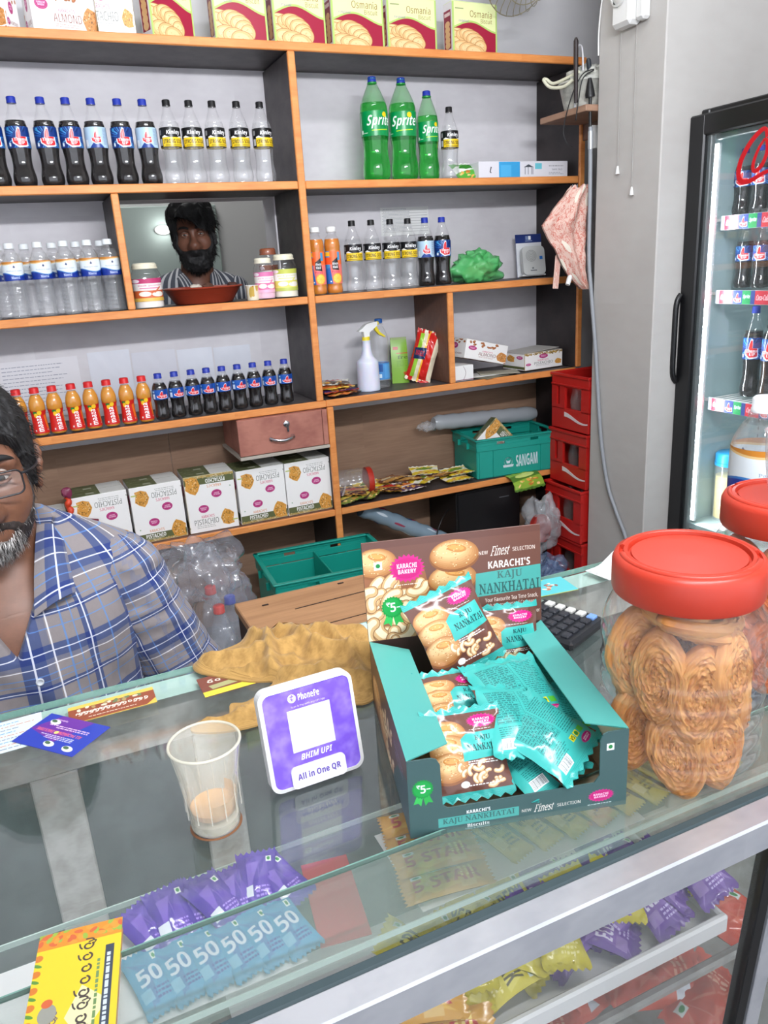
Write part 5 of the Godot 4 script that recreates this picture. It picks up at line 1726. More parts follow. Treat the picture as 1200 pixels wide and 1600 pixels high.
	for i in spots.size():
		var s: Array = spots[i]
		var pk := obj("snack_packet", packet_geo(0.13, 0.1, 0.008, 100 + i, 0.01, 0.006), kinds[s[4]])
		tag(pk, "flat snack packet on the fifth shelf, " + where[i], "packet", "snack packets on the fifth shelf")
		lay(pk, Vector3(s[0], H5 + 0.004 + s[2], s[1]), s[3], -PI / 2 + 0.12 * sin(i * 2.3), 0.1 * cos(i * 1.7))
	var gp := obj("snack_packet", packet_geo(0.17, 0.1, 0.006, 130, 0.01, -0.02), snack_print(rgb(140, 176, 60), rgb(80, 120, 40), rgb(200, 214, 120), 16))
	tag(gp, "green packet hanging over the shelf edge under the teal crate", "packet")
	lay(gp, Vector3(1.87, H5 - 0.008, 0.032), 0.1, -0.95)
	# dark cabinet, printed film roll, carton, cable, bags below the fifth shelf
	var cab := thing("black_cabinet", "black box cabinet standing under the fifth shelf", "cabinet", Vector3(1.72, 0.0, -0.16))
	g = Geo.new()
	slab(g, Vector3(-0.165, 0.0, -0.14), Vector3(0.165, 0.478, 0.12), 0.004)
	obj("cabinet_body", g, sm(rgb(22, 20, 22), 0.4), cab)
	g = Geo.new()
	slab(g, Vector3(-0.16, 0.01, 0.12), Vector3(0.158, 0.47, 0.128), 0.003)
	obj("front_panel", g, sm(rgb(17, 16, 18), 0.3), cab)
	g = Geo.new()
	slab(g, Vector3(0.05, 0.42, 0.128), Vector3(0.1, 0.424, 0.13), 0.0005)
	obj("badge", g, sm(rgb(90, 90, 96), 0.4), cab)
	var c := Canvas.new(256, 128, rgb(126, 146, 160))
	for k in 26: c.ell(r.randf() * 256, r.randf() * 128, r.randf_range(4, 14), r.randf_range(3, 9), [rgb(54, 84, 130), rgb(150, 60, 80), rgb(196, 206, 214)][k % 3], r.randf() * 3)
	rl = thing("film_roll", "printed plastic film roll slanting down below the fifth shelf", "roll", Vector3(1.32, 0.365, -0.09), 0.0)
	rl.rotation.z = -0.52
	g = Geo.new()
	path = []
	rad = []
	for k in 20:
		path.append(Vector3(lerpf(-0.22, 0.24, k / 19.0), 0, 0))
		rad.append(0.034 + 0.003 * sin(k * 1.9))
	g.tube(path, rad, 16)
	obj("film", g, printed(c.tex(), 0.25), rl)
	g = Geo.new()
	g.tube([Vector3(-0.23, 0, 0), Vector3(0.25, 0, 0)], 0.013, 12)
	obj("core", g, sm(rgb(150, 140, 126), 0.7), rl)
	var cb := thing("cardboard_box", "open pale cardboard box on the floor below the slanting film roll", "box", Vector3(1.26, 0.0, -0.06), 0.2)
	g = Geo.new()
	slab(g, Vector3(-0.12, 0, -0.1), Vector3(0.12, 0.25, 0.1), 0.002)
	obj("carton_body", g, sm(rgb(186, 172, 152), 0.8), cb)
	for s in [-1, 1]:
		g = Geo.new()
		g.x = Transform3D(Basis.from_euler(Vector3(s * 0.5, 0, 0)), Vector3(0, 0.255, s * 0.09))
		g.box(Vector3(0, 0, s * 0.03), Vector3(0.236, 0.002, 0.08), 0.0005)
		obj("flap", g, sm(rgb(206, 200, 190), 0.8), cb)
	g = Geo.new()
	g.tube(line_pts([Vector3(1.545, 0.02, -0.02), Vector3(1.50, 0.16, -0.03), Vector3(1.46, 0.28, -0.05), Vector3(1.49, 0.36, -0.06), Vector3(1.55, 0.39, -0.1)], 6), 0.003, 6)
	tag(obj("cable", g, M.black_plastic), "thin black cable looping beside the black cabinet", "cable")
	var bags := [[Vector3(1.905, 0.31, 0.10), Vector3(0.078, 0.11, 0.075), rgb(214, 218, 222), "clear crumpled bag holding a red lid beside the black cabinet", true], [Vector3(1.89, 0.09, 0.17), Vector3(0.085, 0.088, 0.085), rgb(120, 140, 175), "bluish crumpled plastic bag in front of the red crates", false]]
	for q in bags:
		var b := thing("plastic_bag", q[3], "bag", q[0])
		g = Geo.new()
		g.blob(Vector3.ZERO, q[1], 26, noise(int(q[0].x * 90), 0.12, 4), 0.7, -q[0].y + 0.003)
		var bm := pane(0.3, q[2], 0.1)
		bm.roughness = 0.12
		obj("bag_film", g, bm, b)
		if q[4]:
			g = Geo.new()
			g.lathe([Vector2(0, 0), Vector2(0.062, 0), Vector2(0.062, 0.02), Vector2(0, 0.022)], 28)
			var l := obj("red_lid", g, sm(rgb(150, 36, 30), 0.4), b)
			l.transform = Transform3D(Basis.from_euler(Vector3(1.35, 0.3, 0)), Vector3(-0.03, -0.01, 0.02))
		else:
			g = Geo.new()
			g.blob(Vector3.ZERO, q[1] * 0.75, 16, noise(57, 0.3, 4), 0.5, -q[0].y + 0.006)
			obj("contents", g, sm(rgb(70, 92, 130), 0.4), b)
	# stack of four red crates
	var red := sm(rgb(186, 30, 26), 0.4)
	var stack := ["lowest of the stack", "second from the floor", "third from the floor", "topmost of the stack"]
	var bottle_glass := clear_solid(Color(0.75, 0.85, 0.82), 0.05)
	for k in 4:
		var rc := thing("red_crate", "red drinks crate with white swoosh beside the pillar, " + stack[k], "crate", Vector3([2.0, 1.99, 2.013, 2.02][k], 0.003 + k * 0.239, 0.134), 0.0, "stack of red drinks crates")
		var hh := 0.236
		g = Geo.new()
		# the short end facing the shop: frame with one slot and one window
		var D := 0.25
		slab(g, Vector3(0, 0, -D / 2), Vector3(0.012, 0.09, D / 2), 0.002)
		slab(g, Vector3(0, 0.18, -D / 2), Vector3(0.012, hh - 0.004, D / 2), 0.002)
		for zz in [[-0.5, -0.36], [-0.28, -0.14], [0.3, 0.5]]: slab(g, Vector3(0, 0.085, zz[0] * D), Vector3(0.012, 0.185, zz[1] * D), 0.0)
		slab(g, Vector3(0, 0.085, -0.36 * D), Vector3(0.012, 0.10, -0.28 * D), 0.0)
		slab(g, Vector3(-0.004, 0.185, -D / 2), Vector3(0.004, 0.192, D / 2), 0.001)
		obj("end_wall", g, red, rc)
		g = Geo.new()
		for s in [-1, 1]: slab(g, Vector3(0.01, 0, s * D / 2 - (0.01 if s > 0 else 0.0)), Vector3(0.34, hh - 0.004, s * D / 2 + (0.0 if s > 0 else 0.01)), 0.002)
		slab(g, Vector3(0.33, 0, -D / 2), Vector3(0.34, hh - 0.004, D / 2), 0.002)
		slab(g, Vector3(0.01, 0, -D / 2), Vector3(0.33, 0.008, D / 2), 0.001)
		obj("side_walls", g, red, rc)
		g = Geo.new()
		for q in [-1, 1]: slab(g, Vector3(-0.006, hh - 0.012, q * D / 2 - 0.006), Vector3(0.345, hh, q * D / 2 + 0.004), 0.002)
		slab(g, Vector3(-0.006, hh - 0.012, -D / 2), Vector3(0.006, hh, D / 2), 0.002)
		obj("rim", g, red, rc)
		g = Geo.new()
		var up := []
		var lo := []
		for i in 11:
			var f := i / 10.0
			var y := 0.052 + 0.012 * cos(f * PI * 1.25)
			up.append(Vector2(lerpf(-0.035, 0.12, f), y + 0.010 * (1.0 - f)))
			lo.append(Vector2(lerpf(-0.035, 0.12, f), y - 0.009 * (1.0 - f * 0.5)))
		lo.reverse()
		g.x = Transform3D(Basis.from_euler(Vector3(0, -PI / 2, 0)), Vector3.ZERO)
		g.prism(PackedVector2Array(up + lo), 0.0004, 0.0016)
		obj("swoosh", g, sm(rgb(226, 214, 214), 0.5), rc)
		for i in 2:
			var gb := thing("glass_bottle", "empty glass bottle inside the red crate " + stack[k] + [", left", ", right"][i], "bottle", rc.position + Vector3(0.07, 0.01, -0.04 + i * 0.075), 0.0, "empty bottles in the red crates")
			g = Geo.new()
			g.lathe(soft([Vector2(0, 0.002), Vector2(0.027, 0), Vector2(0.03, 0.01), Vector2(0.026, 0.06), Vector2(0.03, 0.1), Vector2(0.024, 0.14), Vector2(0.013, 0.18), Vector2(0.0125, 0.2), Vector2(0, 0.2)]), 18)
			obj("bottle_body", g, pane(0.15, rgb(190, 205, 200), 0.05), gb)
			g = Geo.new()
			g.lathe([Vector2(0.0125, 0.193), Vector2(0.0145, 0.194), Vector2(0.0145, 0.2), Vector2(0.0125, 0.201)], 16)
			obj("lip", g, M.film, gb)
	# teal crates in front of the shelf
	cr = thing("teal_crate", "teal crate with a middle divider standing behind the wooden box", "crate", Vector3(0.862, 0.2, 0.175), -0.06)
	crate_geo(0.455, 0.33, 0.2, teal, cr, true)
	cr = thing("teal_crate", "lower teal crate carrying the divided teal crate", "crate", Vector3(0.862, 0.001, 0.175), -0.06)
	crate_geo(0.455, 0.33, 0.196, teal, cr)
	# wooden box behind the counter
	var wb := thing("wooden_box", "brown plank-topped wooden box behind the counter beside the teal crate", "box", Vector3(0.26, 0.0, 1.42))
	g = Geo.new()
	slab(g, Vector3(0.0, 0.832, 0.0), Vector3(0.55, 0.85, 0.232), 0.002)
	obj("top_board", g, M.plank, wb)
	g = Geo.new()
	slab(g, Vector3(0.004, 0.0, 0.004), Vector3(0.546, 0.832, 0.228), 0.001)
	obj("box_side", g, sm(rgb(52, 34, 28), 0.6), wb)
	g = Geo.new()
	for q in [Vector3(0.05, 0.851, 0.04), Vector3(0.21, 0.851, 0.02), Vector3(0.06, 0.851, 0.15), Vector3(0.08, 0.851, 0.2)]:
		g.box(q, Vector3(0.012, 0.0012, 0.004), 0.0)
	g.x = Transform3D(Basis.from_euler(Vector3(0, 0.04, 0)), Vector3.ZERO)
	g.box(Vector3(0.2, 0.8505, 0.09), Vector3(0.22, 0.0008, 0.0022), 0.0)
	g.box(Vector3(0.1, 0.8505, 0.18), Vector3(0.2, 0.0008, 0.0016), 0.0)
	obj("nail_slot", g, sm(rgb(46, 32, 26), 0.8), wb)
	# bag of bottles beside the shopkeeper
	var bg := thing("plastic_bag", "large clear crumpled plastic bag of bottles beside the shopkeeper's arm", "bag", Vector3(0.27, 0.42, 1.1))
	g = Geo.new()
	g.blob(Vector3(0, 0.18, 0), Vector3(0.105, 0.22, 0.12), 34, noise(58, 0.07, 4), 0.6, -0.41)
	g.blob(Vector3(-0.02, 0.36, -0.06), Vector3(0.115, 0.075, 0.1), 28, noise(59, 0.1, 4), 0.8)
	var bm := pane(0.1, rgb(186, 192, 206), 0.1)
	bm.roughness = 0.14
	obj("bag_film", g, bm, bg)
	g = Geo.new()
	g.blob(Vector3(0, -0.2, 0), Vector3(0.1, 0.22, 0.11), 16, noise(56, 0.3, 3), 0.3, -0.415)
	obj("packed_bottles", g, sm(rgb(110, 112, 120), 0.4), bg)
	for k in 5:
		var bp: Vector3 = [Vector3(0.335, 0.695, 1.17), Vector3(0.315, 0.72, 1.09), Vector3(0.32, 0.65, 1.22), Vector3(0.28, 0.72, 1.13), Vector3(0.275, 0.75, 1.08)][k]
		var bo := thing("bagged_bottle", ["drink bottle with blue cap in the clear bag, middle one", "drink bottle with blue cap in the clear bag, rearmost", "drink bottle with blue cap in the clear bag, nearest the counter", "red-capped bottle in the clear bag, lower one", "red-capped bottle in the clear bag, upper one"][k], "bottle", bp - Vector3(0, 0.15, 0), 0.0, "bottles in the clear bag")
		g = Geo.new()
		g.lathe(soft([Vector2(0, 0.002), Vector2(0.025, 0), Vector2(0.027, 0.01), Vector2(0.026, 0.09), Vector2(0.012, 0.135), Vector2(0.012, 0.148), Vector2(0, 0.148)]), 16)
		obj("bottle_body", g, pane(0.2, rgb(200, 205, 215), 0.06), bo)
		obj("cap", cap_shape(0.0135, 0.138, 0.156, 16), M.blue_cap if k < 3 else sm(rgb(196, 60, 44), 0.4), bo)

func right_side() -> void:
	var r := rng(61)
	# ledge with basket
	var le := thing("wooden_ledge", "short wooden ledge fixed beside the pillar above the cloth umbrella", "shelf", Vector3(1.975, 1.925, 0.13))
	var g := Geo.new()
	slab(g, Vector3(-0.005, 0, -0.145), Vector3(0.2, 0.022, 0.137), 0.002)
	obj("board", g, tri_mat(grain_tex(128, 128, rgb(176, 140, 116), rgb(146, 110, 90), 6.0, 62, 0.05), 2.0, 0.6), le)
	g = Geo.new()
	slab(g, Vector3(0.19, -0.06, -0.13), Vector3(0.2, 0.0, 0.12), 0.001)
	obj("wall_batten", g, M.laminate_brown, le)
	var bk := thing("white_basket", "dusty white plastic basket with handle on the wooden ledge", "basket", Vector3(2.06, 1.948, 0.15))
	g = Geo.new()
	var cream := tri_mat(grime_tex(128, 128, rgb(206, 206, 196), rgb(150, 150, 144), 63, 0.04), 3.0, 0.5)
	g.lathe([Vector2(0, 0), Vector2(0.075, 0), Vector2(0.08, 0.01), Vector2(0.098, 0.085), Vector2(0.104, 0.088), Vector2(0.104, 0.094), Vector2(0.096, 0.094), Vector2(0.078, 0.012), Vector2(0, 0.008)], 32)
	obj("basket_body", g, cream, bk)
	g = Geo.new()
	g.tube(line_pts([Vector3(-0.1, 0.09, 0.05), Vector3(-0.11, 0.075, 0.01), Vector3(-0.125, 0.085, -0.05), Vector3(-0.13, 0.115, -0.085), Vector3(-0.115, 0.12, -0.09), Vector3(-0.105, 0.1, -0.06), Vector3(-0.09, 0.105, 0.0), Vector3(-0.08, 0.115, 0.06)], 6), 0.006, 8)
	obj("handle", g, sm(rgb(222, 220, 196), 0.45), bk)
	g = Geo.new()
	g.blob(Vector3(0, 0.1, 0.01), Vector3(0.085, 0.05, 0.085), 18, noise(64, 0.3, 3), 0.35)
	obj("contents", g, cream, bk)
	# handles of tools standing in the basket
	var tools := [[Vector3(1.965, 1.96, 0.215), Vector3(1.957, 2.168, 0.22), 0.0085, rgb(42, 32, 32), "dark wooden tool handle standing upright behind the white basket"], [Vector3(2.055, 1.99, 0.2), Vector3(2.012, 2.105, 0.22), 0.009, rgb(44, 50, 58), "short grey-black tool handle leaning right of the dark handle"]]
	for q in tools:
		g = Geo.new()
		var d: Vector3 = q[1] - q[0]
		g.tube([q[0], q[0] + d * 0.3, q[0] + d * 0.6, q[0] + d * 0.95, q[1]], [q[2] * 0.8, q[2] * 0.85, q[2], q[2], q[2] * 0.5], 10)
		tag(obj("tool_handle", g, sm(q[3], 0.5)), q[4], "tool")
	g = Geo.new()
	g.tube(line_pts([Vector3(1.98, 1.95, 0.19), Vector3(1.978, 2.12, 0.2), Vector3(1.99, 2.15, 0.2), Vector3(2.004, 2.12, 0.2), Vector3(2.015, 1.96, 0.19)], 6), 0.004, 8)
	tag(obj("wire_hook", g, sm(rgb(196, 196, 200), 0.35, 0.3)), "thin grey wire hook between the two dark tool handles", "hook")
	var loops := [[Vector3(2.02, 2.065, 0.245), Vector3(1.98, 2.05, 0.23), Vector3(1.955, 1.98, 0.2), Vector3(1.945, 1.88, 0.17), Vector3(1.955, 1.83, 0.18), Vector3(1.965, 1.815, 0.2)], [Vector3(2.015, 2.06, 0.25), Vector3(1.975, 2.035, 0.24), Vector3(1.96, 1.96, 0.235), Vector3(1.958, 1.9, 0.225)]]
	for k in 2:
		g = Geo.new()
		g.tube(line_pts(loops[k], 6), 0.0022, 6)
		tag(obj("hanging_wire", g, M.black_plastic), ["long thin black wire looping below the wooden ledge", "shorter thin black wire hanging in front of the wooden ledge"][k], "wire")
	# switch cable with black plug, grey sleeve and grey cable down the pillar
	var cb := thing("grey_cable", "grey cable with black plug hanging down the pillar edge", "cable")
	g = Geo.new()
	var pts := [Vector3(2.004, 1.875, 0.252), Vector3(2.006, 1.653, 0.255), Vector3(2.006, 1.424, 0.257), Vector3(2.008, 1.306, 0.27), Vector3(2.008, 1.064, 0.308), Vector3(2.008, 0.839, 0.337), Vector3(2.008, 0.686, 0.362), Vector3(2.008, 0.536, 0.405), Vector3(2.008, 0.442, 0.459), Vector3(2.008, 0.3, 0.54), Vector3(2.008, 0.01, 0.585)]
	g.tube(line_pts(pts, 5), 0.0075, 10)
	obj("cable_run", g, sm(rgb(150, 154, 160), 0.5), cb)
	g = Geo.new()
	g.tube([Vector3(2.005, 1.86, 0.252), Vector3(2.005, 1.80, 0.253)], 0.0095, 10)
	obj("sleeve", g, sm(rgb(186, 190, 194), 0.3, 0.4), cb)
	g = Geo.new()
	g.tube([Vector3(1.998, 2.035, 0.25), Vector3(1.999, 2.01, 0.25), Vector3(2.0, 1.98, 0.25), Vector3(2.001, 1.972, 0.25)], [0.006, 0.012, 0.018, 0.017], 10)
	g.tube([Vector3(2.001, 1.972, 0.25), Vector3(2.003, 1.87, 0.252)], 0.006, 8)
	obj("plug", g, M.black_plastic, cb)
	var nt := obj("paper_notice", null_box(Vector3(0.05, 0.08, 0.002)), M.paper)
	nt.position = Vector3(2.065, 1.85, 0.2)
	tag(nt, "small printed paper notice behind the grey cable", "notice")
	# folded umbrella hung by the pillar
	var c := Canvas.new(512, 512, rgb(220, 186, 172))
	for k in 700:
		var x := r.randf() * 512
		var y := r.randf() * 512
		var pt := []
		for i in 4: pt.append(Vector2(x + r.randf_range(-18, 18), y + r.randf_range(-18, 18)))
		c.curve(pt, 2.0, rgb(190, 84, 70).lerp(rgb(204, 122, 106), r.randf()))
	for k in 7: c.ell(r.randf() * 512, r.randf() * 512, r.randf_range(26, 44), r.randf_range(20, 34), rgb(230, 220, 204), r.randf() * 3)
	var cloth := printed(c.tex(), 0.8)
	cloth.backlight_enabled = true
	cloth.backlight = Color(0.3, 0.2, 0.18)
	var um := thing("umbrella", "half-closed red and cream patterned umbrella hanging beside the pillar", "umbrella")
	g = Geo.new()
	var nz := noise(65, 0.02)
	for side in [1, -1]:
		var rows := []
		for i in 33:
			var f := i / 32.0
			var y := lerpf(1.672, 1.30, f)
			var xl: float
			if f < 0.345: xl = lerpf(1.958, 1.823, pow(f / 0.345, 0.9))
			elif f < 0.82: xl = lerpf(1.823, 1.94, (f - 0.345) / 0.475)
			else: xl = lerpf(1.94, 2.012, (f - 0.82) / 0.18)
			var xr := 2.032 + 0.004 * sin(f * 7.0)
			var row := PackedVector3Array()
			for j in 33:
				var u := j / 32.0
				var x := lerpf(xl, xr, u)
				var fold := 0.013 * sin(u * 15.0 + f * 3.0) * u + 0.012 * nz.get_noise_2d(x * 500, y * 500)
				row.append(Vector3(x, y + 0.012 * maxf(0.0, sin(u * 17.0)) * maxf(0.0, 1.0 - f * 8.0), 0.205 + side * 0.004 + side * 0.022 * sin(PI * u) + fold))
			rows.append(row)
		g.grid(rows, false, side == 1)
	obj("canopy", g, cloth, um)
	g = Geo.new()
	g.x = Transform3D(Basis.from_euler(Vector3(0, 0, -0.1)), Vector3(1.906, 1.372, 0.19))
	g.box(Vector3.ZERO, Vector3(0.026, 0.125, 0.006), 0.002)
	obj("strap", g, cloth, um)
	g = Geo.new()
	g.tube([Vector3(1.965, 1.36, 0.2), Vector3(1.955, 1.345, 0.205), Vector3(1.943, 1.322, 0.21)], [0.008, 0.01, 0.009], 10)
	obj("handle", g, M.white_plastic, um)
	for k in 4:
		g = Geo.new()
		var bx: float = [1.962, 1.982, 2.006, 2.024][k]
		g.tube([Vector3(bx, 1.655, 0.21), Vector3(bx - 0.003, 1.684, 0.212)], [0.0025, 0.0012], 6)
		obj("rib_tip", g, M.chrome, um)
	# switch box and pull cords on the pillar
	var mb := thing("switch_box", "white wall switch box with round dial high on the pillar", "switch", Vector3(2.018, 2.19, 0.43))
	g = Geo.new()
	slab(g, Vector3(-0.055, -0.045, -0.035), Vector3(0.0, 0.16, 0.06), 0.012)
	obj("casing", g, M.white_plastic, mb)
	g = Geo.new()
	slab(g, Vector3(-0.035, -0.04, 0.06), Vector3(0.0, 0.16, 0.1), 0.008)
	obj("side_block", g, M.white_plastic, mb)
	g = Geo.new()
	g.lathe([Vector2(0.0, 0.004), Vector2(0.026, 0.004), Vector2(0.03, 0.0), Vector2(0.036, 0.0), Vector2(0.036, 0.007), Vector2(0.03, 0.009)], 28)
	var dl := obj("dial", g, sm(rgb(220, 220, 216), 0.3), mb)
	dl.transform = Transform3D(Basis.from_euler(Vector3(0, 0, PI / 2)), Vector3(-0.055, 0.05, 0.005))
	var cords := [[0.397, 2.146, 1.722, "shorter pull cord with white bell end on the pillar"], [0.474, 2.15, 1.645, "longer pull cord with white bell end on the pillar"]]
	for q in cords:
		var pc := thing("pull_cord", q[3], "cord", Vector3(2.012, q[2], q[0]))
		g = Geo.new()
		g.tube([Vector3(0, 0, 0), Vector3(0.002, (q[1] - q[2]) * 0.5, -0.004), Vector3(0, q[1] - q[2], -0.004)], 0.0012, 6)
		obj("cord", g, sm(rgb(176, 174, 170), 0.6), pc)
		g = Geo.new()
		g.lathe([Vector2(0, -0.024), Vector2(0.0075, -0.024), Vector2(0.006, -0.01), Vector2(0.003, 0.003), Vector2(0, 0.004)], 16)
		obj("bell_end", g, M.white_plastic, pc)
	g = Geo.new()
	g.tube(line_pts([Vector3(2.014, 2.32, 0.3), Vector3(2.013, 2.25, 0.285), Vector3(2.013, 2.17, 0.275), Vector3(2.014, 2.1, 0.275)], 5), 0.003, 6)
	tag(obj("cable", g, M.white_plastic), "thin white cable running up the pillar edge to the ceiling", "cable")
	# wall fan whose guard shows at the top
	var fan := thing("wall_fan", "wire guard of a wall fan at the picture's top edge", "fan", Vector3(1.84, 2.44, 0.06))
	fan.rotation = Vector3(0.5, 0.25, 0)
	for k in 28:
		g = Geo.new()
		var pp := []
		for i in 9:
			var a := PI / 2 * i / 8.0
			var rr := 0.17 * sin(a)
			var t := TAU * k / 28 + a * 0.6
			pp.append(Vector3(rr * cos(t), rr * sin(t), 0.07 * cos(a)))
		g.tube(pp, 0.0014, 5)
		obj("guard_wire", g, sm(rgb(176, 168, 140), 0.35, 0.4), fan)
	for k in 3:
		g = Geo.new()
		var ring := []
		for i in 37: ring.append(Vector3(cos(TAU * i / 36), sin(TAU * i / 36), 0) * [0.17, 0.12, 0.06][k] + Vector3(0, 0, [0.0, 0.05, 0.066][k]))
		g.tube(ring, 0.002, 5, false)
		obj("guard_ring", g, sm(rgb(176, 168, 140), 0.35, 0.4), fan)
	for k in 3:
		g = Geo.new()
		g.x = Transform3D(Basis.from_euler(Vector3(0, 0, TAU * k / 3)) * Basis.from_euler(Vector3(0, 0.5, 0)), Vector3.ZERO)
		g.blob(Vector3(0, 0.08, 0), Vector3(0.045, 0.065, 0.003), 10)
		obj("blade", g, sm(rgb(120, 130, 140), 0.4), fan)
	g = Geo.new()
	g.tube([Vector3(0, 0, 0.02), Vector3(0, 0, -0.1)], 0.04, 16)
	g.tube([Vector3(0, 0, -0.08), Vector3(0, 0.02, -0.42)], 0.014, 10)
	obj("motor", g, sm(rgb(200, 196, 180), 0.4), fan)

func null_box(s: Vector3) -> Geo:
	var g := Geo.new()
	g.box(Vector3.ZERO, s, 0.0004)
	return g

func fridge() -> void:
	var X := 2.14
	var z0 := 0.598
	var z1 := 1.32
	var y0 := 0.12
	var y1 := 1.85
	var f := thing("drinks_fridge", "tall black-framed glass-door drinks fridge lit by a white light strip", "fridge")
	var black := sm(rgb(20, 20, 22), 0.35)
	var inner := sm(rgb(164, 186, 188), 0.4)
	var g := Geo.new()
	slab(g, Vector3(X + 0.045, 0.02, z0 + 0.004), Vector3(X + 0.62, y1 + 0.02, z0 + 0.04), 0.004)
	slab(g, Vector3(X + 0.045, 0.02, z1 - 0.04), Vector3(X + 0.62, y1 + 0.02, z1 - 0.004), 0.004)
	slab(g, Vector3(X + 0.045, y1 - 0.03, z0 + 0.04), Vector3(X + 0.62, y1 + 0.02, z1 - 0.04), 0.004)
	slab(g, Vector3(X + 0.045, 0.02, z0 + 0.04), Vector3(X + 0.62, 0.40, z1 - 0.04), 0.004)
	slab(g, Vector3(X + 0.58, 0.4, z0 + 0.04), Vector3(X + 0.62, y1 - 0.03, z1 - 0.04), 0.004)
	obj("fridge_body", g, black, f)
	g = Geo.new()
	slab(g, Vector3(X + 0.05, 0.42, z0 + 0.041), Vector3(X + 0.575, y1 - 0.035, z0 + 0.047))
	slab(g, Vector3(X + 0.05, 0.42, z1 - 0.047), Vector3(X + 0.575, y1 - 0.035, z1 - 0.041))
	slab(g, Vector3(X + 0.57, 0.42, z0 + 0.047), Vector3(X + 0.579, y1 - 0.035, z1 - 0.047))
	slab(g, Vector3(X + 0.05, 0.40, z0 + 0.041), Vector3(X + 0.575, 0.42, z1 - 0.041))
	slab(g, Vector3(X + 0.05, y1 - 0.045, z0 + 0.041), Vector3(X + 0.575, y1 - 0.035, z1 - 0.041))
	obj("liner", g, inner, f)
	g = Geo.new()
	for k in 40: g.box(Vector3(X + 0.40, 0.5 + k * 0.03, z0 + 0.0475), Vector3(0.006, 0.012, 0.001), 0.0)
	obj("shelf_slot", g, sm(rgb(90, 104, 108), 0.5), f)
	# door
	g = Geo.new()
	slab(g, Vector3(X, y0, z0), Vector3(X + 0.04, y1, z0 + 0.068), 0.005)
	slab(g, Vector3(X, y0, z1 - 0.068), Vector3(X + 0.04, y1, z1), 0.005)
	slab(g, Vector3(X, y1 - 0.066, z0 + 0.06), Vector3(X + 0.04, y1, z1 - 0.06), 0.005)
	slab(g, Vector3(X, y0, z0 + 0.06), Vector3(X + 0.04, y0 + 0.2, z1 - 0.06), 0.005)
	var door := obj("door_frame", g, black, f)
	g = Geo.new()
	slab(g, Vector3(X + 0.012, y0 + 0.2, z0 + 0.068), Vector3(X + 0.016, y1 - 0.066, z1 - 0.068))
	obj("pane", g, pane(0.03, rgb(214, 228, 226), 0.02), door)
	g = Geo.new()
	slab(g, Vector3(X + 0.016, y0 + 0.2, z0 + 0.068), Vector3(X + 0.036, y1 - 0.066, z0 + 0.085), 0.003)
	slab(g, Vector3(X + 0.016, y1 - 0.085, z0 + 0.1), Vector3(X + 0.036, y1 - 0.066, z1 - 0.1), 0.003)
	obj("gasket", g, sm(rgb(74, 84, 86), 0.3), door)
	g = Geo.new()
	g.tube(line_pts([Vector3(X, 1.275, z0 + 0.006), Vector3(X - 0.018, 1.24, z0 + 0.004), Vector3(X - 0.02, 1.12, z0 + 0.004), Vector3(X - 0.018, 1.0, z0 + 0.004), Vector3(X, 0.965, z0 + 0.006)], 5), 0.011, 10)
	obj("handle", g, black, door)
	# script lettering on the pane, standing a hair proud of it
	var red := sm(rgb(206, 24, 36), 0.3)
	var strokes := [[[Vector2(0.905, 1.742), Vector2(0.90, 1.764), Vector2(0.882, 1.764), Vector2(0.845, 1.735), Vector2(0.815, 1.69), Vector2(0.808, 1.65), Vector2(0.822, 1.626), Vector2(0.855, 1.624), Vector2(0.90, 1.64), Vector2(0.95, 1.652)], 0.012], [[Vector2(0.895, 1.735), Vector2(0.876, 1.71), Vector2(0.862, 1.67), Vector2(0.87, 1.65), Vector2(0.895, 1.665), Vector2(0.91, 1.70), Vector2(0.905, 1.735), Vector2(0.893, 1.735)], 0.009], [[Vector2(0.985, 1.72), Vector2(0.962, 1.73), Vector2(0.94, 1.70), Vector2(0.94, 1.66), Vector2(0.965, 1.652), Vector2(1.0, 1.67)], 0.009], [[Vector2(1.05, 1.72), Vector2(1.02, 1.73), Vector2(1.0, 1.69), Vector2(1.01, 1.655), Vector2(1.04, 1.67), Vector2(1.055, 1.73), Vector2(1.05, 1.66), Vector2(1.08, 1.66)], 0.009], [[Vector2(1.19, 1.76), Vector2(1.15, 1.75), Vector2(1.12, 1.69), Vector2(1.14, 1.63), Vector2(1.2, 1.64)], 0.011]]
	g = Geo.new()
	for s in strokes:
		var pts := line_pts(s[0], 6)
		var rows := []
		for i in pts.size():
			var d: Vector2 = (pts[mini(i + 1, pts.size() - 1)] - pts[maxi(i - 1, 0)]).normalized().orthogonal()
			var wd: float = 0.7 * s[1] * (0.55 + 0.45 * sin(PI * i / (pts.size() - 1.0)))
			var row := PackedVector3Array()
			for e in [[1, 0.0], [1, -0.0015], [-1, -0.0015], [-1, 0.0]]:
				var q: Vector2 = pts[i] + d * wd * e[0]
				row.append(Vector3(X + 0.0118 + e[1], q.y, q.x))
			rows.append(row)
		g.grid(rows)
	obj("script_lettering", g, red, door)
	# light strip
	g = Geo.new()
	slab(g, Vector3(X + 0.052, 0.43, z0 + 0.052), Vector3(X + 0.066, 1.76, z0 + 0.084), 0.002)
	obj("strip_channel", g, sm(rgb(206, 210, 212), 0.3), f)
	g = Geo.new()
	slab(g, Vector3(X + 0.046, 0.435, z0 + 0.072), Vector3(X + 0.052, 1.757, z0 + 0.086), 0.001)
	var lm := sm(Color.WHITE, 0.3)
	lm.emission_enabled = true
	lm.emission = Color(0.93, 0.98, 1.0)
	lm.emission_energy_multiplier = 7.0
	obj("light_strip", g, lm, f)
	g = Geo.new()
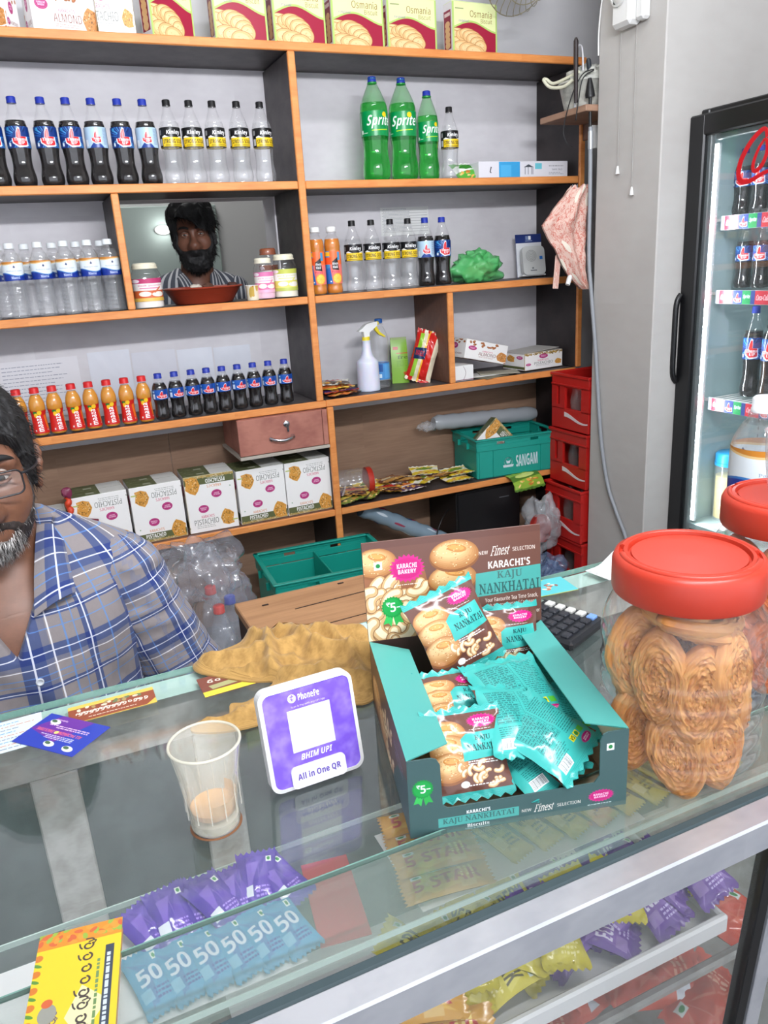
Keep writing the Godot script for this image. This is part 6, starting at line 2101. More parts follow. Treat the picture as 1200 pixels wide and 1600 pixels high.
	for k in 44: g.blob(Vector3(X + 0.045, 0.45 + k * 0.0297, z0 + 0.079), Vector3(0.004, 0.006, 0.005), 6)
	var dm: StandardMaterial3D = lm.duplicate()
	dm.emission_energy_multiplier = 30.0
	obj("led_bulb", g, dm, f)
	var al := AreaLight3D.new()
	al.name = "light_strip_glow"
	al.area_size = Vector2(1.32, 0.02)
	al.light_energy = 0.5
	al.light_color = Color(0.93, 0.98, 1.0)
	al.area_range = 9.0
	al.area_attenuation = 2.0
	al.shadow_enabled = true
	al.transform = Transform3D(Basis(Vector3(0, 1, 0), Vector3(-0.94, 0, 0.34), Vector3(-0.34, 0, -0.94).normalized()).orthonormalized(), Vector3(X + 0.05, 1.096, z0 + 0.09))
	add_child(al)
	# shelves with price strips
	var c := Canvas.new(1024, 80, rgb(40, 60, 130))
	for s in 4:
		var x := 30 + s * 260
		c.rect(x, 0, 100, 80, rgb(196, 40, 56))
		c.text("Coca-Cola", x + 6, 22, 88, 34, Color(0.98, 0.9, 0.92), "Droid Serif Bold", 0.25)
		c.rect(x + 100, 0, 70, 80, rgb(34, 52, 130))
		thumb_mark(c, x + 134, 46, 46)
		c.rect(x + 170, 0, 60, 80, rgb(0, 140, 72))
		c.text("Sprite", x + 174, 22, 48, 30, Color.WHITE, "Droid Sans Bold", 0.2)
	c.rect(0, 0, 28, 80, rgb(200, 205, 215))
	var strip := printed(c.tex(), 0.3)
	for y in [1.525, 1.28, 0.90]:
		g = Geo.new()
		for k in 22: g.tube([Vector3(X + 0.11, y - 0.006, z0 + 0.06 + k * 0.0285), Vector3(X + 0.56, y - 0.006, z0 + 0.06 + k * 0.0285)], 0.003, 6)
		slab(g, Vector3(X + 0.1, y - 0.012, z0 + 0.05), Vector3(X + 0.106, y - 0.002, z1 - 0.05))
		var sh := obj("wire_shelf", g, M.white_plastic, f)
		g = Geo.new()
		var one := Rect2(0, 0, 1, 1)
		var dot := Rect2(0.0, 0.4, 0.01, 0.1)
		g.box(Vector3(X + 0.096, y - 0.018, (z0 + z1) / 2 + 0.01), Vector3(0.006, 0.046, z1 - z0 - 0.13), 0.0005, [dot, dot, dot, one, dot, dot])
		obj("price_strip", g, strip, sh)
	# drinks
	var rows := [["cola", 1.53, [0.66, 0.735, 0.81, 0.885, 0.96, 1.035], "dark cola bottle on the fridge's top shelf, "], ["cola", 1.285, [0.69, 0.765, 0.84, 0.915, 0.99], "dark cola bottle on the fridge's second shelf, "], ["cola", 0.905, [0.76, 0.84, 0.92, 1.0], "dark cola bottle on the fridge's third shelf, "]]
	var nth := ["nearest the light strip", "second from the light strip", "third from the light strip", "fourth from the light strip", "fifth from the light strip", "sixth from the light strip"]
	for r in rows:
		for i in r[2].size():
			var o := copy_of(proto[r[0]], Vector3(X + 0.2, r[1] + 0.0, r[2][i]), -PI / 2 + 0.5 - 0.2 * (i % 2), r[3] + nth[i], "cola bottles in the fridge")
			if r[1] > 1.5: o.scale = Vector3(0.95, 0.84, 0.95)
			elif r[1] > 1.2: o.scale = Vector3(0.9, 0.84, 0.9)
			else: o.scale = Vector3(1.0, 1.25, 1.0)
	var tb := thing("storage_jar", "clear jar of yellow food with blue lid at the fridge's bottom", "jar", Vector3(X + 0.2, 0.425, 0.70))
	g = Geo.new()
	g.lathe(soft([Vector2(0, 0.003), Vector2(0.045, 0), Vector2(0.05, 0.01), Vector2(0.052, 0.2), Vector2(0.05, 0.215), Vector2(0, 0.215)]), 28)
	obj("jar_body", g, pane(0.15, rgb(235, 238, 238), 0.06), tb)
	g = Geo.new()
	g.lathe([Vector2(0, 0.004), Vector2(0.046, 0.004), Vector2(0.047, 0.17), Vector2(0, 0.175)], 24)
	obj("yellow_food", g, sm(rgb(232, 206, 130), 0.6), tb)
	obj("lid", cap_shape(0.055, 0.212, 0.262, 28), sm(rgb(40, 150, 205), 0.35), tb)
	var pt := obj("paper_slip", null_box(Vector3(0.1, 0.004, 0.12)), M.paper)
	pt.position = Vector3(X + 0.12, 0.423, 0.80)
	tag(pt, "white paper slip lying at the fridge's bottom beside the light strip", "paper")

func cookie(c: Canvas, x: float, y: float, rx: float, ry: float, r: RandomNumberGenerator) -> void:
	c.ell(x, y + ry * 0.12, rx * 1.04, ry * 1.06, rgb(140, 88, 52))
	for k in 7: c.ell(x - rx * 0.02 * k, y - ry * 0.045 * k, rx * (1.0 - 0.07 * k), ry * (1.0 - 0.09 * k), rgb(176, 118, 68).lerp(rgb(232, 190, 136), k / 6.0))
	c.ell(x + rx * 0.1, y - ry * 0.4, rx * 0.42, ry * 0.26, rgb(196, 130, 66), 0.2)
	c.ell(x + rx * 0.08, y - ry * 0.44, rx * 0.34, ry * 0.18, rgb(222, 160, 90), 0.2)
	for k in 60:
		var a := r.randf() * TAU
		var d := sqrt(r.randf())
		c.ell(x + cos(a) * d * rx * 0.9, y + sin(a) * d * ry * 0.9, rx * 0.03, ry * 0.03, [rgb(186, 132, 84), rgb(242, 212, 168)][k % 2])

func cashews(c: Canvas, x: float, y: float, w: float, h: float, m: int, r: RandomNumberGenerator) -> void:
	for k in m:
		var p := Vector2(x + r.randf() * w, y + r.randf() * h)
		var s := minf(w, h) * r.randf_range(0.14, 0.2)
		var a := r.randf() * 3
		var pts := []
		for i in 5: pts.append(p + Vector2.from_angle(a + i * 0.5) * s * 1.3)
		c.curve(pts, s * 1.25, rgb(150, 100, 62))
		c.curve(pts, s * 1.08, rgb(214, 172, 122))
		for i in 5: pts[i] -= Vector2(0, s * 0.1)
		c.curve(pts, s * 0.6, rgb(244, 222, 186))

func burst(c: Canvas, x: float, y: float, rx: float, ry: float) -> void:
	c.ell(x, y, rx, ry, rgb(206, 40, 130), 0.0, 22, 0.18)
	c.ell(x, y, rx * 0.78, ry * 0.72, rgb(196, 30, 118))
	c.text("KARACHI", x - rx * 0.55, y - ry * 0.36, rx * 1.1, ry * 0.34, Color(1, 0.9, 0.95))
	c.text("BAKERY", x - rx * 0.5, y + ry * 0.06, rx, ry * 0.3, Color(1, 0.9, 0.95))

func rosette(c: Canvas, x: float, y: float, s: float) -> void:
	c.poly([Vector2(x - s * 0.5, y + s * 0.5), Vector2(x - s * 0.9, y + s * 1.5), Vector2(x - s * 0.45, y + s * 1.4), Vector2(x - s * 0.2, y + s * 1.75), Vector2(x + s * 0.05, y + s * 0.6)], rgb(60, 190, 90))
	c.poly([Vector2(x + s * 0.5, y + s * 0.5), Vector2(x + s * 0.9, y + s * 1.5), Vector2(x + s * 0.45, y + s * 1.4), Vector2(x + s * 0.2, y + s * 1.75), Vector2(x - s * 0.05, y + s * 0.6)], rgb(50, 176, 80))
	c.ell(x, y, s, s, rgb(26, 150, 66), 0.0, 22, 0.12)
	c.ell(x, y, s * 0.78, s * 0.78, rgb(30, 164, 74))
	c.text("5", x - s * 0.2, y - s * 0.42, s * 0.48, s * 0.84, Color.WHITE)
	rupee(c, x - s * 0.56, y - s * 0.46, s * 0.36)
	c.rect(x + s * 0.34, y - s * 0.02, s * 0.36, s * 0.09, Color.WHITE)

func rupee(c: Canvas, x: float, y: float, s: float) -> void:
	c.rect(x, y, s, s * 0.14, Color.WHITE)
	c.rect(x, y + s * 0.3, s, s * 0.14, Color.WHITE)
	c.curve([Vector2(x + s * 0.2, y), Vector2(x + s * 0.75, y + s * 0.3), Vector2(x + s * 0.2, y + s * 0.62)], s * 0.14, Color.WHITE)
	c.line([Vector2(x + s * 0.2, y + s * 0.6), Vector2(x + s * 0.75, y + s * 1.1)], s * 0.16, Color.WHITE)

func veg_mark(c: Canvas, x: float, y: float, s: float) -> void:
	c.rect(x, y, s, s, Color(0.96, 0.98, 0.96))
	c.ell(x + s * 0.5, y + s * 0.5, s * 0.28, s * 0.28, rgb(30, 130, 60))

func finest(c: Canvas, x: float, y: float, w: float, h: float) -> void:
	c.text("NEW", x, y + h * 0.4, w * 0.16, h * 0.34, Color(1, 0.96, 0.92), "Droid Sans")
	c.text("Finest", x + w * 0.2, y, w * 0.32, h * 0.95, Color(1, 0.96, 0.92), "Droid Serif", 0.3)
	c.text("SELECTION", x + w * 0.6, y + h * 0.34, w * 0.4, h * 0.36, Color(1, 0.96, 0.92), "Droid Sans")

func header_print() -> StandardMaterial3D:
	var c := Canvas.new(1024, 580, rgb(112, 76, 66))
	var r := rng(21)
	c.poly([Vector2(0, 120), Vector2(340, 160), Vector2(420, 580), Vector2(0, 580)], rgb(150, 96, 66))
	cookie(c, 70, 120, 120, 84, r)
	c.rect(0, 0, 1024, 38, rgb(104, 70, 62))
	cashews(c, -10, 230, 330, 340, 34, r)
	cookie(c, 350, 420, 120, 90, r)
	cookie(c, 520, 400, 130, 90, r)
	cookie(c, 505, 260, 140, 84, r)
	cookie(c, 520, 120, 140, 88, r)
	cashews(c, 640, 480, 360, 90, 10, r)
	veg_mark(c, 60, 116, 46)
	burst(c, 246, 170, 104, 84)
	c.small_print(170, 262, 190, 1, 12, Color(0.95, 0.9, 0.85), r)
	finest(c, 662, 96, 330, 62)
	c.text("KARACHI'S", 714, 186, 248, 44, Color(1, 0.96, 0.94))
	c.poly([Vector2(640, 250), Vector2(1024, 234), Vector2(1024, 376), Vector2(632, 392)], rgb(80, 168, 160))
	c.text("KAJU", 764, 250, 150, 56, rgb(70, 110, 106), "Droid Serif Bold")
	c.text("NANKHATAI", 656, 316, 360, 62, rgb(50, 92, 90), "Droid Serif Bold")
	c.text("Your Favourite Tea Time Snack,", 690, 404, 316, 30, Color(1, 0.96, 0.92), "Droid Sans")
	c.text("with the goodness of Cashews.", 690, 440, 300, 30, Color(1, 0.96, 0.92), "Droid Sans")
	c.text("World Over", 900, 500, 116, 26, Color(0.96, 0.92, 0.88), "Droid Sans")
	rosette(c, 150, 390, 66)
	return printed(c.tex(), 0.3)

func box_print() -> StandardMaterial3D:
	# upper half: front; lower half: long side
	var c := Canvas.new(1024, 800, rgb(66, 94, 94))
	var r := rng(22)
	rosette(c, 66, 150, 50)
	veg_mark(c, 920, 60, 36)
	burst(c, 900, 330, 66, 34)
	c.small_print(836, 372, 120, 1, 9, Color(0.85, 0.9, 0.9), r)
	c.rect(130, 318, 376, 48, rgb(80, 168, 160))
	c.text("KAJU NANKHATAI", 150, 324, 336, 36, rgb(56, 100, 98), "Droid Serif Bold")
	c.text("KARACHI'S", 262, 296, 110, 18, Color.WHITE)
	c.text("Biscuits", 262, 368, 104, 20, Color.WHITE, "Droid Serif Bold")
	c.text("Tasty & Delicious", 252, 390, 116, 9, Color(0.9, 0.95, 0.95), "Droid Sans")
	finest(c, 520, 322, 280, 44)
	# side
	c.rect(0, 400, 1024, 400, rgb(96, 66, 58))
	c.poly([Vector2(600, 800), Vector2(760, 620), Vector2(1024, 500), Vector2(1024, 800)], rgb(58, 88, 88))
	cookie(c, 180, 640, 150, 110, r)
	cookie(c, 350, 700, 130, 90, r)
	cashews(c, 420, 560, 260, 200, 16, r)
	c.xf = Transform2D(0.0, Vector2(700, 520))
	c.text("Tea Time Snack", 0, 0, 220, 30, rgb(150, 140, 190), "Droid Serif", 0.2)
	c.text("with Cashews", 10, 44, 200, 26, rgb(150, 140, 190), "Droid Serif", 0.2)
	c.xf = Transform2D()
	return printed(c.tex(), 0.35)

func packet_print() -> StandardMaterial3D:
	var teal := rgb(62, 176, 168)
	var c := Canvas.new(768, 512, rgb(104, 68, 58))
	var r := rng(23)
	# face
	cookie(c, 96, 140, 96, 70, r)
	cookie(c, 90, 220, 100, 70, r)
	cookie(c, 84, 330, 96, 80, r)
	c.poly([Vector2(160, 186), Vector2(190, 160), Vector2(360, 150), Vector2(376, 290), Vector2(300, 300), Vector2(156, 310)], teal)
	c.text("KAJU", 232, 176, 84, 34, rgb(26, 60, 62), "Droid Serif Bold")
	c.text("NANKATAI", 186, 222, 176, 38, rgb(26, 60, 62), "Droid Serif Bold")
	cashews(c, 150, 330, 220, 110, 13, r)
	c.small_print(176, 312, 180, 2, 12, Color(0.96, 0.94, 0.92), r, 0.5)
	c.ell(150, 430, 22, 18, Color(0.94, 0.92, 0.9))
	c.small_print(170, 436, 180, 1, 12, Color(0.96, 0.94, 0.92), r, 0.5)
	burst(c, 286, 92, 78, 42)
	c.small_print(212, 140, 140, 1, 9, Color(0.9, 0.86, 0.84), r)
	c.rect(0, 0, 384, 38, teal)
	c.rect(0, 470, 384, 42, teal)
	for k in 5:
		c.rect(0, 4 + k * 8, 384, 2, rgb(50, 152, 146))
		c.rect(0, 474 + k * 8, 384, 2, rgb(50, 152, 146))
	# back
	c.rect(384, 0, 384, 512, teal)
	var ink := rgb(36, 110, 108)
	for k in 15: c.rect(430, 70 + k * 17, 170, 2, ink)
	for k in 4: c.rect(430 + k * 56, 70, 2, 240, ink)
	c.small_print(434, 76, 160, 14, 17, ink, r, 0.4)
	c.small_print(616, 70, 130, 20, 14, ink, r, 0.35)
	c.small_print(430, 330, 150, 6, 13, ink, r, 0.35)
	for k in 3: c.rect(600 + k * 44, 366, 36, 36, rgb(226, 214, 40) if k < 2 else rgb(90, 190, 60))
	c.text("V5", 604, 372, 28, 24, rgb(40, 60, 30))
	c.ell(662, 384, 13, 13, rgb(60, 140, 60))
	c.rect(430, 400, 90, 60, Color(0.95, 0.97, 0.97))
	for k in 16: c.rect(436 + k * 5, 404, r.randf_range(1.2, 3.4), 50, rgb(20, 30, 30))
	burst(c, 690, 440, 44, 26)
	for k in 5:
		c.rect(384, 4 + k * 8, 384, 2, rgb(50, 152, 146))
		c.rect(384, 474 + k * 8, 384, 2, rgb(50, 152, 146))
	return printed(c.tex(), 0.22)

# curly letters of a script the fonts do not hold
func curly(c: Canvas, x: float, y: float, w: float, h: float, m: int, col: Color, r: RandomNumberGenerator) -> void:
	var s := w / m
	for k in m:
		var cx := x + s * (k + 0.5)
		var cy := y + h * 0.6
		var kind := r.randi() % 4
		var rr := minf(s * 0.4, h * 0.32)
		var a0 := r.randf_range(0.3, 1.2)
		var pts := []
		for i in 11: pts.append(Vector2(cx, cy) + Vector2(cos(a0 + i * 0.62), sin(a0 + i * 0.62)) * rr * (1.0 - 0.05 * i))
		c.curve(pts, h * 0.12, col)
		if kind >= 2: c.curve([Vector2(cx + rr, cy), Vector2(cx + rr * 1.3, cy + rr * 0.9), Vector2(cx + rr * 1.8, cy + rr * 0.6), Vector2(cx + rr * 1.9, cy - rr * 0.6)], h * 0.11, col)
		if kind != 1: c.curve([Vector2(cx - rr * 0.6, cy - rr * 1.1), Vector2(cx, cy - rr * 1.5), Vector2(cx + rr * 0.9, cy - rr * 1.7)], h * 0.1, col)
		if kind == 2: c.curve([Vector2(cx + rr * 0.2, cy + rr * 0.9), Vector2(cx + rr, cy + rr * 1.4), Vector2(cx + rr * 1.2, cy + rr)], h * 0.09, col)
		if kind == 3: c.ell(cx, cy, h * 0.06, h * 0.06, col)

func flat_sheet(called: String, w: float, d: float, mat: Material, at: Vector3, turn: float, label: String, cat: String, th := 0.0006, group := "") -> MeshInstance3D:
	var g := Geo.new()
	var dot := Rect2(0.02, 0.02, 0.01, 0.01)
	g.box(Vector3.ZERO, Vector3(w, th, d), 0.0, [dot, dot, dot, dot, Rect2(0, 0, 1, 1), dot])
	var o := obj(called, g, mat)
	o.position = at
	o.rotation.y = turn
	tag(o, label, cat, group)
	return o

func pastry_geo(sd: int, L := 0.052, W := 0.029, T := 0.0115) -> Geo:
	var g := Geo.new()
	var nz := noise(sd, 0.8, 3)
	for side in [1, -1]:
		var rows := []
		for i in 34:
			var f := i / 33.0
			var row := PackedVector3Array()
			for j in 41:
				var a := TAU * (j % 40) / 40.0
				var lens := 1.0 / pow(pow(absf(cos(a)), 1.65) + pow(absf(sin(a)), 1.65), 1.0 / 1.65)
				var p := Vector2(sin(a) * W, cos(a) * L) * lens * f
				var wob := nz.get_noise_2d(p.x * 300.0, p.y * 300.0)
				var ridge := absf(fmod(f * 6.5 + wob * 0.9 + 0.12 * sin(a * 3.0), 1.0) * 2.0 - 1.0)
				var z := T * pow(maxf(0.0, 1.0 - pow(f, 4.0)), 0.5)
				z *= 1.0 - 0.12 * (1.0 - f) * 2.0
				z += (ridge - 0.5) * 0.0036 * (1.0 if f < 0.86 else 0.15) * minf(1.0, f * 4.0)
				row.append(Vector3(p.x + 0.0015 * wob, p.y + 0.0015 * wob, side * maxf(z, 0.0)))
			rows.append(row)
		g.grid(rows, true, side == -1)
	return g

func big_jar(label: String, at: Vector3, turn: float) -> Node3D:
	var o := thing("cookie_jar", label, "jar", at, turn, "")
	var g := Geo.new()
	var pr := [Vector2(0.0, 0.004), Vector2(0.045, 0.0), Vector2(0.06, 0.004), Vector2(0.068, 0.018)]
	for k in 5:
		pr.append(Vector2(0.0762, 0.032 + k * 0.021))
		pr.append(Vector2(0.0742, 0.0425 + k * 0.021))
	pr.append_array([Vector2(0.077, 0.142), Vector2(0.077, 0.152), Vector2(0.073, 0.168), Vector2(0.066, 0.182), Vector2(0.0615, 0.19), Vector2(0.0615, 0.215)])
	g.lathe(soft(pr, 3), 48)
	obj("jar_body", g, pane(0.035, rgb(235, 238, 238), 0.03), o)
	g = Geo.new()
	g.lathe([Vector2(0.061, 0.190), Vector2(0.0675, 0.190), Vector2(0.0685, 0.193), Vector2(0.0685, 0.218), Vector2(0.066, 0.224), Vector2(0.0625, 0.225), Vector2(0.0615, 0.2225), Vector2(0.059, 0.2225), Vector2(0.058, 0.2262), Vector2(0.0545, 0.2268), Vector2(0.0535, 0.222), Vector2(0.0515, 0.222), Vector2(0.051, 0.2245), Vector2(0.046, 0.2242), Vector2(0, 0.2235)], 64)
	var red := sm(rgb(192, 56, 36), 0.36)
	var lid := obj("lid", g, red, o)
	# carrying ring lying in the lid's groove, open at two places
	for s in 2:
		g = Geo.new()
		var ring := []
		for i in 23: ring.append(Vector3(sin(lerpf(0.16, PI - 0.16, i / 22.0) + s * PI), 0, cos(lerpf(0.16, PI - 0.16, i / 22.0) + s * PI)) * 0.0598 + Vector3(0, 0.2245, 0))
		g.tube(ring, 0.003, 8)
		obj("carry_ring", g, red, lid)
	return o

func counter_things() -> void:
	var r := rng(31)
	# ---- display box with its packets
	var bx := thing("display_box", "teal and brown cardboard display box of biscuit packets on the glass counter", "box", Vector3(0.232, TOP + 0.0005, 2.246), -0.268)
	var bp := box_print()
	var hp := header_print()
	var tealin := sm(rgb(80, 168, 160), 0.4)
	var card := sm(rgb(196, 170, 136), 0.8)
	var W := 0.207
	var D := 0.231
	var H := 0.082
	var g := Geo.new()
	var front := PackedVector2Array([Vector2(0, 0), Vector2(W, 0), Vector2(W, H), Vector2(W - 0.020, H), Vector2(W - 0.0245, H - 0.002), Vector2(W - 0.027, H - 0.008), Vector2(W - 0.027, 0.036), Vector2(W - 0.032, 0.029), Vector2(0.036, 0.027), Vector2(0.031, 0.031), Vector2(0.030, H - 0.008), Vector2(0.027, H - 0.002), Vector2(0.022, H), Vector2(0, H)])
	g.prism(front, -0.0015, 0.0, Rect2(0, 0, 1, 0.5))
	obj("front_panel", g, bp, bx)
	g = Geo.new()
	var dk := Rect2(0.6, 0.9, 0.01, 0.01)
	var sd := Rect2(0, 0.5, 1, 0.5)
	g.box(Vector3(0.0008, H / 2, -D / 2), Vector3(0.0016, H, D - 0.003), 0.0, [dk, dk, dk, sd, dk, dk])
	obj("side_panel", g, bp, bx)
	g = Geo.new()
	g.box(Vector3(W - 0.0008, H / 2, -D / 2), Vector3(0.0016, H, D - 0.003), 0.0, [dk, dk, sd, dk, dk, dk])
	obj("side_panel", g, bp, bx)
	g = Geo.new()
	g.box(Vector3(W / 2, 0.0008, -D / 2), Vector3(W - 0.004, 0.0014, D - 0.004), 0.0)
	obj("bottom_panel", g, card, bx)
	# back wall with the upright header
	g = Geo.new()
	slab(g, Vector3(0.0, 0.0, -D - 0.0015), Vector3(W, H, -D))
	obj("back_panel", g, sm(rgb(70, 50, 44), 0.5), bx)
	g = Geo.new()
	g.x = Transform3D(Basis.from_euler(Vector3(-0.05, 0, 0)), Vector3(W / 2, H, -D - 0.001))
	g.box(Vector3(0, 0.06, 0), Vector3(W + 0.002, 0.12, 0.002), 0.0004, [Rect2(0, 0, 1, 1), Rect2(0.7, 0.02, 0.05, 0.02), Rect2(0.7, 0.02, 0.05, 0.02), Rect2(0.7, 0.02, 0.05, 0.02), Rect2(0.7, 0.02, 0.05, 0.02), Rect2(0.7, 0.02, 0.05, 0.02)])
	obj("header_panel", g, hp, bx)
	for s in 2:
		g = Geo.new()
		var e := 0.0 if s == 0 else W
		var i0 := 0.042 if s == 0 else W - 0.033
		var q := [Vector3(e, H + 0.0005, -0.001), Vector3(i0, H - 0.002, -0.022), Vector3(i0, H - 0.002, -0.205), Vector3(e, H + 0.0005, -D)]
		g.flat(q, [], Vector3.UP)
		var q2 := []
		for a in q: q2.append(a - Vector3(0, 0.0012, 0))
		g.flat(q2, [], Vector3.DOWN)
		for k in 4: g.flat([q[k], q[(k + 1) % 4], q2[(k + 1) % 4], q2[k]], [], (q[k] + q[(k + 1) % 4]) * 0.5 - Vector3(W / 2 if s == 1 else 0.02, H, -D / 2))
		obj("folded_flap", g, tealin, bx)
	var pp := packet_print()
	var to := bx.transform
	# face up or back up: at (local), turn, tilt, roll, face
	var packs := [
		[Vector3(0.093, 0.102, -0.196), 0.12, -0.45, 0.28, true, 0.1, "largest face-up brown packet leaning against the header"],
		[Vector3(0.158, 0.072, -0.212), -0.15, -0.3, 0.05, true, 0.085, "brown face-up packet at the header's right"],
		[Vector3(0.075, 0.056, -0.118), 0.1, -1.0, -0.05, true, 0.082, "brown face-up packet in the middle of the left column"],
		[Vector3(0.066, 0.05, -0.045), 0.05, -0.72, -0.02, true, 0.085, "brown face-up packet right behind the front cut-out"],
		[Vector3(0.137, 0.066, -0.112), 0.35, -1.25, -0.12, false, 0.095, "teal back-up packet on top in the middle"],
		[Vector3(0.165, 0.046, -0.16), -0.3, -1.35, 0.2, false, 0.085, "teal back-up packet in the right corner's shade"],
		[Vector3(0.125, 0.06, -0.07), 0.6, -1.1, -0.5, false, 0.085, "teal packet with round magenta mark, tilted in the middle"],
		[Vector3(0.168, 0.048, -0.085), -0.1, -1.3, 0.15, false, 0.085, "teal back-up packet under the right flap"],
		[Vector3(0.148, 0.052, -0.05), 0.35, -1.15, 0.45, false, 0.085, "teal packet with white bar-coded patch near the front"],
		[Vector3(0.135, 0.026, -0.052), -0.5, -1.45, 0.9, false, 0.085, "teal packet lowest at the front cut-out"],
		[Vector3(0.105, 0.028, -0.075), 0.2, -1.4, 0.3, false, 0.085, "teal packet beneath the middle ones"],
		[Vector3(0.06, 0.022, -0.15), 0.0, -1.5, 0.1, false, 0.085, "teal packet beneath the left brown ones"]]
	for i in packs.size():
		var q: Array = packs[i]
		var pk := obj("biscuit_packet", packet_geo(0.08 if q[5] < 0.09 else 0.09, q[5], 0.0105, 200 + i, 0.008), pp)
		tag(pk, q[6] + " of the display box", "packet", "packets in the display box")
		var b := Basis.from_euler(Vector3(0, q[1], 0)) * Basis.from_euler(Vector3(q[2], 0, 0)) * Basis.from_euler(Vector3(0, 0, q[3]))
		if not q[4]: b = b * Basis.from_euler(Vector3(0, PI, 0))
		pk.transform = to * Transform3D(b, q[0])
	# ---- payment stand
	var c := Canvas.new(512, 540, rgb(126, 88, 210))
	var nz := noise(44, 0.008, 3)
	for y in range(0, 540, 6):
		for x in range(0, 512, 6):
			var k := nz.get_noise_2d(x, y)
			c.rect(x, y, 6, 6, rgb(118, 84, 206).lerp(rgb(150, 124, 222), clampf(0.35 + k, 0, 1)))
	c.ell(170, 54, 24, 24, Color.WHITE)
	c.curve([Vector2(158, 44), Vector2(182, 44)], 5, rgb(110, 70, 200))
	c.curve([Vector2(176, 34), Vector2(168, 44), Vector2(170, 70)], 5, rgb(110, 70, 200))
	c.curve([Vector2(160, 56), Vector2(172, 62), Vector2(180, 54)], 4, rgb(110, 70, 200))
	c.text("PhonePe", 206, 34, 124, 40, Color.WHITE)
	c.text("Scan & Pay with any UPI App", 158, 96, 200, 14, Color(0.93, 0.9, 1), "Droid Sans")
	c.rect(130, 118, 252, 240, Color(0.9, 0.9, 0.92))
	c.text("BHIM UPI", 168, 374, 180, 34, Color.WHITE, "Droid Sans Bold", 0.25)
	var face := printed(c.tex(), 0.25)
	var st := thing("payment_stand", "white-rimmed purple payment stand leaning back on the glass counter", "sign", Vector3(0.187, TOP + 0.001, 2.13), 0.02)
	var lean := Basis.from_euler(Vector3(-0.21, 0, 0))
	g = Geo.new()
	g.x = Transform3D(lean, Vector3(0, 0.053, -0.011))
	g.prism(round_rect(0.1, 0.106, 0.011), -0.014, 0.0)
	g.prism(round_rect(0.092, 0.098, 0.010), -0.026, -0.014)
	obj("casing", g, M.white_plastic, st)
	g = Geo.new()
	g.x = Transform3D(lean, Vector3(0, 0.053, -0.011))
	var outer := round_rect(0.1, 0.106, 0.011)
	var inn := round_rect(0.092, 0.098, 0.008)
	for k in outer.size():
		var k2 := (k + 1) % outer.size()
		var zz := Vector3(0, 0, 0.0015)
		g.flat([Vector3(outer[k].x, outer[k].y, 0), Vector3(outer[k2].x, outer[k2].y, 0), Vector3(inn[k2].x, inn[k2].y, 0) + zz, Vector3(inn[k].x, inn[k].y, 0) + zz], [], Vector3(0, 0, 1))
		g.flat([Vector3(inn[k].x, inn[k].y, 0) + zz, Vector3(inn[k2].x, inn[k2].y, 0) + zz, Vector3(inn[k2].x, inn[k2].y, 0), Vector3(inn[k].x, inn[k].y, 0)], [], Vector3(-inn[k].x, -inn[k].y, 0))
	obj("rim", g, M.white_plastic, st)
	g = Geo.new()
	g.x = Transform3D(lean, Vector3(0, 0.053, -0.011))
	g.prism(round_rect(0.0925, 0.0985, 0.008), -0.001, 0.0006)
	obj("face_plate", g, face, st)
	g = Geo.new()
	g.x = Transform3D(lean, Vector3(0, 0.053, -0.011))
	g.x = g.x * Transform3D(Basis.IDENTITY, Vector3(0.0, -0.041, 0))
	g.prism(round_rect(0.058, 0.0225, 0.005), 0.0, 0.0032)
	obj("button", g, sm(rgb(236, 236, 242), 0.3), st)
	var tx := obj("lettering", word_mesh("All in One QR", 0.046, 0.008, 0.0005), sm(rgb(96, 70, 170), 0.4), st)
	tx.transform = Transform3D(lean, Vector3(0, 0.053, -0.011)) * Transform3D(Basis.IDENTITY, Vector3(0, -0.041, 0.0031))
	# ---- tea glass
	var tg := thing("tea_glass", "fluted tea glass with a little milky tea left in it", "glass", Vector3(0.078, TOP + 0.0005, 2.138))
	g = Geo.new()
	var rows := []
	var sect := [[0.0, 0.0215, 0.0], [0.004, 0.0235, 0.0], [0.012, 0.0232, 0.0], [0.016, 0.0238, 1.0], [0.03, 0.0252, 1.0], [0.05, 0.0275, 1.0], [0.06, 0.0287, 0.6], [0.064, 0.0293, 0.0], [0.08, 0.0318, 0.0], [0.0895, 0.0334, 0.0], [0.0912, 0.0328, 0.0], [0.0905, 0.0318, 0.0]]
	for s in sect:
		var row := PackedVector3Array()
		for j in 61:
			var a := TAU * (j % 60) / 60.0
			var rr: float = s[1] - s[2] * 0.0011 * absf(sin(a * 6.0))
			row.append(Vector3(sin(a) * rr, s[0], cos(a) * rr))
		rows.append(row)
	for s in [[0.089, 0.0312], [0.06, 0.027], [0.03, 0.0232], [0.016, 0.0208], [0.0135, 0.018], [0.013, 0.0]]:
		var row := PackedVector3Array()
		for j in 61:
			var a := TAU * (j % 60) / 60.0
			row.append(Vector3(sin(a) * s[1], s[0], cos(a) * s[1]))
		rows.append(row)
	g.grid(rows, true, false)
	g.lathe([Vector2(0, 0.0), Vector2(0.0215, 0.0)], 60)
	obj("glass_wall", g, pane(0.2, rgb(240, 236, 220), 0.06), tg)
	g = Geo.new()
	g.lathe([Vector2(0, 0.0136), Vector2(0.0178, 0.0138), Vector2(0.0207, 0.0165), Vector2(0.0217, 0.0225), Vector2(0.021, 0.0215), Vector2(0, 0.0215)], 40)
	obj("tea", g, sm(rgb(222, 168, 104), 0.2), tg)
	g = Geo.new()
	var ring := []
	for k in 41: ring.append(Vector3(sin(TAU * k / 40), 0, cos(TAU * k / 40)) * 0.0326 + Vector3(0, 0.0902, 0))
	g.tube(ring, 0.0014, 8, false)
